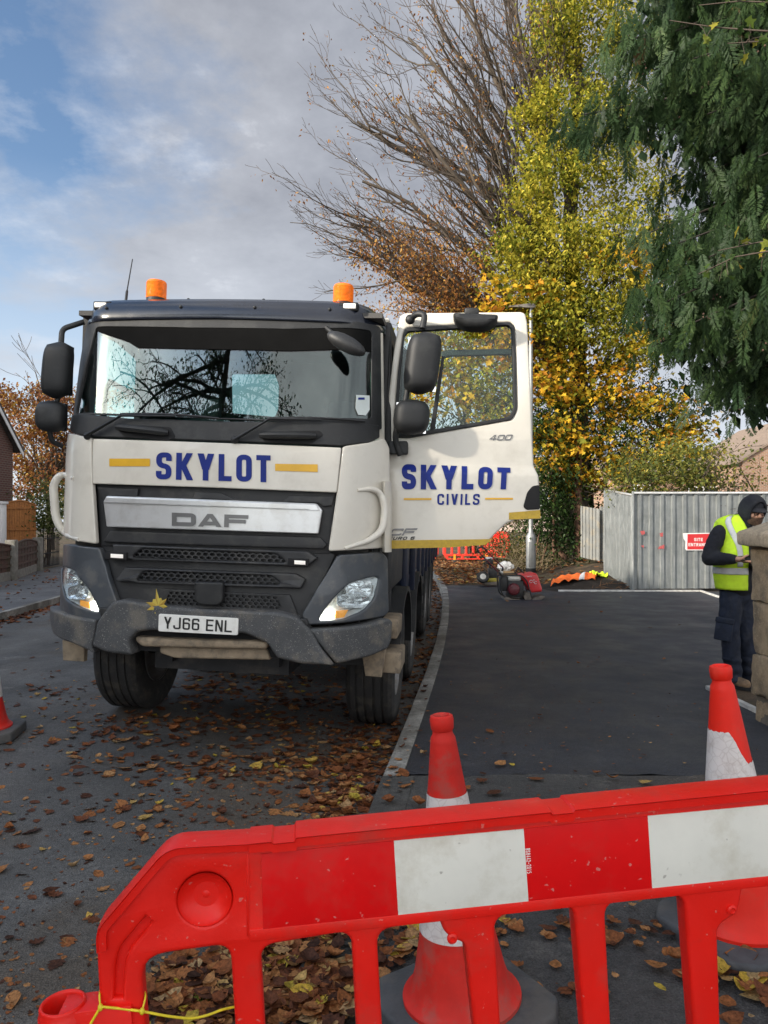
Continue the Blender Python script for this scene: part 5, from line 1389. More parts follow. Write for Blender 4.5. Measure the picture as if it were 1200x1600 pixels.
prof2 = [(632, 735), (640, 690), (700, 690), (720, 705), (900, 720), (960, 715), (1000, 690), (1090, 668), (1110, 682), (1085, 705), (985, 745), (930, 764), (650, 762)]
mb = MB(); mb.slab([[(X(a), Z(b)) for a, b in prof2]], .44, .01, fn=lambda x, y, z: (x, .22 - z, y)); mb.build('base_plate', M_MSTEEL, pc)
mb = MB(); mb.lathe([(.0, -.2), (.075, -.2), (.085, -.18), (.085, .18), (.075, .2), (.0, .2)], 20, Matrix.Translation((X(915), 0, Z(680))) @ Matrix.Rotation(R(90), 4, 'X')); mb.build('exciter', M_MSTEEL, pc)
mb = MB(); mb.box((X(690), -.14, Z(690)), (X(870), .16, Z(500))); mb.box((X(600), -.12, Z(620)), (X(690), .12, Z(450))); mb.build('engine_block', M_MBLK, pc, bevel=.015)
mb = MB(); mb.lathe([(.0, -.2), (.06, -.2), (.10, -.185), (.118, -.15), (.118, -.1)], 24, Matrix.Translation((X(755), -.02, Z(598))) @ Matrix.Rotation(R(90), 4, 'X') @ Matrix.Diagonal((1, 1, -1, 1)))
for k in range(8):
    a = 2*math.pi*k/8; mb.cbox((X(755) + .07*math.cos(a), -.222, Z(598) + .07*math.sin(a)), (.03, .006, .012))
mb.build('recoil_cover', M_MAROON, pc)
mb = MB(); mb.box((X(690), -.15, Z(502)), (X(840), .15, Z(450))); mb.box((X(612), -.06, Z(425)), (X(645), .06, Z(390))); mb.build('fuel_tank', M_SILV, pc, bevel=.02)
tk_ = [(828, 428), (990, 404), (1025, 420), (1045, 470), (1085, 598), (1078, 625), (960, 637), (935, 615), (880, 520), (850, 480)]
mb = MB(); mb.slab([rnd([(X(a), Z(b)) for a, b in tk_], .03)], .36, .035, fn=lambda x, y, z: (x, .18 - z, y)); wt = mb.build('water_tank', M_MRED, pc, smooth=50)
for i, (a, b, c_) in enumerate(((950, 505, 34), (985, 500, 34), (1005, 518, 22))):
    mb = MB(); mb.tube([(X(a + 14*math.cos(t)), -.183, Z(b - 16*math.sin(t) - 2*math.cos(t))) for t in lin(.5, 5.6, 9)], .005, 5); mb.build('marking', M_SIGNW, wt)
mb = MB(); mb.tube([(X(910), -.183, Z(452)), (X(962), -.183, Z(445))], .008, 5, flat=.4); mb.build('marking', M_SIGNW, wt)
mb = MB()
for s_ in (-.2, .2):
    mb.tube(smoothline([(X(650), s_, Z(690)), (X(612), s_, Z(640)), (X(592), s_, Z(480)), (X(615), s_, Z(436)), (X(840), s_, Z(432)), (X(905), s_, Z(500)), (X(960), s_, Z(690))], .05), .013, 8)
mb.tube([(X(615), -.2, Z(436)), (X(615), .2, Z(436))], .013, 8); mb.tube([(X(905), -.2, Z(500)), (X(905), .2, Z(500))], .013, 8)
mb.tube(smoothline([(X(790), .0, Z(420)), (X(820), .0, Z(345)), (X(890), .0, Z(420))], .03), .012, 8)
mb.build('guard_frame', M_MBLK, pc)
mb = MB()
mb.tube([(X(565), -.2, Z(390)), (X(352), -.2, Z(172))], .014, 8); mb.tube([(X(665), .2, Z(362)), (X(468), .2, Z(160))], .014, 8); hdl = mb.build('handle', M_MAROON, pc)
mb = MB(); mb.tube(smoothline([(X(352), -.2, Z(172)), (X(325), -.2, Z(135)), (X(345), -.17, Z(118)), (X(400), .14, Z(112)), (X(440), .2, Z(128)), (X(468), .2, Z(160))], .04), .020, 8); mb.build('grip', M_MBLK, hdl)
mb = MB(); mb.tube([(X(575), -.2, Z(395)), (X(615), -.2, Z(436))], .022, 8); mb.tube([(X(665), .2, Z(362)), (X(640), .2, Z(436))], .022, 8); mb.build('hinge', M_MBLK, hdl)

K2 = 17.55 / F
p2 = empty('plate_compactor', at(762, 913, 17.55)); tag(p2, 'small dark compactor with a transport wheel and yellow base where the asphalt ends', 'compactor')
X2 = lambda zx: (700 + zx/7.5 - 762) * K2; Z2 = lambda zy: (913 - (840 + zy/7.5)) * K2
mb = MB(); mb.slab([[(X2(430), Z2(545)), (X2(350), Z2(510)), (X2(360), Z2(498)), (X2(440), Z2(520)), (X2(580), Z2(505)), (X2(575), Z2(545))]], .4, .01, fn=lambda x, y, z: (x, .2 - z, y)); mb.build('base_plate', M_MSTEEL, p2)
mb = MB(); mb.box((X2(445), -.17, Z2(510)), (X2(580), .17, Z2(470))); mb.build('belt_cover', M_YELL, p2, bevel=.015)
mb = MB(); mb.box((X2(470), -.13, Z2(475)), (X2(570), .13, Z2(360))); mb.box((X2(455), -.11, Z2(310)), (X2(520), .11, Z2(250))); mb.box((X2(480), -.05, Z2(370)), (X2(505), .05, Z2(300))); mb.build('engine_block', M_MBLK, p2, bevel=.015)
mb = MB(); mb.box((X2(445), -.1, Z2(252)), (X2(515), .1, Z2(232))); mb.build('filter_cap', M_SIGNW, p2, bevel=.008)
mb = MB(); mb.lathe([(.07, -.04), (.125, -.045), (.14, -.02), (.14, .02), (.125, .045), (.07, .04)], 20, Matrix.Translation((X2(395), -.2, Z2(455))) @ Matrix.Rotation(R(65), 4, 'X')); wh = mb.build('transport_wheel', M_TYRE, p2)
mb = MB(); mb.lathe([(.0, -.05), (.068, -.045), (.07, .04), (.0, .045)], 16, Matrix.Translation((X2(395), -.2, Z2(455))) @ Matrix.Rotation(R(65), 4, 'X')); mb.build('hub', M_SILV, wh)
mb = MB()
for s_ in (-.16, .16): mb.tube([(X2(438), s_, Z2(520)), (X2(432), s_, Z2(260)), (X2(500), s_, Z2(240))], .014, 8)
mb.tube([(X2(432), -.16, Z2(260)), (X2(432), .16, Z2(260))], .014, 8)
mb.build('guard_frame', M_MBLK, p2)

M_CARD = mat('cardboard', (.36, .24, .12), .85, var=.12); M_BAGW = mat('white_plastic_bag', (.72, .70, .66), .5, var=.08)
bx = at(787, 893, 19.2); mb = MB()
mb.box((-.06, -.15, 0), (.24, .15, .24)); cb = mb.build('cardboard_box', M_CARD, bevel=.006); cb.location = (bx.x, 19.2, .0); tag(cb, 'small brown cardboard box on the leaves behind the red compactor', 'box')
bm = bmesh.new(); bmesh.ops.create_icosphere(bm, subdivisions=4, radius=1)
for v in bm.verts:
    c = v.co; k = 1 + .22*mnoise.noise(c*2.3) + .12*mnoise.noise(c*5.5); v.co = Vector((c.x*.20*k, c.y*.16*k, c.z*.13*k))
me = bpy.data.meshes.new('plastic_bag'); bm.to_mesh(me); bm.free(); finish(me, 25); bg_ = obj('plastic_bag', me, M_BAGW); bg_.location = (bx.x + .05, 19.2, .345); tag(bg_, 'crumpled white plastic bag lying on the cardboard box', 'bag')

# ------------------------------------------------------------------ soil mound with discarded hi-vis jackets
mx0 = at(925, 918, 17.0)
def mound_z(x, y):
    u = (x - mx0.x) / .95; v = (y - 17.25) / .55; d = u*u + v*v
    return max(-.06, .27 * math.exp(-d*1.1) + .05*mnoise.noise(Vector((x*3, y*3, 0))) * math.exp(-d*.4) + .025*mnoise.noise(Vector((x*9, y*9, 2))) - .03)
vs = []; fs = []; nx, ny = 60, 36
for j in range(ny):
    for i in range(nx):
        x = mx0.x - 1.5 + 3.0*i/(nx-1); y = 16.32 + 2.0*j/(ny-1)
        vs.append((x, y, mound_z(x, y)))
for j in range(ny-1):
    for i in range(nx-1): fs.append((j*nx+i, j*nx+i+1, (j+1)*nx+i+1, (j+1)*nx+i))
me = bpy.data.meshes.new('soil_mound'); me.from_pydata(vs, [], fs); finish(me, 60)
M_DARKSOIL = ground_mat('dug_soil', (.030, .022, .016), (.07, .05, .035), (.014, .011, .009), fine=(.5, 1.6), rough=.95, bump=1.0, patch=.55)
tag(obj('soil_mound', me, M_DARKSOIL), kind='structure')
M_ORG = mat('hi_vis_orange', (.82, .15, .02), .8, var=.08, vscale=9); M_LIME = mat('hi_vis_yellow', (.62, .80, .03), .75, var=.07, vscale=6)
M_TAPE = mat('silver_tape', (.55, .54, .54), .45, var=.08, vscale=20)
def jacket(name, quad, m_, label, rows=24, amp=.11, band=None):
    q = [at(x, y, Y) for x, y, Y in quad]; vs = []; fs = []; mi = []
    for j in range(rows):
        for i in range(rows*2):
            a = i/(rows*2-1); b = j/(rows-1)
            p = (q[0]*(1-a) + q[1]*a)*(1-b) + (q[3]*(1-a) + q[2]*a)*b
            wob = .08*mnoise.noise(Vector((a*3, b*3, 7))); x = p.x + wob; y = p.y + wob
            z = max(.0, mound_z(x, y)) + .03 + amp*abs(mnoise.noise(Vector((a*5, b*4, len(name))))) + amp*.8*abs(math.sin(5*b + 4*a)) * .6
            vs.append((x, y, z))
    n = rows*2
    for j in range(rows-1):
        for i in range(n-1):
            fs.append((j*n+i, j*n+i+1, (j+1)*n+i+1, (j+1)*n+i)); mi.append(1 if band and band[0] < i/n < band[1] else 0)
    mb = MB(); mb.v = vs; mb.f = fs; mb.mi = mi
    o = mb.build(name, [m_, M_TAPE], smooth=50, fixn=False)
    sm = o.modifiers.new('cloth', 'SOLIDIFY'); sm.thickness = .008
    return tag(o, label, 'hi-vis jacket')
jacket('safety_jacket', [(860, 916, 16.9), (930, 913, 16.9), (938, 908, 17.7), (872, 910, 17.8)], M_ORG, 'orange hi-vis jacket thrown over the dark soil heap', band=(.62, .72))
jacket('safety_jacket', [(926, 909, 17.15), (950, 911, 17.1), (948, 905, 17.75), (918, 905, 17.8)], M_LIME, 'lime yellow hi-vis jacket crumpled on the soil heap beside the orange one', amp=.12)
# cut roots and twigs sticking out of the heap
mb = MB()
for _ in range(26):
    x = mx0.x + RNG.uniform(-.1, 1.05); y = 16.5 + RNG.uniform(0, .5); z = mound_z(x, y); d = Vector((RNG.normal(0, .2), RNG.normal(0, .1), RNG.uniform(-.1, .2)))
    mb.tube([(x, y, z), Vector((x, y, z + .03)) + d*.5, Vector((x, y, z)) + d], [.008, .006, .003], 5)
tag(mb.build('cut_roots', mat('root_wood', (.16, .085, .04), .9, var=.3)), 'cut roots and twigs sticking out of the soil heap', 'roots', kind='stuff')

# ------------------------------------------------------------------ red barriers at the far end
M_FARRED = mat('far_barrier_red', (.72, .05, .03), .5, var=.06); M_REFL = mat('orange_reflector', (.75, .36, .03), .4)
def far_barrier(p, q, label):
    p = Vector(p); q = Vector(q); d = q - p; a = math.atan2(d.y, d.x)
    b = empty('safety_barrier', p, (0, 0, a)); tag(b, label, 'barrier', 'red plastic barriers')
    L_ = 2.0; out = rnd([(.0, .30), (.16, .09), (L_-.16, .09), (L_, .30), (L_, .86), (L_-.14, 1.0), (.14, 1.0), (0, .86)], .03)
    hs = []
    for k in range(7):
        x = .12 + k*.255; hs.append(rnd([(x, .30), (x+.17, .30), (x+.17, .74), (x, .74)], .03))
    for k in range(3):
        x = .2 + k*.56; hs.append(rnd([(x, .14), (x+.46, .14), (x+.46, .22), (x, .22)], .02))
    mb = MB(); mb.slab([out, *hs], .06, .012, fn=lambda x, y, z: (x, .03 - z, y)); mb.build('frame', M_FARRED, b)
    mb = MB(); mb.box((.2, -.036, .78), (L_-.2, -.031, .94)); mb.build('reflective_panel', M_REDSHEET, b)
    for x in (.42, L_-.42):
        mb = MB(); mb.box((x-.04, -.05, .09), (x+.04, -.031, .28)); mb.build('reflector', M_REFL, b)
        mb = MB(); mb.box((x-.06, -.3, -.02), (x+.06, .3, .09)); mb.build('foot', M_MBLK, b, bevel=.02)
    mb = MB(); mb.box((L_, -.025, .52), (L_+.10, .025, .62)); mb.build('hook', M_FARRED, b, bevel=.008)
    return b
fb = [at(694, 872, 27.0), at(772, 872, 27.2), at(790, 872, 25.2)]
far_barrier((fb[0].x - .05, 27, .0), (fb[0].x + 1.95, 27.1, 0), 'red plastic barrier seen below the lorry door, across the far footway')
far_barrier((fb[0].x - 2.2, 27.05, .0), (fb[0].x - .2, 27, 0), 'red plastic barrier next to the lorry side, at the far end of the gutter')
far_barrier((fb[0].x + 1.35, 27.6, .12), (fb[0].x + 2.1, 25.75, .12), 'red plastic barrier turned along the verge, its end beyond the door corner')

# ------------------------------------------------------------------ houses
def brick(name, c1, c2, mortar, sc):
    m_, N, L, b = new_mat(name); tc = N.new('ShaderNodeTexCoord'); br = N.new('ShaderNodeTexBrick')
    sep = N.new('ShaderNodeSeparateXYZ'); L.new(tc.outputs['Object'], sep.inputs[0]); ad = N.new('ShaderNodeMath'); L.new(sep.outputs[0], ad.inputs[0]); L.new(sep.outputs[1], ad.inputs[1])
    cb = N.new('ShaderNodeCombineXYZ'); L.new(ad.outputs[0], cb.inputs[0]); L.new(sep.outputs[2], cb.inputs[1])
    L.new(cb.outputs[0], br.inputs['Vector']); br.inputs['Scale'].default_value = sc; br.inputs['Color1'].default_value = (*c1, 1); br.inputs['Color2'].default_value = (*c2, 1); br.inputs['Mortar'].default_value = (*mortar, 1); br.inputs['Mortar Size'].default_value = .012
    br.inputs['Brick Width'].default_value = .22; br.inputs['Row Height'].default_value = .075
    L.new(br.outputs[0], b.inputs['Base Color']); b.inputs['Roughness'].default_value = .9; return m_
M_BRK1 = brick('dark_red_brick', (.13, .048, .035), (.09, .036, .03), (.16, .13, .11), 1.0)
M_BRK2 = brick('warm_brick', (.30, .155, .09), (.24, .115, .07), (.32, .28, .22), 1.0)
M_TILE = mat('roof_tiles', (.06, .05, .048), .8, var=.25, vscale=8); M_TILE2 = mat('brown_roof_tiles', (.20, .15, .115), .85, var=.2, vscale=8)
M_UPVC = mat('white_upvc', (.74, .75, .75), .4, var=.04); M_WINGL = mat('window_dark_glass', (.05, .06, .07), .08, var=.2)
def house(name, label, O, yaw, w, d, eave, ridge, wm, rm, windows=(), verge=.25, chimney=None, fascia=True):
    """box house: w along local x (gable on the x faces), ridge along x"""
    h = empty(name, O, (0, 0, yaw)); tag(h, label, 'house')
    mb = MB(); g = [(0, 0, -.3), (0, d, -.3), (0, d, eave), (0, d/2, ridge), (0, 0, eave)]
    mb.add([(0, *p[1:]) for p in g] + [(w, *p[1:]) for p in g], [(0, 1, 2, 3, 4), (9, 8, 7, 6, 5), (0, 4, 9, 5), (1, 6, 7, 2), (0, 5, 6, 1), (4, 3, 8, 9), (3, 2, 7, 8)]); mb.build('wall', wm, h, smooth=0)
    sl = (ridge - eave) / (d/2); ov = .3
    for s_ in (0, 1):
        y0, y1 = (-ov, d/2) if s_ == 0 else (d + ov, d/2); z0 = eave - sl*ov + .05; z1 = ridge + .05
        mb = MB(); mb.add([(-verge, y0, z0), (w+verge, y0, z0), (w+verge, y1, z1), (-verge, y1, z1), (-verge, y0, z0+.12), (w+verge, y0, z0+.12), (w+verge, y1, z1+.12), (-verge, y1, z1+.12)], [(0, 3, 2, 1), (4, 5, 6, 7), (0, 1, 5, 4), (1, 2, 6, 5), (2, 3, 7, 6), (3, 0, 4, 7)]); rf = mb.build('roof', rm, h, smooth=0)
        if fascia:
            for x_ in (-verge - .03, w + verge + .005):
                mb = MB(); mb.add([(x_, y0, z0-.16), (x_+.025, y0, z0-.16), (x_+.025, y1, z1-.16), (x_, y1, z1-.16), (x_, y0, z0+.02), (x_+.025, y0, z0+.02), (x_+.025, y1, z1+.02), (x_, y1, z1+.02)], [(0, 3, 2, 1), (4, 5, 6, 7), (0, 1, 5, 4), (1, 2, 6, 5), (2, 3, 7, 6), (3, 0, 4, 7)]); mb.build('bargeboard', M_UPVC, rf, smooth=0)
    for (face, a, z, ww, hh) in windows:
        M_ = {'front': Matrix.Translation((a, 0, z)), 'gable': Matrix.Translation((0, a, z)) @ Matrix.Rotation(R(-90), 4, 'Z')}[face]
        mb = MB(M_)
        for bx_ in ((-.03, -.05, -.03, .06, .05, hh+.03), (ww-.03, -.05, -.03, ww+.06, .05, hh+.03), (ww/2-.03, -.04, 0, ww/2+.03, .05, hh), (-.03, -.045, hh-.03, ww+.03, .05, hh+.05), (-.03, -.045, -.05, ww+.03, .05, .04), (-.03, -.043, hh*.62, ww+.03, .05, hh*.66)): mb.box(bx_[:3], bx_[3:])
        wf = mb.build('window', M_UPVC, h, smooth=0)
        mb = MB(M_); mb.box((0, -.02, 0), (ww, .02, hh)); mb.build('pane', M_WINGL, wf, smooth=0)
    if chimney:
        mb = MB(); x_, y_, s_ = chimney; mb.box((x_-s_, y_-s_, ridge-.6), (x_+s_, y_+s_, ridge+.9)); mb.build('chimney', wm, h)
    return h
# brick house across the road: its gable end looks along the street
house('brick_house', 'dark red brick house end with a steep gable roof beyond the wooden fence', (-12.78, 17.6, 0), R(0), -9, 8.4, 4.05, 7.6, M_BRK1, M_TILE, verge=-.25)
house('brick_house', 'warm brick house partly hidden by the drooping evergreen, beyond the hoarding', (27.2, 40, 0), R(90), 9, 8.2, 4.6, 7.1, M_BRK2, M_TILE2, verge=.12, fascia=False, windows=[('gable', 2.6, 2.9, 1.5, 1.2)])
house('brick_house', 'low brick house with a white framed window just above the hoarding', (13.2, 43, 0), R(2), 10, 7, 3.85, 4.75, M_BRK2, M_TILE2, fascia=False, windows=[('front', 1.0, 2.3, .9, 1.15), ('front', 4.2, 2.15, 1.75, 1.2)])
house('brick_house', 'distant pale house glimpsed between the ivy trunk and the hoarding', (10.2, 60, 0), R(0), 9, 8, 4.2, 6.6, mat('pink_render', (.42, .33, .29), .9, var=.1), M_TILE2, windows=[('front', 1.2, 2.6, 1.6, 1.2), ('front', 3.6, 2.6, 1.2, 1.2)])

# unseen terrace added beside the camera to keep the low sun off the lorry
house('brick_house', 'unseen dark red brick terrace added across the road to block the low sun', (-13.2, -24, 0), R(90), 34.5, 9, 6.2, 9.6, M_BRK1, M_TILE, windows=[('front', 3 + 4.5*k, z, 1.6, 1.25) for k in range(7) for z in (.9, 3.7)], chimney=(17, 4.5, .5))
# ------------------------------------------------------------------ fences across the road
M_WOOD = mat('orange_fence_wood', (.36, .145, .040), .75, var=.18, vscale=14, dirt=(.20, .08, .03), dscale=8, damt=.5)
M_WOODD = mat('dark_fence_wood', (.075, .038, .028), .8, var=.2, vscale=10, dirt=(.06, .07, .04), dscale=3, damt=.5)
M_CONC = mat('concrete_post', (.20, .19, .17), .9, var=.2, vscale=9, bump=.3, dirt=(.11, .11, .085), dscale=6, damt=.6)
def board_fence(name, label, p, q, z0, h, m_, arch=0.0, nb=14, cat='fence', group=None, gravel=0.0):
    p = Vector(p); q = Vector(q); d = q - p; L_ = d.length; f = empty(name, (p.x, p.y, z0), (0, 0, math.atan2(d.y, d.x))); tag(f, label, cat, group)
    mb = MB()
    for k in range(nb):
        x0 = L_*k/nb; x1 = L_*(k+1)/nb - .006; mid = (x0+x1)/2; hh = h + arch*math.sin(math.pi*mid/L_)
        mb.box((x0, -.012 - .004*(k % 2), gravel), (x1, .008, hh))
    mb.build('panel', m_, f, smooth=0)
    mb = MB()
    for z in (gravel + .12, (h+gravel)*.52, h - .1): mb.box((0, -.05, z), (L_, -.017, z + .06))
    mb.build('rail', m_, f, smooth=0)
    if arch:
        mb = MB(); mb.tube([(L_*t, -.01, h + arch*math.sin(math.pi*t) + .02) for t in lin(0, 1, 13)], .03, 6); mb.build('cap_rail', m_, f)
    if gravel:
        mb = MB(); mb.box((0, -.03, -.05), (L_, .02, gravel)); mb.build('gravel_board', M_CONC, f, smooth=0)
    return f
a_ = at(3, 840, 23.4); b_ = at(56, 840, 24.4)
board_fence('wooden_fence', 'bright orange brown wooden fence panel with an arched top beyond the low front fence', (a_.x, 23.4, 0), (b_.x, 24.4, 0), .35, 1.62, M_WOOD, arch=.14)
pl = at(-2, 840, 22.8); mb = MB(); mb.box((-.16, -.16, 0), (.16, .16, 2.0)); mb.box((-.2, -.2, 2.0), (.2, .2, 2.08)); wpost = mb.build('gate_post', M_UPVC, bevel=.01); wpost.location = (pl.x, 22.8, 0); tag(wpost, 'white gate post at the end of the orange wooden fence', 'gate post')
fp_ = [(-9.25, 16.2), (at(18, 905, 19.3).x, 19.3), (at(59, 890, 22.6).x, 22.6)]
def conc_post(p, h, label):
    mb = MB(); mb.box((-.13, -.10, -.1), (.13, .10, h)); o = mb.build('fence_post', M_CONC, bevel=.02); o.location = (p[0], p[1], 0); tag(o, label, 'post', 'concrete fence posts')
conc_post(fp_[1], 1.02, 'grey concrete fence post between two dark fence panels'); conc_post(fp_[2], 1.0, 'grey concrete fence post beside the iron gate')
conc_post(fp_[0], 1.02, 'grey concrete fence post at the near end of the dark fence')
board_fence('low_fence', 'low dark brown fence panel between the two concrete posts', (fp_[1][0], fp_[1][1] + .1, 0), (fp_[2][0], fp_[2][1] - .1, 0), 0, .86, M_WOODD, arch=.1, nb=16, group='low dark fence panels', gravel=.22)
board_fence('low_fence', 'low dark brown fence panel nearer than the first concrete post', (fp_[0][0], fp_[0][1] + .1, 0), (fp_[1][0], fp_[1][1] - .1, 0), 0, .86, M_WOODD, arch=.1, nb=16, group='low dark fence panels', gravel=.22)
g0 = (fp_[2][0] + .05, fp_[2][1] + .2); g1 = (at(92, 890, 24.4).x, 24.4)
gt = empty('iron_gate', (g0[0], g0[1], 0), (0, 0, math.atan2(g1[1]-g0[1], g1[0]-g0[0]))); tag(gt, 'black iron bar gate between the low fence and the lorry', 'gate')
gl_ = math.hypot(g1[0]-g0[0], g1[1]-g0[1])
mb = MB()
for k in range(13): mb.tube([(gl_*k/12, 0, .08), (gl_*k/12, 0, 1.05)], .012, 6)
mb.build('bars', M_DARK, gt)
mb = MB()
for z in (.1, .5, .95): mb.bar((0, 0, z), (gl_, 0, z), .03, .03)
mb.build('gate_frame', M_DARK, gt)

# ------------------------------------------------------------------ trees and shrubs
M_BARK = mat('grey_brown_bark', (.085, .068, .052), .9, var=.3, vscale=5, bump=.6, bscale=30)
M_TWIG = mat('twig_bark', (.075, .055, .042), .9, var=.2)
M_DBARK = mat('dark_bark', (.045, .036, .028), .9, var=.3, bump=.5, bscale=30)
TR = np.random.default_rng(5)
TS = 1.0
def atb(px, py, Y): return at(px, py, Y * TS)
def nrm(v): return v / max(1e-9, np.linalg.norm(v))
def grow(p, d, L_, r, level, maxl, out, tips, up=.12, wander=.22, kids=(7, 6, 5), kl=(.55, .5, .5), ang=(.75, .75, .7), segs=(9, 7, 5), droop=0.0, pull=None, first=.18):
    """one limb and everything that grows from it: polylines with radii"""
    n = segs[min(level, len(segs)-1)]; pts = [p.copy()]; rs = [r]; dirs = [d]; st = L_ / n
    r_end = r * .32 if level < maxl else r * .4
    for i in range(n):
        d = nrm(d + TR.normal(0, wander, 3) * .5 + np.array([0, 0, up]) * .5 + (pull * .12 if pull is not None else 0) - np.array([0, 0, droop]) * (i / n))
        p = p + d * st; pts.append(p.copy()); rs.append(r + (r_end - r) * (i+1)/n); dirs.append(d)
    out.append((pts, rs, level))
    if level >= maxl: tips.append((pts, dirs)); return
    k = kids[min(level, len(kids)-1)]
    for j in range(k):
        t = first + (1 - first) * (j + TR.random()*.8) / k; f = t*n; i = min(n-1, int(f)); q = pts[i] + (pts[i+1]-pts[i])*(f-i); dd = dirs[min(i+1, n)]
        ax = nrm(np.cross(dd, TR.normal(0, 1, 3))); a = ang[min(level, len(ang)-1)] * TR.uniform(.6, 1.25)
        nd = nrm(dd*math.cos(a) + ax*math.sin(a)); rr = (r + (r_end-r)*t)
        grow(q, nd, L_ * kl[min(level, len(kl)-1)] * TR.uniform(.65, 1.25) * (1.15 - .5*t), rr*.6, level+1, maxl, out, tips, up, wander, kids, kl, ang, segs, droop, pull, .1)
def limbs_mesh(name, lines, m_, parent, minr=.004, sides=(8, 6, 4, 3, 3)):
    V = []; Fc = []; n0 = 0
    for pts, rs, lv in lines:
        n = sides[min(lv, len(sides)-1)]; P = np.array(pts); m__ = len(P)
        T = np.gradient(P, axis=0); T /= np.linalg.norm(T, axis=1)[:, None] + 1e-9
        ref = np.array([0, 0, 1.0]) if abs(T[0, 2]) < .9 else np.array([1.0, 0, 0])
        A = np.cross(T, ref); A /= np.linalg.norm(A, axis=1)[:, None] + 1e-9; B = np.cross(T, A)
        rr = np.maximum(np.array(rs), minr)[:, None]
        for k in range(n):
            t = 2*math.pi*k/n; V.append((P + (A*math.cos(t) + B*math.sin(t))*rr))
        idx = lambda i, k: n0 + (k % n)*m__ + i
        for i in range(m__-1):
            for k in range(n): Fc.append((idx(i, k), idx(i, k+1), idx(i+1, k+1), idx(i+1, k)))
        n0 += n*m__
    me = bpy.data.meshes.new(name); me.from_pydata(np.concatenate(V).tolist(), [], Fc); me.polygons.foreach_set('use_smooth', np.ones(len(Fc), dtype=bool)); me.update()
    return wobj(name, me, m_, parent)
def wobj(name, me, m_, parent):
    o = obj(name, me, m_, parent)
    if parent: o.matrix_parent_inverse = Matrix.Translation(-parent.location)
    return o
SHAPES = {   # leaf outlines (x along the leaf, y across), faces; folded about the midrib
    'oval': ([(0, 0), (.35, .28), (1, 0), (.35, -.28)], [(0, 1, 2), (0, 2, 3)]),
    'maple': ([(0, 0), (.06, .42), (.30, .26), (.55, .55), (.62, .22), (1, 0), (.62, -.22), (.55, -.55), (.30, -.26), (.06, -.42)], [(0, 1, 2), (0, 2, 3, 4), (0, 4, 5), (0, 5, 6), (0, 6, 7, 8), (0, 8, 9)]),
}
def cards(name, C, size, m_, parent, shape='oval', droop=.5, rnd_=None, fold=.25, hang=None):
    """a crown of separate leaves: one small folded face set for each leaf centre in C"""
    N = len(C); sh, fs = SHAPES[shape]; S = np.array(sh); k = len(S)
    th = TR.uniform(0, 2*math.pi, N)
    d = np.stack([np.cos(th), np.sin(th), -droop*TR.uniform(.2, 1.8, N)], 1); d /= np.linalg.norm(d, axis=1)[:, None]
    up = np.stack([TR.normal(0, .55, N), TR.normal(0, .55, N), np.ones(N)], 1)
    s_ = np.cross(up, d); s_ /= np.linalg.norm(s_, axis=1)[:, None]; n = np.cross(d, s_)
    sz = (np.asarray(size) * np.ones(N) * TR.uniform(.65, 1.3, N))[:, None]
    V = np.empty((N, k, 3))
    for i in range(k): V[:, i] = C + (d*(S[i, 0]-.3) + s_*S[i, 1] + n*(abs(S[i, 1])*fold - .12*S[i, 0]**2))*sz
    base = (np.arange(N)*k)
    me = bpy.data.meshes.new(name)
    nl = sum(len(f) for f in fs); loops = np.concatenate([np.array(f) for f in fs]); starts = np.cumsum([0] + [len(f) for f in fs[:-1]])
    me.vertices.add(N*k); me.vertices.foreach_set('co', V.reshape(-1).astype(np.float32))
    me.loops.add(N*nl); me.loops.foreach_set('vertex_index', (base[:, None] + loops[None]).reshape(-1).astype(np.int32))
    me.polygons.add(N*len(fs)); me.polygons.foreach_set('loop_start', ((np.arange(N)*nl)[:, None] + starts[None]).reshape(-1).astype(np.int32))
    me.update(calc_edges=True)
    v = TR.random(N) if rnd_ is None else rnd_
    set_rnd(me, np.repeat(np.clip(v, 0, 1), len(fs)))
    return wobj(name, me, m_, parent)
def ell(px, py, Y, rx, ry, n, dy=None, clump=None, csize=.35, hollow=.35):
    """leaf centres in an ellipsoid of clumps; centre and radii read off the photo at distance Y"""
    c = np.array(atb(px, py, Y)); k = Y * TS / F; rad = np.array([rx*k, (dy * TS if dy else (rx+ry)/2*k), ry*k])
    m__ = clump or max(3, n // 70)
    u = TR.normal(0, 1, (m__, 3)); u /= np.linalg.norm(u, axis=1)[:, None]; cc = c + u*rad*(TR.uniform(hollow, 1, (m__, 1))**.6)
    w = TR.uniform(.3, 1.5, m__); w /= w.sum(); ids = TR.choice(m__, n, p=w)
    pts = cc[ids] + TR.normal(0, 1, (n, 3))*csize*TS*np.array([1, 1, .6])
    tone = TR.uniform(-.18, .18, m__)[ids]
    return pts, tone
def crown(name, ells, size, m_, parent, shape='oval', droop=.5, base=.5, spread=.22, **kw):
    P = []; T = []
    for e in ells:
        kwargs = dict(zip(('dy', 'clump', 'csize', 'hollow'), e[6:])); p, t = ell(*e[:6], **kwargs); P.append(p); T.append(t)
    P = np.concatenate(P); T = np.concatenate(T)
    return cards(name, P, size, m_, parent, shape, droop, rnd_=base + T + TR.normal(0, spread, len(P)), **kw)

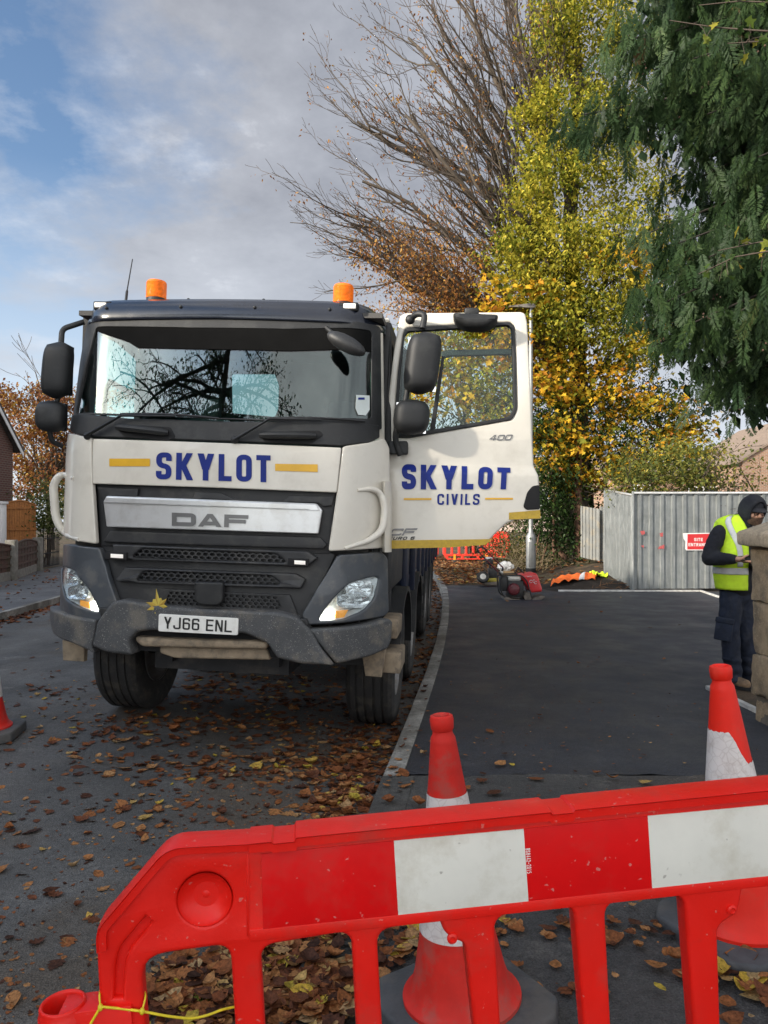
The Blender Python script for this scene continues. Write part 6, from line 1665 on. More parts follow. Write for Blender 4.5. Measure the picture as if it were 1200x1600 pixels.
# --- the tall, nearly bare sycamore leaning over the lorry
L_DRY = leafmat('dry_orange_leaf', [(0, (.10, .045, .02)), (.4, (.24, .10, .035)), (.7, (.36, .17, .05)), (1, (.46, .28, .07))], trans=.4)
bare = empty('bare_tree', (6.1, 25.4, 0)); tag(bare, 'tall nearly bare autumn tree with fine twigs reaching over the lorry', 'tree')
lines = []; tips = []
tp = [np.array([6.1, 25.4, -.1]), np.array([6.0, 25.3, 4]), np.array([5.8, 25.1, 8]), np.array([5.4, 24.9, 12]), np.array([5.0, 24.6, 16]), np.array([4.6, 24.4, 19])]
lines.append((tp, [.30, .25, .2, .15, .09, .03], 0))
def tpt(z):
    for a, b in zip(tp[:-1], tp[1:]):
        if z <= b[2]: t = (z-a[2])/(b[2]-a[2]); return a + (b-a)*t
    return tp[-1]
targets = [(580, 170, 23, 10), (660, 60, 22, 11.5), (720, 10, 23, 12.5), (620, 200, 21.5, 8.5), (670, 200, 23, 9.5), (780, 130, 22, 10.5), (720, 170, 22, 10), (820, 40, 23, 12), (560, 330, 21.5, 7.0), (640, 270, 22.5, 8),
           (500, 395, 22, 6.8), (520, 330, 23, 7.2), (480, 455, 22.5, 5.6), (560, 250, 22, 8.0), (545, 180, 23, 9.5), (600, 90, 22, 10.5), (640, 20, 23.5, 11.5), (700, -80, 22, 12.5), (760, -190, 23, 14),
           (640, 330, 21, 6.5), (660, 420, 21.5, 5.6), (700, 250, 24, 9.0), (690, 130, 24, 11), (760, 60, 21.5, 12), (800, -40, 23, 13), (860, -160, 22, 14.5), (740, 380, 20.5, 6.2), (620, 450, 24, 5.0), (700, 470, 21, 5.0), (590, 400, 23.5, 5.8)]
for px, py, Y, z0 in targets:
    s0 = tpt(z0); e = np.array(at(px, py, Y)); v = e - s0; L_ = np.linalg.norm(v)
    side = nrm(v); d0 = nrm(side + np.array([TR.normal(0, .15), TR.normal(0, .3), TR.uniform(.15, .7)]))
    grow(s0, d0, L_*1.0, .03 + .0115*L_, 1, 4, lines, tips, up=.05, wander=.34, kids=(0, 8, 5, 3), kl=(.5, .42, .48, .5), ang=(.6, .72, .80, .8), segs=(9, 10, 6, 4, 3), pull=side*2.2, first=.22)
limbs_mesh('trunk', [l for l in lines if l[2] <= 2], M_BARK, bare, .010)
limbs_mesh('twigs', [l for l in lines if l[2] > 2], M_TWIG, bare, .0065)
tp_ = np.array([p[-1] for p, d in tips]); px_ = CX + F*tp_[:, 0]/tp_[:, 1]; py_ = HY - F*(tp_[:, 2]-CZ)/tp_[:, 1]
dens = .25 + .75*(1/(1+np.exp(-(py_-360)/40))) * (px_ > 545)
pick = TR.random(len(tp_)) < dens*.95
C = np.repeat(tp_[pick], 4, axis=0); C = C + TR.normal(0, .12, C.shape)
lowm = (CX + F*C[:, 0]/C[:, 1] > 560) & (HY - F*(C[:, 2]-CZ)/C[:, 1] > 380)
extra = C[lowm]; C = np.concatenate([C] + [extra + TR.normal(0, .3, extra.shape) for _ in range(3)])
cards('leaves', C, .10, L_DRY, bare, 'oval', .8)
print('bare', len(lines), len(tips), len(C))

# --- ivy-clad tree with sunlit yellow-green foliage
TS = 1.11
L_IVY = leafmat('yellow_green_leaf', [(0, (.032, .055, .010)), (.25, (.12, .15, .018)), (.5, (.29, .28, .032)), (.78, (.46, .40, .05)), (1, (.60, .46, .06))], trans=.4)
ivy = empty('ivy_clad_tree', (5.9, 22.8, 0)); tag(ivy, 'tall tree smothered in yellow green foliage between the bare tree and the dark evergreen', 'tree')
lines = []; tips = []
t0 = [np.array(atb(905, 880, 20.5)), np.array(atb(905, 600, 20.5)), np.array(atb(890, 350, 20.6)), np.array(atb(905, 120, 20.6)), np.array(atb(880, -120, 20.6))]
lines.append((t0, [.30, .27, .22, .16, .06], 0))
for a, b in (((895, 420), (780, 330)), ((890, 330), (830, 60)), ((900, 260), (990, 120)), ((905, 500), (1000, 380)), ((900, 180), (920, -100)), ((905, 560), (780, 480)), ((900, 600), (1010, 520))):
    s0 = np.array(atb(*a, 20.4)); e = np.array(atb(*b, 19.6)); v = e - s0
    grow(s0, nrm(v), np.linalg.norm(v), .09, 1, 3, lines, tips, up=.12, kids=(0, 6, 4), segs=(8, 8, 5, 3), kl=(.5, .4, .4))
limbs_mesh('trunk', lines, M_DBARK, ivy, .008)
crown('crown', [(870, 40, 20, 47, 95, 3848, 0, 60, .24, .15), (925, 60, 20.5, 61, 130, 5032, 0, 79, .24, .15), (985, 90, 21, 67, 120, 2960, 0, 46, .24, .15), (850, 190, 20, 42, 70, 2249, 0, 35, .24, .15), (915, 250, 20, 78, 90, 4736, 0, 74, .24, .15), (990, 290, 20.5, 67, 90, 3256, 0, 51, .24, .15),
                (830, 300, 19.6, 44, 60, 2131, 0, 33, .24, .15), (880, 390, 19.8, 89, 70, 5032, 0, 79, .24, .15), (800, 400, 19.5, 44, 45, 1776, 0, 28, .24, .15), (960, 420, 20, 89, 90, 5032, 0, 79, .24, .15), (1020, 430, 20.5, 56, 90, 2072, 0, 32, .24, .15), (900, 500, 19.8, 89, 60, 4144, 0, 65, .24, .15), (830, 480, 19.4, 50, 50, 1776, 0, 28, .24, .15),
                (985, 530, 20, 72, 60, 2664, 0, 42, .24, .15), (700, 540, 20.5, 61, 60, 1539, 0, 23, .24, .15), (770, 620, 20.5, 67, 60, 2012, 0, 31, .24, .15)], .125, L_IVY, ivy, droop=.7, base=.5, spread=.2)

TS = 1.0
# --- maple in yellow and orange autumn leaf
TS = 1.29
L_MAP = leafmat('golden_maple_leaf', [(0, (.05, .08, .012)), (.16, (.22, .22, .022)), (.36, (.60, .44, .045)), (.60, (.70, .40, .03)), (.80, (.62, .27, .04)), (1, (.40, .15, .04))], trans=.45)
mp_ = empty('maple_tree', (6.7, 23.7, 0)); tag(mp_, 'young maple with golden yellow and orange leaves behind the lamp post and hoarding', 'tree')
lines = []; tips = []
b0 = np.array(atb(935, 905, 18.4)); t0 = [b0, np.array(atb(925, 800, 18.4)), np.array(atb(915, 650, 18.3)), np.array(atb(900, 500, 18.2))]
lines.append((t0, [.10, .085, .06, .02], 0))
for a, b in (((920, 760), (850, 640)), ((918, 700), (1010, 620)), ((916, 660), (830, 520)), ((914, 620), (980, 430)), ((920, 740), (1060, 690)), ((918, 690), (760, 600)), ((916, 640), (690, 560)), ((922, 780), (820, 720)), ((925, 770), (990, 730))):
    s0 = np.array(atb(*a, 18.2)); e = np.array(atb(*b, 17.4)); v = e - s0
    grow(s0, nrm(v), np.linalg.norm(v), .035, 1, 3, lines, tips, up=.05, kids=(0, 6, 4), segs=(8, 8, 5, 3), kl=(.5, .4, .4), droop=.1)
limbs_mesh('trunk', lines, M_DBARK, mp_, .006)
crown('crown', [(850, 585, 17.3, 55, 45, 648, .7, 20, .24), (900, 640, 17.2, 70, 50, 936, .8, 28, .24), (970, 610, 17.4, 60, 45, 648, .7, 20, .24), (1030, 650, 17.4, 55, 45, 576, .7, 17, .24), (860, 690, 17.0, 50, 45, 576, .7, 17, .24), (940, 710, 17.2, 75, 40, 864, .8, 26, .24),
                (1030, 705, 17.3, 70, 35, 576, .7, 17, .24), (985, 415, 16.4, 38, 25, 260, .5, 6, .2), (820, 500, 16.6, 44, 40, 420, .5, 9, .22), (850, 450, 16.6, 34, 22, 200, .5, 6, .2), (770, 470, 16.6, 40, 30, 260, .5, 8, .22), (1000, 520, 16.6, 40, 30, 200, .5, 6, .2), (900, 560, 17.6, 60, 35, 504, .6, 15, .24), (960, 755, 17.6, 60, 20, 302, .6, 9, .24), (880, 745, 17.4, 34, 20, 158, .5, 6, .24),
                (740, 600, 17.6, 60, 55, 648, .8, 20, .24), (680, 560, 17.8, 55, 60, 504, .8, 15, .24), (780, 540, 17.6, 36, 40, 324, .6, 10, .24), (650, 620, 17.8, 45, 50, 324, .7, 10, .24), (770, 650, 17.4, 40, 30, 288, .6, 8, .24), (1070, 680, 17.6, 40, 30, 252, .6, 7, .24)],
      .155, L_MAP, mp_, 'maple', droop=.55, base=.38, spread=.24)
TS = 1.0
# --- copper-brown tree behind, low between the bare twigs
cop = empty('copper_tree', (2.0, 27, 0)); tag(cop, 'hazy copper leaved tree low behind the cab roof and bare twigs', 'tree')
L_COP = leafmat('copper_leaf', [(0, (.22, .11, .05)), (.5, (.42, .22, .09)), (1, (.55, .34, .14))], trans=.4)
lines = []; tips = []
tr0 = np.array([3.2, 27.5, 0]); lines.append(([tr0, tr0 + np.array([0, 0, 3.]), tr0 + np.array([-.3, 0, 6.])], [.2, .16, .08], 0))
for a in ((640, 430), (700, 400), (760, 420), (600, 480), (690, 470), (740, 360), (790, 470)):
    s0 = tr0 + np.array([-.1, 0, TR.uniform(3, 5.5)]); e = np.array(at(*a, 26.5)); v = e - s0
    grow(s0, nrm(v), np.linalg.norm(v), .06, 1, 3, lines, tips, up=.1, kids=(0, 6, 4), segs=(8, 7, 5, 3), kl=(.5, .45, .4))
limbs_mesh('trunk', lines, M_BARK, cop, .010)
crown('crown', [(660, 440, 30, 70, 40, 371), (740, 420, 30, 70, 50, 470), (700, 490, 30, 90, 40, 445), (620, 480, 30, 50, 28, 148), (690, 370, 30, 60, 36, 123), (780, 480, 30, 50, 50, 297), (560, 470, 30, 40, 18, 49)], .12, L_COP, cop, droop=.7, base=.5)

# --- dark evergreen shrubs and ivy at the foot of the trees
TS = 1.13
L_DKG = leafmat('dark_ivy_leaf', [(0, (.008, .018, .006)), (.4, (.022, .045, .012)), (.8, (.05, .085, .022)), (1, (.10, .13, .035))], trans=.25, rough=.4)
dk = empty('ivy_thicket', atb(865, 885, 19.6)); dk.location.z = 0; tag(dk, 'dark green ivy thicket round a stump behind the lamp post', 'shrub')
D_ = lambda o: (setattr(o, 'parent', dk), setattr(o, 'matrix_parent_inverse', Matrix.Translation(-dk.location)))
D_(crown('foliage', [(860, 770, 19.4, 30, 50, 2600), (880, 840, 19.5, 24, 40, 1500), (905, 790, 20.5, 30, 55, 2400), (840, 690, 19.5, 28, 60, 2200), (850, 820, 19.3, 22, 34, 1200), (760, 700, 21, 70, 60, 2600), (680, 700, 21, 60, 60, 2000), (960, 690, 20, 70, 60, 3600), (900, 640, 20.5, 80, 70, 3600), (1040, 640, 20.5, 60, 70, 3000), (780, 780, 22, 80, 40, 2600)], .10, L_DKG, dk, droop=.8, base=.4))
st_ = []
for a, b, r0 in (((885, 875), (858, 830), .09), ((880, 872), (868, 838), .06), ((865, 868), (862, 700), .05), ((905, 870), (905, 690), .14), ((845, 880), (862, 825), .03), ((835, 878), (850, 800), .02)):
    st_.append(([np.array(atb(*a, 19.4)), (np.array(atb(*a, 19.4)) + np.array(atb(*b, 19.5)))/2 + TR.normal(0, .05, 3), np.array(atb(*b, 19.5))], [r0, r0*.85, r0*.6], 0))
D_(limbs_mesh('stems', st_, mat('reddish_bark', (.12, .065, .04), .9, var=.3), None))
# tangle of dry stems and bramble along the verge
br_ = empty('bramble_bush', atb(850, 890, 20)); br_.location.z = 0; tag(br_, 'dry straw coloured bramble tangle at the foot of the lamp post', 'bush')
L_BR = leafmat('bramble_leaf', [(0, (.03, .045, .012)), (.4, (.09, .10, .03)), (.7, (.20, .15, .06)), (1, (.34, .26, .13))], trans=.3)
st_ = []
for _ in range(420):
    px = TR.uniform(790, 955); p = np.array(atb(px, TR.uniform(868, 888), TR.uniform(19, 22.5))); p[2] = TR.uniform(0, .25); d = nrm(np.array([TR.normal(0, .6), TR.normal(0, .4), TR.uniform(.3, 1.1)])); L_ = TR.uniform(.3, 1.25)*(1 if px < 850 else .55)
    st_.append(([p, p + d*L_*.5, p + d*L_ + np.array([TR.normal(0, .2), 0, -.25*L_])], [.009, .007, .004], 3))
b1 = limbs_mesh('stems', st_, mat('straw_stem', (.33, .26, .15), .9, var=.3), None, .006); b2_ = crown('foliage', [(800, 860, 20.5, 34, 22, 1500), (845, 868, 20.5, 40, 18, 1400), (900, 872, 21, 40, 14, 1200), (935, 872, 21.5, 34, 14, 900), (780, 835, 22, 34, 40, 1300), (820, 830, 21.5, 30, 40, 1200)], .075, L_BR, None, droop=.6, base=.45)
for o in (b1, b2_): o.parent = br_; o.matrix_parent_inverse = Matrix.Translation(-br_.location)
TS = 1.0
# --- shrub above the hoarding
shb = empty('tall_shrub', (8.0, 18.4, 0)); tag(shb, 'olive green shrub with arching twigs rising behind the hoarding', 'shrub')
L_OLV = leafmat('olive_leaf', [(0, (.035, .055, .018)), (.4, (.10, .125, .035)), (.75, (.24, .24, .05)), (1, (.36, .30, .07))], trans=.4)
lines = []; tips = []
for k in range(16):
    s0 = np.array([7.0 + .2*k, 18.3, .2]); px = 990 + 12*k; e = np.array(at(px + TR.normal(0, 12), 700 + TR.uniform(-20, 50), 17.8)); v = e - s0
    grow(s0, nrm(v), np.linalg.norm(v), .03, 1, 3, lines, tips, up=-.02, kids=(0, 6, 4), segs=(8, 7, 5, 3), kl=(.5, .4, .4), droop=.15)
limbs_mesh('stems', lines, M_TWIG, shb, .005)
crown('foliage', [(1010, 750, 17.8, 50, 26, 1500), (1070, 735, 17.9, 50, 34, 1500), (1040, 715, 18, 50, 25, 900), (1110, 755, 18, 40, 20, 700), (1100, 715, 18.2, 34, 22, 300), (1170, 730, 18.2, 34, 20, 160)], .10, L_OLV, shb, droop=.6, base=.55)

# --- the big drooping evergreen on the right
L_CON = leafmat('cypress_frond', [(0, (.008, .017, .008)), (.35, (.020, .042, .016)), (.7, (.044, .078, .026)), (.92, (.085, .125, .04)), (1, (.14, .085, .04))], trans=.22, rough=.5)
con = empty('drooping_evergreen', (8.3, 10.5, 0)); tag(con, 'large dark green evergreen with drooping fronds overhanging the stone pier', 'tree')
def frond_geo(rng):
    """a flat hanging spray: curved rachis with comb-like side branchlets (unit length, hanging along -z, spreading along x)"""
    vs = []; fs = []; n = 17
    def leafq(p, d, L_, w):
        d = nrm(d); s_ = nrm(np.cross(d, np.array([.15, 1, .1])))*w; i = len(vs)
        vs.extend([p - s_*.5, p + d*L_*.55 - s_, p + d*L_, p + d*L_*.55 + s_]); fs.append((i, i+1, i+2, i+3))
    for k in range(n):
        t = (k+.5)/n; p = np.array([.06*math.sin(3*t), .22*t*t - .1*t, -t]); 
        for s_ in (-1, 1):
            L_ = (.30*(1-t)**.7*(.35+1.3*t) + .06)*rng.uniform(.75, 1.2); d = nrm(np.array([s_*.8, rng.normal(0, .18), -.75 + .15*rng.normal()]))
            leafq(p, d, L_, .011)
            for j in range(5):
                q = p + d*L_*(.2 + .16*j); leafq(q, nrm(d + np.array([0, 0, -.75]) + rng.normal(0, .12, 3)), L_*.36, .010)
                leafq(q, nrm(d + np.array([s_*.5, 0, .35]) + rng.normal(0, .12, 3)), L_*.28, .009)
    return np.array(vs), np.array(fs)
FR = [frond_geo(TR) for _ in range(6)]
tips_px = [(985, -60, 9, .9), (965, 60, 8.7, .8), (915, 175, 8.5, .8), (1000, 70, 8.8, .8), (1075, 100, 8.3, .8), (1120, 30, 8.6, .8), (1190, 20, 8.8, .8), (1160, 130, 8.3, .9), (1230, 150, 8.6, .8), (1100, 185, 8.5, .7), (1180, 250, 8.4, .8), (950, 190, 8.9, .7),
           (1015, 360, 8.9, .8), (1060, 380, 8.5, .8), (1000, 455, 8.8, .8), (1110, 400, 8.3, .9), (1170, 370, 8.6, .8), (1230, 420, 8.5, .8), (1040, 470, 8.4, .8), (1090, 500, 8.2, .9), (1150, 490, 8.4, .9), (1210, 520, 8.6, .9), (1020, 540, 9.0, .6), (1130, 570, 8.8, .8), (1190, 590, 9.2, .7), (1250, 560, 9, .8),
           (1045, 300, 9.6, .6), (1130, 300, 9.4, .7), (1210, 310, 9.3, .8), (1060, -40, 8.6, .9), (1150, -60, 8.6, .9), (1240, -50, 9, .9), (1100, 610, 9.6, .5), (1160, 630, 9.9, .5), (1030, 10, 9.4, .9), (1000, 170, 9.5, .6), (1080, 260, 9.9, .6)]
V = []; Fq = []; T = []; n0 = 0; lines = []
tr = [np.array([8.4, 10.6, -.1]), np.array([8.3, 10.5, 4]), np.array([8.2, 10.4, 9]), np.array([8.1, 10.3, 14])]
lines.append((tr, [.34, .28, .18, .06], 0))
for px, py, Y, fl in tips_px:
    e = np.array(at(px, py, Y)); s0 = np.array([8.25, 10.45, min(13.5, e[2] + 1.0 + .25*TR.random())]); v = e - s0; L_ = np.linalg.norm(v)
    pts = []; 
    for t in lin(0, 1, 14):
        p = s0 + v*t; p[2] += .55*math.sin(math.pi*t)*(.6) + .25*t*(1-t); pts.append(p + np.array([0, .12*math.sin(5*t + px), 0]))
    lines.append((pts, [.05*(1-t)+.008 for t in lin(0, 1, 14)], 1))
    nf = int(26 * fl / .8)
    for k in range(nf * 6):
        t = 1 - .62*TR.random()**1.3; f = t*13; i = min(12, int(f)); p = pts[i] + (pts[i+1]-pts[i])*(f-i) + TR.normal(0, .20, 3)*np.array([1, 1.2, .6])
        s_ = TR.uniform(.24, .52) * (1.15 - .35*t) * (fl/.8)**.5; yaw = TR.normal(0, 1.1); tilt = TR.normal(.15, .25); lean = TR.normal(-.22, .30)
        v_, f_ = FR[int(TR.integers(6))]
        M_ = np.array(Matrix.Rotation(yaw, 3, 'Z') @ Matrix.Rotation(tilt, 3, 'X') @ Matrix.Rotation(-lean, 3, 'Y')) * s_
        V.append(v_ @ M_.T + p); Fq.append(f_ + n0); n0 += len(v_)
        T.append(np.clip(.5 + TR.normal(0, .13) + TR.normal(0, .1, len(f_)), 0, .95) if TR.random() > .003 else np.full(len(f_), 1.0))
V = np.concatenate(V); Fq = np.concatenate(Fq); T = np.concatenate(T)
me = bpy.data.meshes.new('foliage'); me.vertices.add(len(V)); me.vertices.foreach_set('co', V.reshape(-1).astype(np.float32)); me.loops.add(len(Fq)*4); me.loops.foreach_set('vertex_index', Fq.reshape(-1).astype(np.int32))
me.polygons.add(len(Fq)); me.polygons.foreach_set('loop_start', (np.arange(len(Fq))*4).astype(np.int32)); me.update(calc_edges=True); set_rnd(me, T); wobj('foliage', me, L_CON, con)
limbs_mesh('trunk', lines, M_DBARK, con, .006)
print('conifer faces', len(Fq))
# small brown cones in bunches
mb = MB()
for _ in range(90):
    i = int(TR.integers(len(V))); p = V[i]
    for _k in range(4): mb.ball(tuple(p + TR.normal(0, .035, 3)), .013, 4)
co_ = mb.build('cones', mat('cone_brown', (.11, .065, .045), .9, var=.3), None, fixn=False); co_['kind'] = 'stuff'; co_.parent = con; co_.matrix_parent_inverse = Matrix.Translation(-con.location)
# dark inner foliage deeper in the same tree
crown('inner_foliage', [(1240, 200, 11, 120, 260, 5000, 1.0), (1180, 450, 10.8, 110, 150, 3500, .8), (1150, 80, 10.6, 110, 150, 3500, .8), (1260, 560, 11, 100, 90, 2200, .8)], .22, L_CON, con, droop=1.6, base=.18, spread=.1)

# --- broadleaf branches hanging in from the right, in front of the evergreen
ovr = empty('overhanging_sycamore', (6.0, 6.2, 0)); tag(ovr, 'thin sycamore branches with green and yellow leaves crossing in front of the evergreen', 'tree')
lines = [([np.array([7.2, 6.4, -.1]), np.array([7.1, 6.4, 3]), np.array([7.0, 6.4, 6.5])], [.12, .10, .05], 0)]; C = []
for a, b, Y in (((1500, 150, ), (1050, 40), 7.2), ((1500, 60), (1090, 5), 7.4), ((1500, 250), (1085, 425), 7.2), ((1500, 320), (1120, 400), 7.0), ((1450, 60), (1140, 70), 7.0)):
    s0 = np.array([7.05, 6.4, at(1500, a[1], 6.4).z]); e = np.array(at(*b, Y)); pts = [s0 + (e-s0)*t + np.array([0, 0, .12*math.sin(3*t)]) + TR.normal(0, .02, 3) for t in lin(0, 1, 12)]
    lines.append((pts, [.022*(1-t)+.004 for t in lin(0, 1, 12)], 1))
    for k in range(34):
        t = .3 + .7*TR.random(); f = t*11; i = min(10, int(f)); p = pts[i] + (pts[i+1]-pts[i])*(f-i); q = p + TR.normal(0, .09, 3); lines.append(([p, (p+q)/2 + TR.normal(0, .01, 3), q], [.004, .003, .002], 3)); C.append(q + TR.normal(0, .02, 3))
limbs_mesh('trunk', lines, M_TWIG, ovr, .003)
L_SYC = leafmat('sycamore_leaf', [(0, (.03, .06, .015)), (.5, (.08, .13, .025)), (.8, (.22, .22, .03)), (1, (.40, .26, .03))], trans=.4)
cards('leaves', np.array(C), .095, L_SYC, ovr, 'maple', .8)

# --- across the road: autumn tree and a garden shrub
lt = empty('autumn_tree', (-17.5, 38, 0)); tag(lt, 'russet and orange autumn tree beyond the house across the road', 'tree')
lines = []; tips = []; s0 = np.array([-16.8, 38, 0]); lines.append(([s0, s0 + np.array([0, 0, 2.]), s0 + np.array([-.2, 0, 4.5])], [.22, .18, .1], 0))
for k in range(20):
    e = np.array(at(20 + 115*TR.random(), 575 + 150*TR.random()**1.2, 37 + 3*TR.random())); q = s0 + np.array([0, 0, TR.uniform(1.6, 4.2)]); v = e - q
    grow(q, nrm(v), np.linalg.norm(v), .07, 1, 3, lines, tips, up=.12, kids=(0, 6, 4), segs=(8, 7, 5, 3), kl=(.5, .45, .4))
limbs_mesh('trunk', lines, M_BARK, lt, .012)
L_RUS = leafmat('russet_leaf', [(0, (.10, .045, .03)), (.4, (.24, .095, .04)), (.7, (.34, .17, .045)), (1, (.42, .29, .06))], trans=.4)
crown('crown', [(60, 640, 38, 62, 50, 2600, 2), (30, 620, 38, 40, 36, 900, 2), (105, 650, 38, 40, 50, 1300, 2), (65, 715, 38, 60, 45, 2800, 2), (40, 760, 38, 45, 24, 1200, 2), (110, 740, 38, 40, 40, 1200, 2), (150, 660, 38, 40, 50, 900, 2), (190, 640, 40, 40, 36, 700, 2)], .18, L_RUS, lt, droop=.6, base=.5, spread=.25)
ls = empty('garden_shrub', at(68, 890, 25)); ls.location.z = 0; tag(ls, 'bushy variegated green shrub behind the iron gate', 'shrub')
for nm, el, mt, sz in (('foliage', [(68, 800, 25, 20, 26, 1500), (72, 765, 26, 18, 20, 500), (84, 815, 25, 16, 24, 600)], leafmat('variegated_leaf', [(0, (.03, .05, .015)), (.5, (.10, .13, .04)), (1, (.32, .33, .14))], trans=.3), .11),):
    o = crown(nm, el, sz, mt, None, droop=.5); o.parent = ls; o.matrix_parent_inverse = Matrix.Translation(-ls.location)
sb = limbs_mesh('stems', [([np.array(at(70, 890, 25)) + TR.normal(0, .1, 3), np.array(at(64 + 5*k, 810, 25))], [.03, .01], 1) for k in range(6)], M_TWIG, None); sb.parent = ls; sb.matrix_parent_inverse = Matrix.Translation(-ls.location)
# far hedge closing the end of the street
hdg = crown('far_trees', [(px, 760 + 10*math.sin(px), 70, 60, 50, 1400, 5, 30, .8) for px in range(120, 1260, 75)], .5, L_BR, None, droop=.5, base=.4)
tag(hdg, 'far off wall of hedges and trees at the end of the street', 'trees', kind='stuff')

# --- tree on the camera's side of the street: its branches mirror in the windscreen
bk = empty('roadside_tree', (-7.5, -9, 0)); tag(bk, 'dark branched roadside tree mirrored in the lorry windscreen', 'tree')
lines = []; tips = []; s0 = np.array([-7.5, -9, 0]); lines.append(([s0, s0 + np.array([-.1, 0, 5]), s0 + np.array([.1, 0, 12])], [.32, .27, .14], 0))
for k in range(22):
    q = s0 + np.array([0, 0, TR.uniform(7.5, 12)]); e = np.array([TR.uniform(-16, -2.8), -9 + TR.uniform(-1.5, 1.5), TR.uniform(9.3, 13)]); v = e - q
    grow(q, nrm(v), np.linalg.norm(v)*1.05, .08, 1, 3, lines, tips, up=.02, kids=(0, 7, 5), segs=(8, 8, 5, 3), kl=(.5, .42, .45), droop=.2)
limbs_mesh('trunk', lines, M_DBARK, bk, .012)
tp_ = np.array([p[-1] for p, d in tips]); C = np.repeat(tp_, 6, axis=0); C = C + TR.normal(0, .20, C.shape)
cards('leaves', C, .15, L_DKG, bk, 'oval', .7)

# ------------------------------------------------------------------ the worker beside the pier
def fuse(name, mb, m_, parent, voxel=.01, it=6, disp=None):
    """melt overlapping shapes into one continuous skin"""
    o = mb.build(name, m_, None, fixn=True)
    r_ = o.modifiers.new('r', 'REMESH'); r_.mode = 'VOXEL'; r_.voxel_size = voxel
    s_ = o.modifiers.new('s', 'SMOOTH'); s_.factor = .5; s_.iterations = it
    dg = bpy.context.evaluated_depsgraph_get(); dg.update()
    me = bpy.data.meshes.new_from_object(o.evaluated_get(dg)); me.name = name
    o.modifiers.clear(); old = o.data; o.data = me; bpy.data.meshes.remove(old)
    if disp:
        for v in me.vertices:
            v.co += v.normal * disp(v.co)
    finish(me, 0); me.polygons.foreach_set('use_smooth', np.ones(len(me.polygons), dtype=bool)); me.update()
    if parent: o.parent = parent; o.matrix_parent_inverse = Matrix.Translation(-parent.location)
    return o
PY = 7.0
def pp(px, py, dy=0.0): return at(px, py, PY + dy)
def limb(mb, pts, rs):
    for (p, q), (a, b) in zip(zip(pts[:-1], pts[1:]), zip(rs[:-1], rs[1:])):
        mb.tube([p, (p+q)/2, q], [a, (a+b)/2, b], 14); 
    for p, r_ in zip(pts, rs): mb.ball(p, r_, 8)
worker = empty('person', pp(1150, 1073)); tag(worker, 'person in black hoodie and yellow hi-vis vest looking at a phone behind the stone pier', 'person')
M_SKIN = mat('skin', (.46, .25, .175), .55, var=.08); M_HOOD = mat('black_fleece', (.011, .012, .017), .95, var=.25, vscale=25, bump=.2, bscale=120)
M_TROU = mat('navy_work_trousers', (.010, .015, .030), .9, var=.3, vscale=14, bump=.25, bscale=90, dirt=(.05, .05, .055), dscale=12, damt=.3)
M_VEST = mat('lime_vest_fabric', (.56, .80, .025), .7, var=.08, vscale=18); M_BOOT = mat('tan_work_boot', (.17, .11, .065), .85, var=.25, dirt=(.07, .05, .035), damt=.6)
M_BEARD = mat('brown_beard', (.075, .040, .024), .95, var=.35, vscale=60, bump=.5, bscale=200)
# head frame: looks to the right of the picture, down at the phone
HC = pp(1176, 798, -.02)
hf = Vector((.16, -.95, -.27)).normalized(); hr = hf.cross(Vector((0, 0, 1))).normalized(); hu = hr.cross(hf).normalized()
HM = Matrix((hr, hf, hu)).transposed().to_4x4(); HM.translation = HC      # x: the figure's right, y: forward, z: up
HP = lambda x, y, z: HM @ Vector((x, y, z))
b = MB()
b.ball((0, 0, 0), 1, 12, (.076, .095, .108), HM @ Matrix.Translation((0, -.005, .02))); b.ball((0, 0, 0), 1, 10, (.060, .068, .075), HM @ Matrix.Translation((0, .030, -.055)))
b.ball((0, 0, 0), 1, 8, (.032, .025, .022), HM @ Matrix.Translation((0, .085, -.098)))
b.tube([HP(0, .092, .020), HP(0, .112, -.012), HP(0, .118, -.028)], [.010, .014, .015], 8); b.ball(HP(0, .116, -.026), .015, 6)
for s_ in (-1, 1):
    b.ball(HP(.012*s_, .104, -.030), .009, 5); b.ball(HP(.045*s_, .070, -.025), .024, 6); b.ball(HP(.078*s_, -.005, -.01), .022, 6, (.5, 1, 1.5))
    b.tube([HP(.015*s_, .096, .030), HP(.05*s_, .082, .030)], [.010, .008], 6)
b.tube([HP(-.022, .095, -.062), HP(0, .101, -.060), HP(.022, .095, -.062)], .008, 6)
limb(b, [HP(0, -.02, -.05), pp(1163, 826, .02), pp(1156, 838, .03)], [.058, .058, .08])
tors = [(1152, 845, .03, .13), (1150, 865, .02, .135), (1150, 890, .02, .125), (1151, 912, .03, .13)]
limb(b, [pp(x, y, d) for x, y, d, r_ in tors], [r_*.85 for *_, r_ in tors])
SH, EL, WR = pp(1124, 833, -.02), pp(1109, 872, -.05), pp(1150, 874, -.25)
limb(b, [SH, EL, WR], [.055, .042, .028])
SH2, EL2, WR2 = pp(1172, 838, .06), pp(1190, 880, .02), pp(1181, 882, -.20)
limb(b, [SH2, EL2, WR2], [.055, .042, .028])
limb(b, [pp(1143, 925, .02), pp(1141, 990, -.02), pp(1146, 1060, .02)], [.075, .055, .042]); limb(b, [pp(1163, 925, .06), pp(1167, 990, .05), pp(1171, 1052, .14)], [.075, .055, .042])
limb(b, [pp(1151, 912, .03), pp(1153, 922, .04)], [.10, .085])
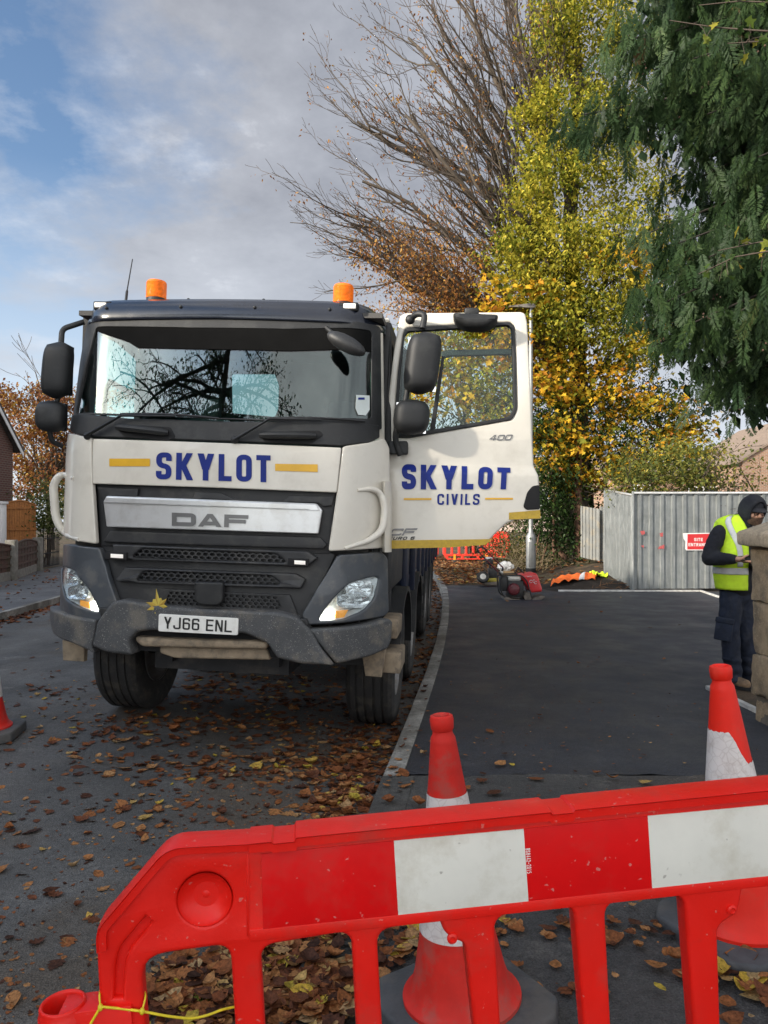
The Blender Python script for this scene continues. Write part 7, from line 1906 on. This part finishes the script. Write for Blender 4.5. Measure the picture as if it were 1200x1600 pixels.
# right hand: palm, four curled fingers under the phone, thumb along its near edge
pal = pp(1156, 874, -.27); b.ball(pal, 1, 8, (.042, .030, .022)); limb(b, [WR, pal], [.027, .026])
for k, (dy, L_) in enumerate(((-.030, .9), (-.010, 1.0), (.010, .95), (.028, .78))):
    p0 = pal + Vector((.028, dy*.8, -.006 - .004*k)); p1 = p0 + Vector((.040*L_, dy*.3, -.012)); p2 = p1 + Vector((.030*L_, -.004, .004)); p3 = p2 + Vector((.014*L_, -.004, .016))
    limb(b, [p0, p1, p2, p3], [.0105, .0095, .0088, .0078])
limb(b, [pal + Vector((.005, -.028, .010)), pal + Vector((.030, -.036, .030)), pal + Vector((.062, -.026, .040))], [.013, .0105, .009])
pal2 = pp(1186, 880, -.24); b.ball(pal2, 1, 8, (.035, .03, .022))
for k, dy in enumerate((-.028, -.009, .009, .026)): limb(b, [pal2 + Vector((-.02, dy, 0)), pal2 + Vector((-.05, dy, -.004)), pal2 + Vector((-.068, dy, .012))], [.010, .009, .008])
limb(b, [pal2 + Vector((0, -.025, .01)), pal2 + Vector((-.03, -.035, .026))], [.012, .009])
body = fuse('body', b, M_SKIN, worker, .0065, 4)
P_ = lambda o: (setattr(o, 'parent', worker), setattr(o, 'matrix_parent_inverse', Matrix.Translation(-worker.location)), o)[2]
# beard, brows, eyes, glasses
b = MB()
for i in range(15):
    a = -1.25 + 2.5*i/14
    for zz in (-.050, -.070, -.090):
        k = 1 - .12*(abs(zz + .06) / .03); b.ball(HP(.066*math.sin(a)*k, .030 + .070*math.cos(a)*k, zz - .012*math.cos(a)), .017, 5)
b.tube([HP(-.03, .092, -.050), HP(0, .108, -.045), HP(.03, .092, -.050)], [.006, .008, .006], 6); b.ball(HP(0, .088, -.108), .030, 6)
fuse('beard', b, M_BEARD, worker, .006, 2)
b = MB()
for s_ in (-1, 1): b.ball(HP(.032*s_, .083, .008), .011, 6)
P_(b.build('eyes', mat('eye_dark', (.05, .035, .03), .25)))
b = MB()
for s_ in (-1, 1): b.tube([HP(.033*s_ + .023*math.cos(a), .106 - .006*abs(math.cos(a)), .004 + .019*math.sin(a)) for a in lin(0, 2*math.pi, 17)[:-1]], .0028, 6, closed=True); b.tube([HP(.056*s_, .100, .008), HP(.078*s_, .02, .012)], .0025, 5)
b.tube([HP(-.011, .108, .008), HP(.011, .108, .008)], .0025, 5); P_(b.build('glasses', M_DARK))
# cap
b = MB(); rings = []
for i in range(9):
    t = i/8; z = .045 + .092*math.sin(t*math.pi/2); k = math.cos(t*math.pi/2)
    rings.append([HP(.086*max(k, .02)*math.cos(a), .100*max(k, .02)*math.sin(a), z) for a in lin(0, 2*math.pi, 25)[:-1]])
b.loft(rings)
br_in = [(.083*math.sin(a), .085*math.cos(a)) for a in lin(-1.25, 1.25, 13)]; br_out = [(.080*math.sin(a), .085*math.cos(a) + .085*math.cos(a)**.7) for a in lin(-1.25, 1.25, 13)]
vs = []
for (x, y), (x2, y2) in zip(br_in, br_out):
    for z_ in (.0, .006): vs += [HP(x, y, .048 + z_ - 1.2*x*x), HP(x2, y2, .026 + z_ - 2.2*x2*x2)]
fs = []
for i in range(12):
    o_ = i*4; n_ = o_ + 4; fs += [(o_, o_+1, n_+1, n_), (o_+2, n_+2, n_+3, o_+3), (o_+1, o_+3, n_+3, n_+1), (o_, n_, n_+2, o_+2)]
b.add(vs, fs); P_(b.build('cap', M_HOOD, smooth=60))
# hood: a shell open at the face, with a rolled edge
b = MB(); rings = []
for i in range(17):
    th = R(44) + (R(178) - R(44)) * i/16
    ring = []
    for a in lin(0, 2*math.pi, 33)[:-1]:
        x = .112*math.sin(th)*math.cos(a); z = .142*math.sin(th)*math.sin(a)*(1.0 if math.sin(a) > 0 else 1.15) + .012; y = .135*math.cos(th) + .012*math.sin(a)
        n_ = .006*mnoise.noise(Vector((x*22, y*22, z*22)))
        ring.append(HP(x*(1+n_*6), y - .01 + n_, z))
    rings.append(ring)
b.loft(rings, cap=False); hood = P_(b.build('hood', M_HOOD, smooth=60)); sd = hood.modifiers.new('cloth', 'SOLIDIFY'); sd.thickness = .014; sd.offset = -1
# hoodie: torso, sleeves, collar folds
b = MB()
limb(b, [pp(x, y, d) for x, y, d, r_ in tors], [.142, .15, .148, .145]); b.ball(pp(1151, 918, .03), 1, 10, (.155, .14, .07))
b.ball(pp(1150, 838, .03), 1, 10, (.165, .12, .065))
limb(b, [pp(1158, 824, .02), pp(1156, 836, .02)], [.095, .13]); limb(b, [pp(1152, 812, .05), pp(1148, 830, .04)], [.06, .10])
limb(b, [SH, (SH+EL)/2 + Vector((-.012, 0, 0)), EL, (EL+WR)/2, WR + (EL-WR)*.10], [.078, .074, .072, .062, .046]); limb(b, [SH2, EL2, WR2], [.078, .07, .05])
def fold(c): return .007*mnoise.noise(Vector((c.x*9, c.y*9, c.z*16))) + .004*mnoise.noise(c*38)
fuse('hoodie', b, M_HOOD, worker, .011, 4, disp=fold)
b = MB(); b.tube([WR + (EL-WR)*.16, WR + (EL-WR)*.02], [.047, .040], 16); P_(b.build('cuff', M_HOOD, smooth=50))
# trousers with a cargo pocket
b = MB()
b.ball(pp(1152, 918, .03), 1, 10, (.150, .135, .09)); b.ball(pp(1153, 932, .04), 1, 10, (.12, .115, .09))
limb(b, [pp(1143, 925, .02), pp(1140, 960, .0), pp(1141, 992, -.02), pp(1143, 1030, .0), pp(1146, 1058, .02)], [.105, .098, .084, .082, .076]); limb(b, [pp(1163, 925, .06), pp(1166, 990, .05), pp(1169, 1030, .08), pp(1171, 1054, .14)], [.10, .085, .08, .074])
b.ball(pp(1145, 1060, .0), 1, 8, (.085, .085, .035))
def fold2(c): return .010*mnoise.noise(Vector((c.x*8, c.y*8, c.z*13 + 3))) + .005*mnoise.noise(c*30) + (.007*math.sin(c.z*60 + 9*c.x) if c.z < .28 else 0)
fuse('trousers', b, M_TROU, worker, .012, 3, disp=fold2)
b = MB(); M_ = Matrix.Translation(pp(1131, 984, -.055)) @ Matrix.Rotation(R(8), 4, 'Y') @ Matrix.Rotation(R(-35), 4, 'Z'); b.cbox((0, 0, -.01), (.15, .05, .18), M_); b.cbox((0, -.005, .085), (.16, .06, .05), M_); P_(b.build('cargo_pocket', M_TROU, bevel=.012))
# boots
for (x, y, dy, a) in ((1144, 1066, .02, 25), (1172, 1058, .14, 45)):
    p = pp(x, y, dy); gzb = 0.012; b = MB(); dvec = Vector((math.sin(R(a)), -math.cos(R(a)), 0))
    limb(b, [p, Vector((p.x, p.y, gzb + .07))], [.062, .06]); limb(b, [Vector((p.x, p.y, gzb + .05)) - dvec*.04, Vector((p.x, p.y, gzb + .05)) + dvec*.06, Vector((p.x, p.y, gzb + .045)) + dvec*.15], [.05, .052, .045])
    bt = fuse('boot', b, M_BOOT, worker, .009, 4)
    b = MB(); b.loft([[Vector((p.x, p.y, z_)) + dvec*(.055 + .155*math.cos(t)) + Vector((dvec.y, -dvec.x, 0))*.056*math.sin(t) for t in lin(0, 2*math.pi, 21)[:-1]] for z_ in (gzb - .006, gzb + .024)]); so_ = b.build('sole', M_DARK, smooth=40); so_.parent = bt
# hi-vis vest, wrapped round the torso and open at the front
VC = [(804, 1149, 9, .05), (809, 1147, 22, .10), (816, 1147, 29, .135), (830, 1148, 32, .165), (850, 1148.5, 31.5, .172), (880, 1148, 32.5, .172), (900, 1147.5, 31, .172), (922, 1148, 28, .165)]
def vc(py):
    for a, b_ in zip(VC[:-1], VC[1:]):
        if py <= b_[0]: t = (py-a[0])/(b_[0]-a[0]); return [a[i] + (b_[i]-a[i])*t for i in range(4)]
    return list(VC[-1])
def vpt(phi, py, off=0.0):
    _, cx_, a, d = vc(py); k = PY/F; slope = .10 * math.sin(R(phi))
    wr = .006*mnoise.noise(Vector((phi*.03, py*.06, 2))) + .004*mnoise.noise(Vector((phi*.08, py*.12, 5)))
    w_ = 1 if py > 818 else max(0, (py-804)/14)
    c = pp(cx_, py, .03); return c + Vector((math.cos(R(phi))*(a*k + off + wr*w_), math.sin(R(phi))*(d + off + wr*w_), 0))
def vpatch(name, f0, f1, y0, y1, off, m_, parent, nu=30, nv=26, arm=False):
    vs = []; fs = []
    for j in range(nv+1):
        py = y0 + (y1-y0)*j/nv
        for i in range(nu+1):
            t = i/nu; ph = f0(py) + (f1(py)-f0(py))*t; vs.append(vpt(ph, py, off))
    for j in range(nv):
        for i in range(nu): fs.append((j*(nu+1)+i, j*(nu+1)+i+1, (j+1)*(nu+1)+i+1, (j+1)*(nu+1)+i))
    mb = MB(); mb.add(vs, fs); o = mb.build(name, m_, None, smooth=60)
    s_ = o.modifiers.new('cloth', 'SOLIDIFY'); s_.thickness = .004
    if parent is worker: return P_(o)
    o.parent = parent; return o
vest = vpatch('vest', lambda y: 20, lambda y: 278 + 8*sstep(810, 830, y), 804, 920, .0, M_VEST, worker, 44, 34)
vpatch('reflective_tape', lambda y: 222 + 32*sstep(806, 868, y), lambda y: 240 + 28*sstep(806, 868, y), 806, 884, .006, M_TAPE, vest, 4, 24)
vpatch('reflective_tape', lambda y: 21, lambda y: 285, 886, 896, .006, M_TAPE, vest, 40, 4)
# phone in his hand
ph = MB(Matrix.Translation(pal + Vector((.062, -.005, .014))) @ Matrix.Rotation(R(-6), 4, 'Y') @ Matrix.Rotation(R(28), 4, 'X')); ph.cbox((0, 0, 0), (.145, .074, .009))
pho = ph.build('mobile_phone', mat('phone_black', (.012, .012, .014), .2), bevel=.003); tag(pho, 'black mobile phone held in the hand of the hooded worker', 'phone')
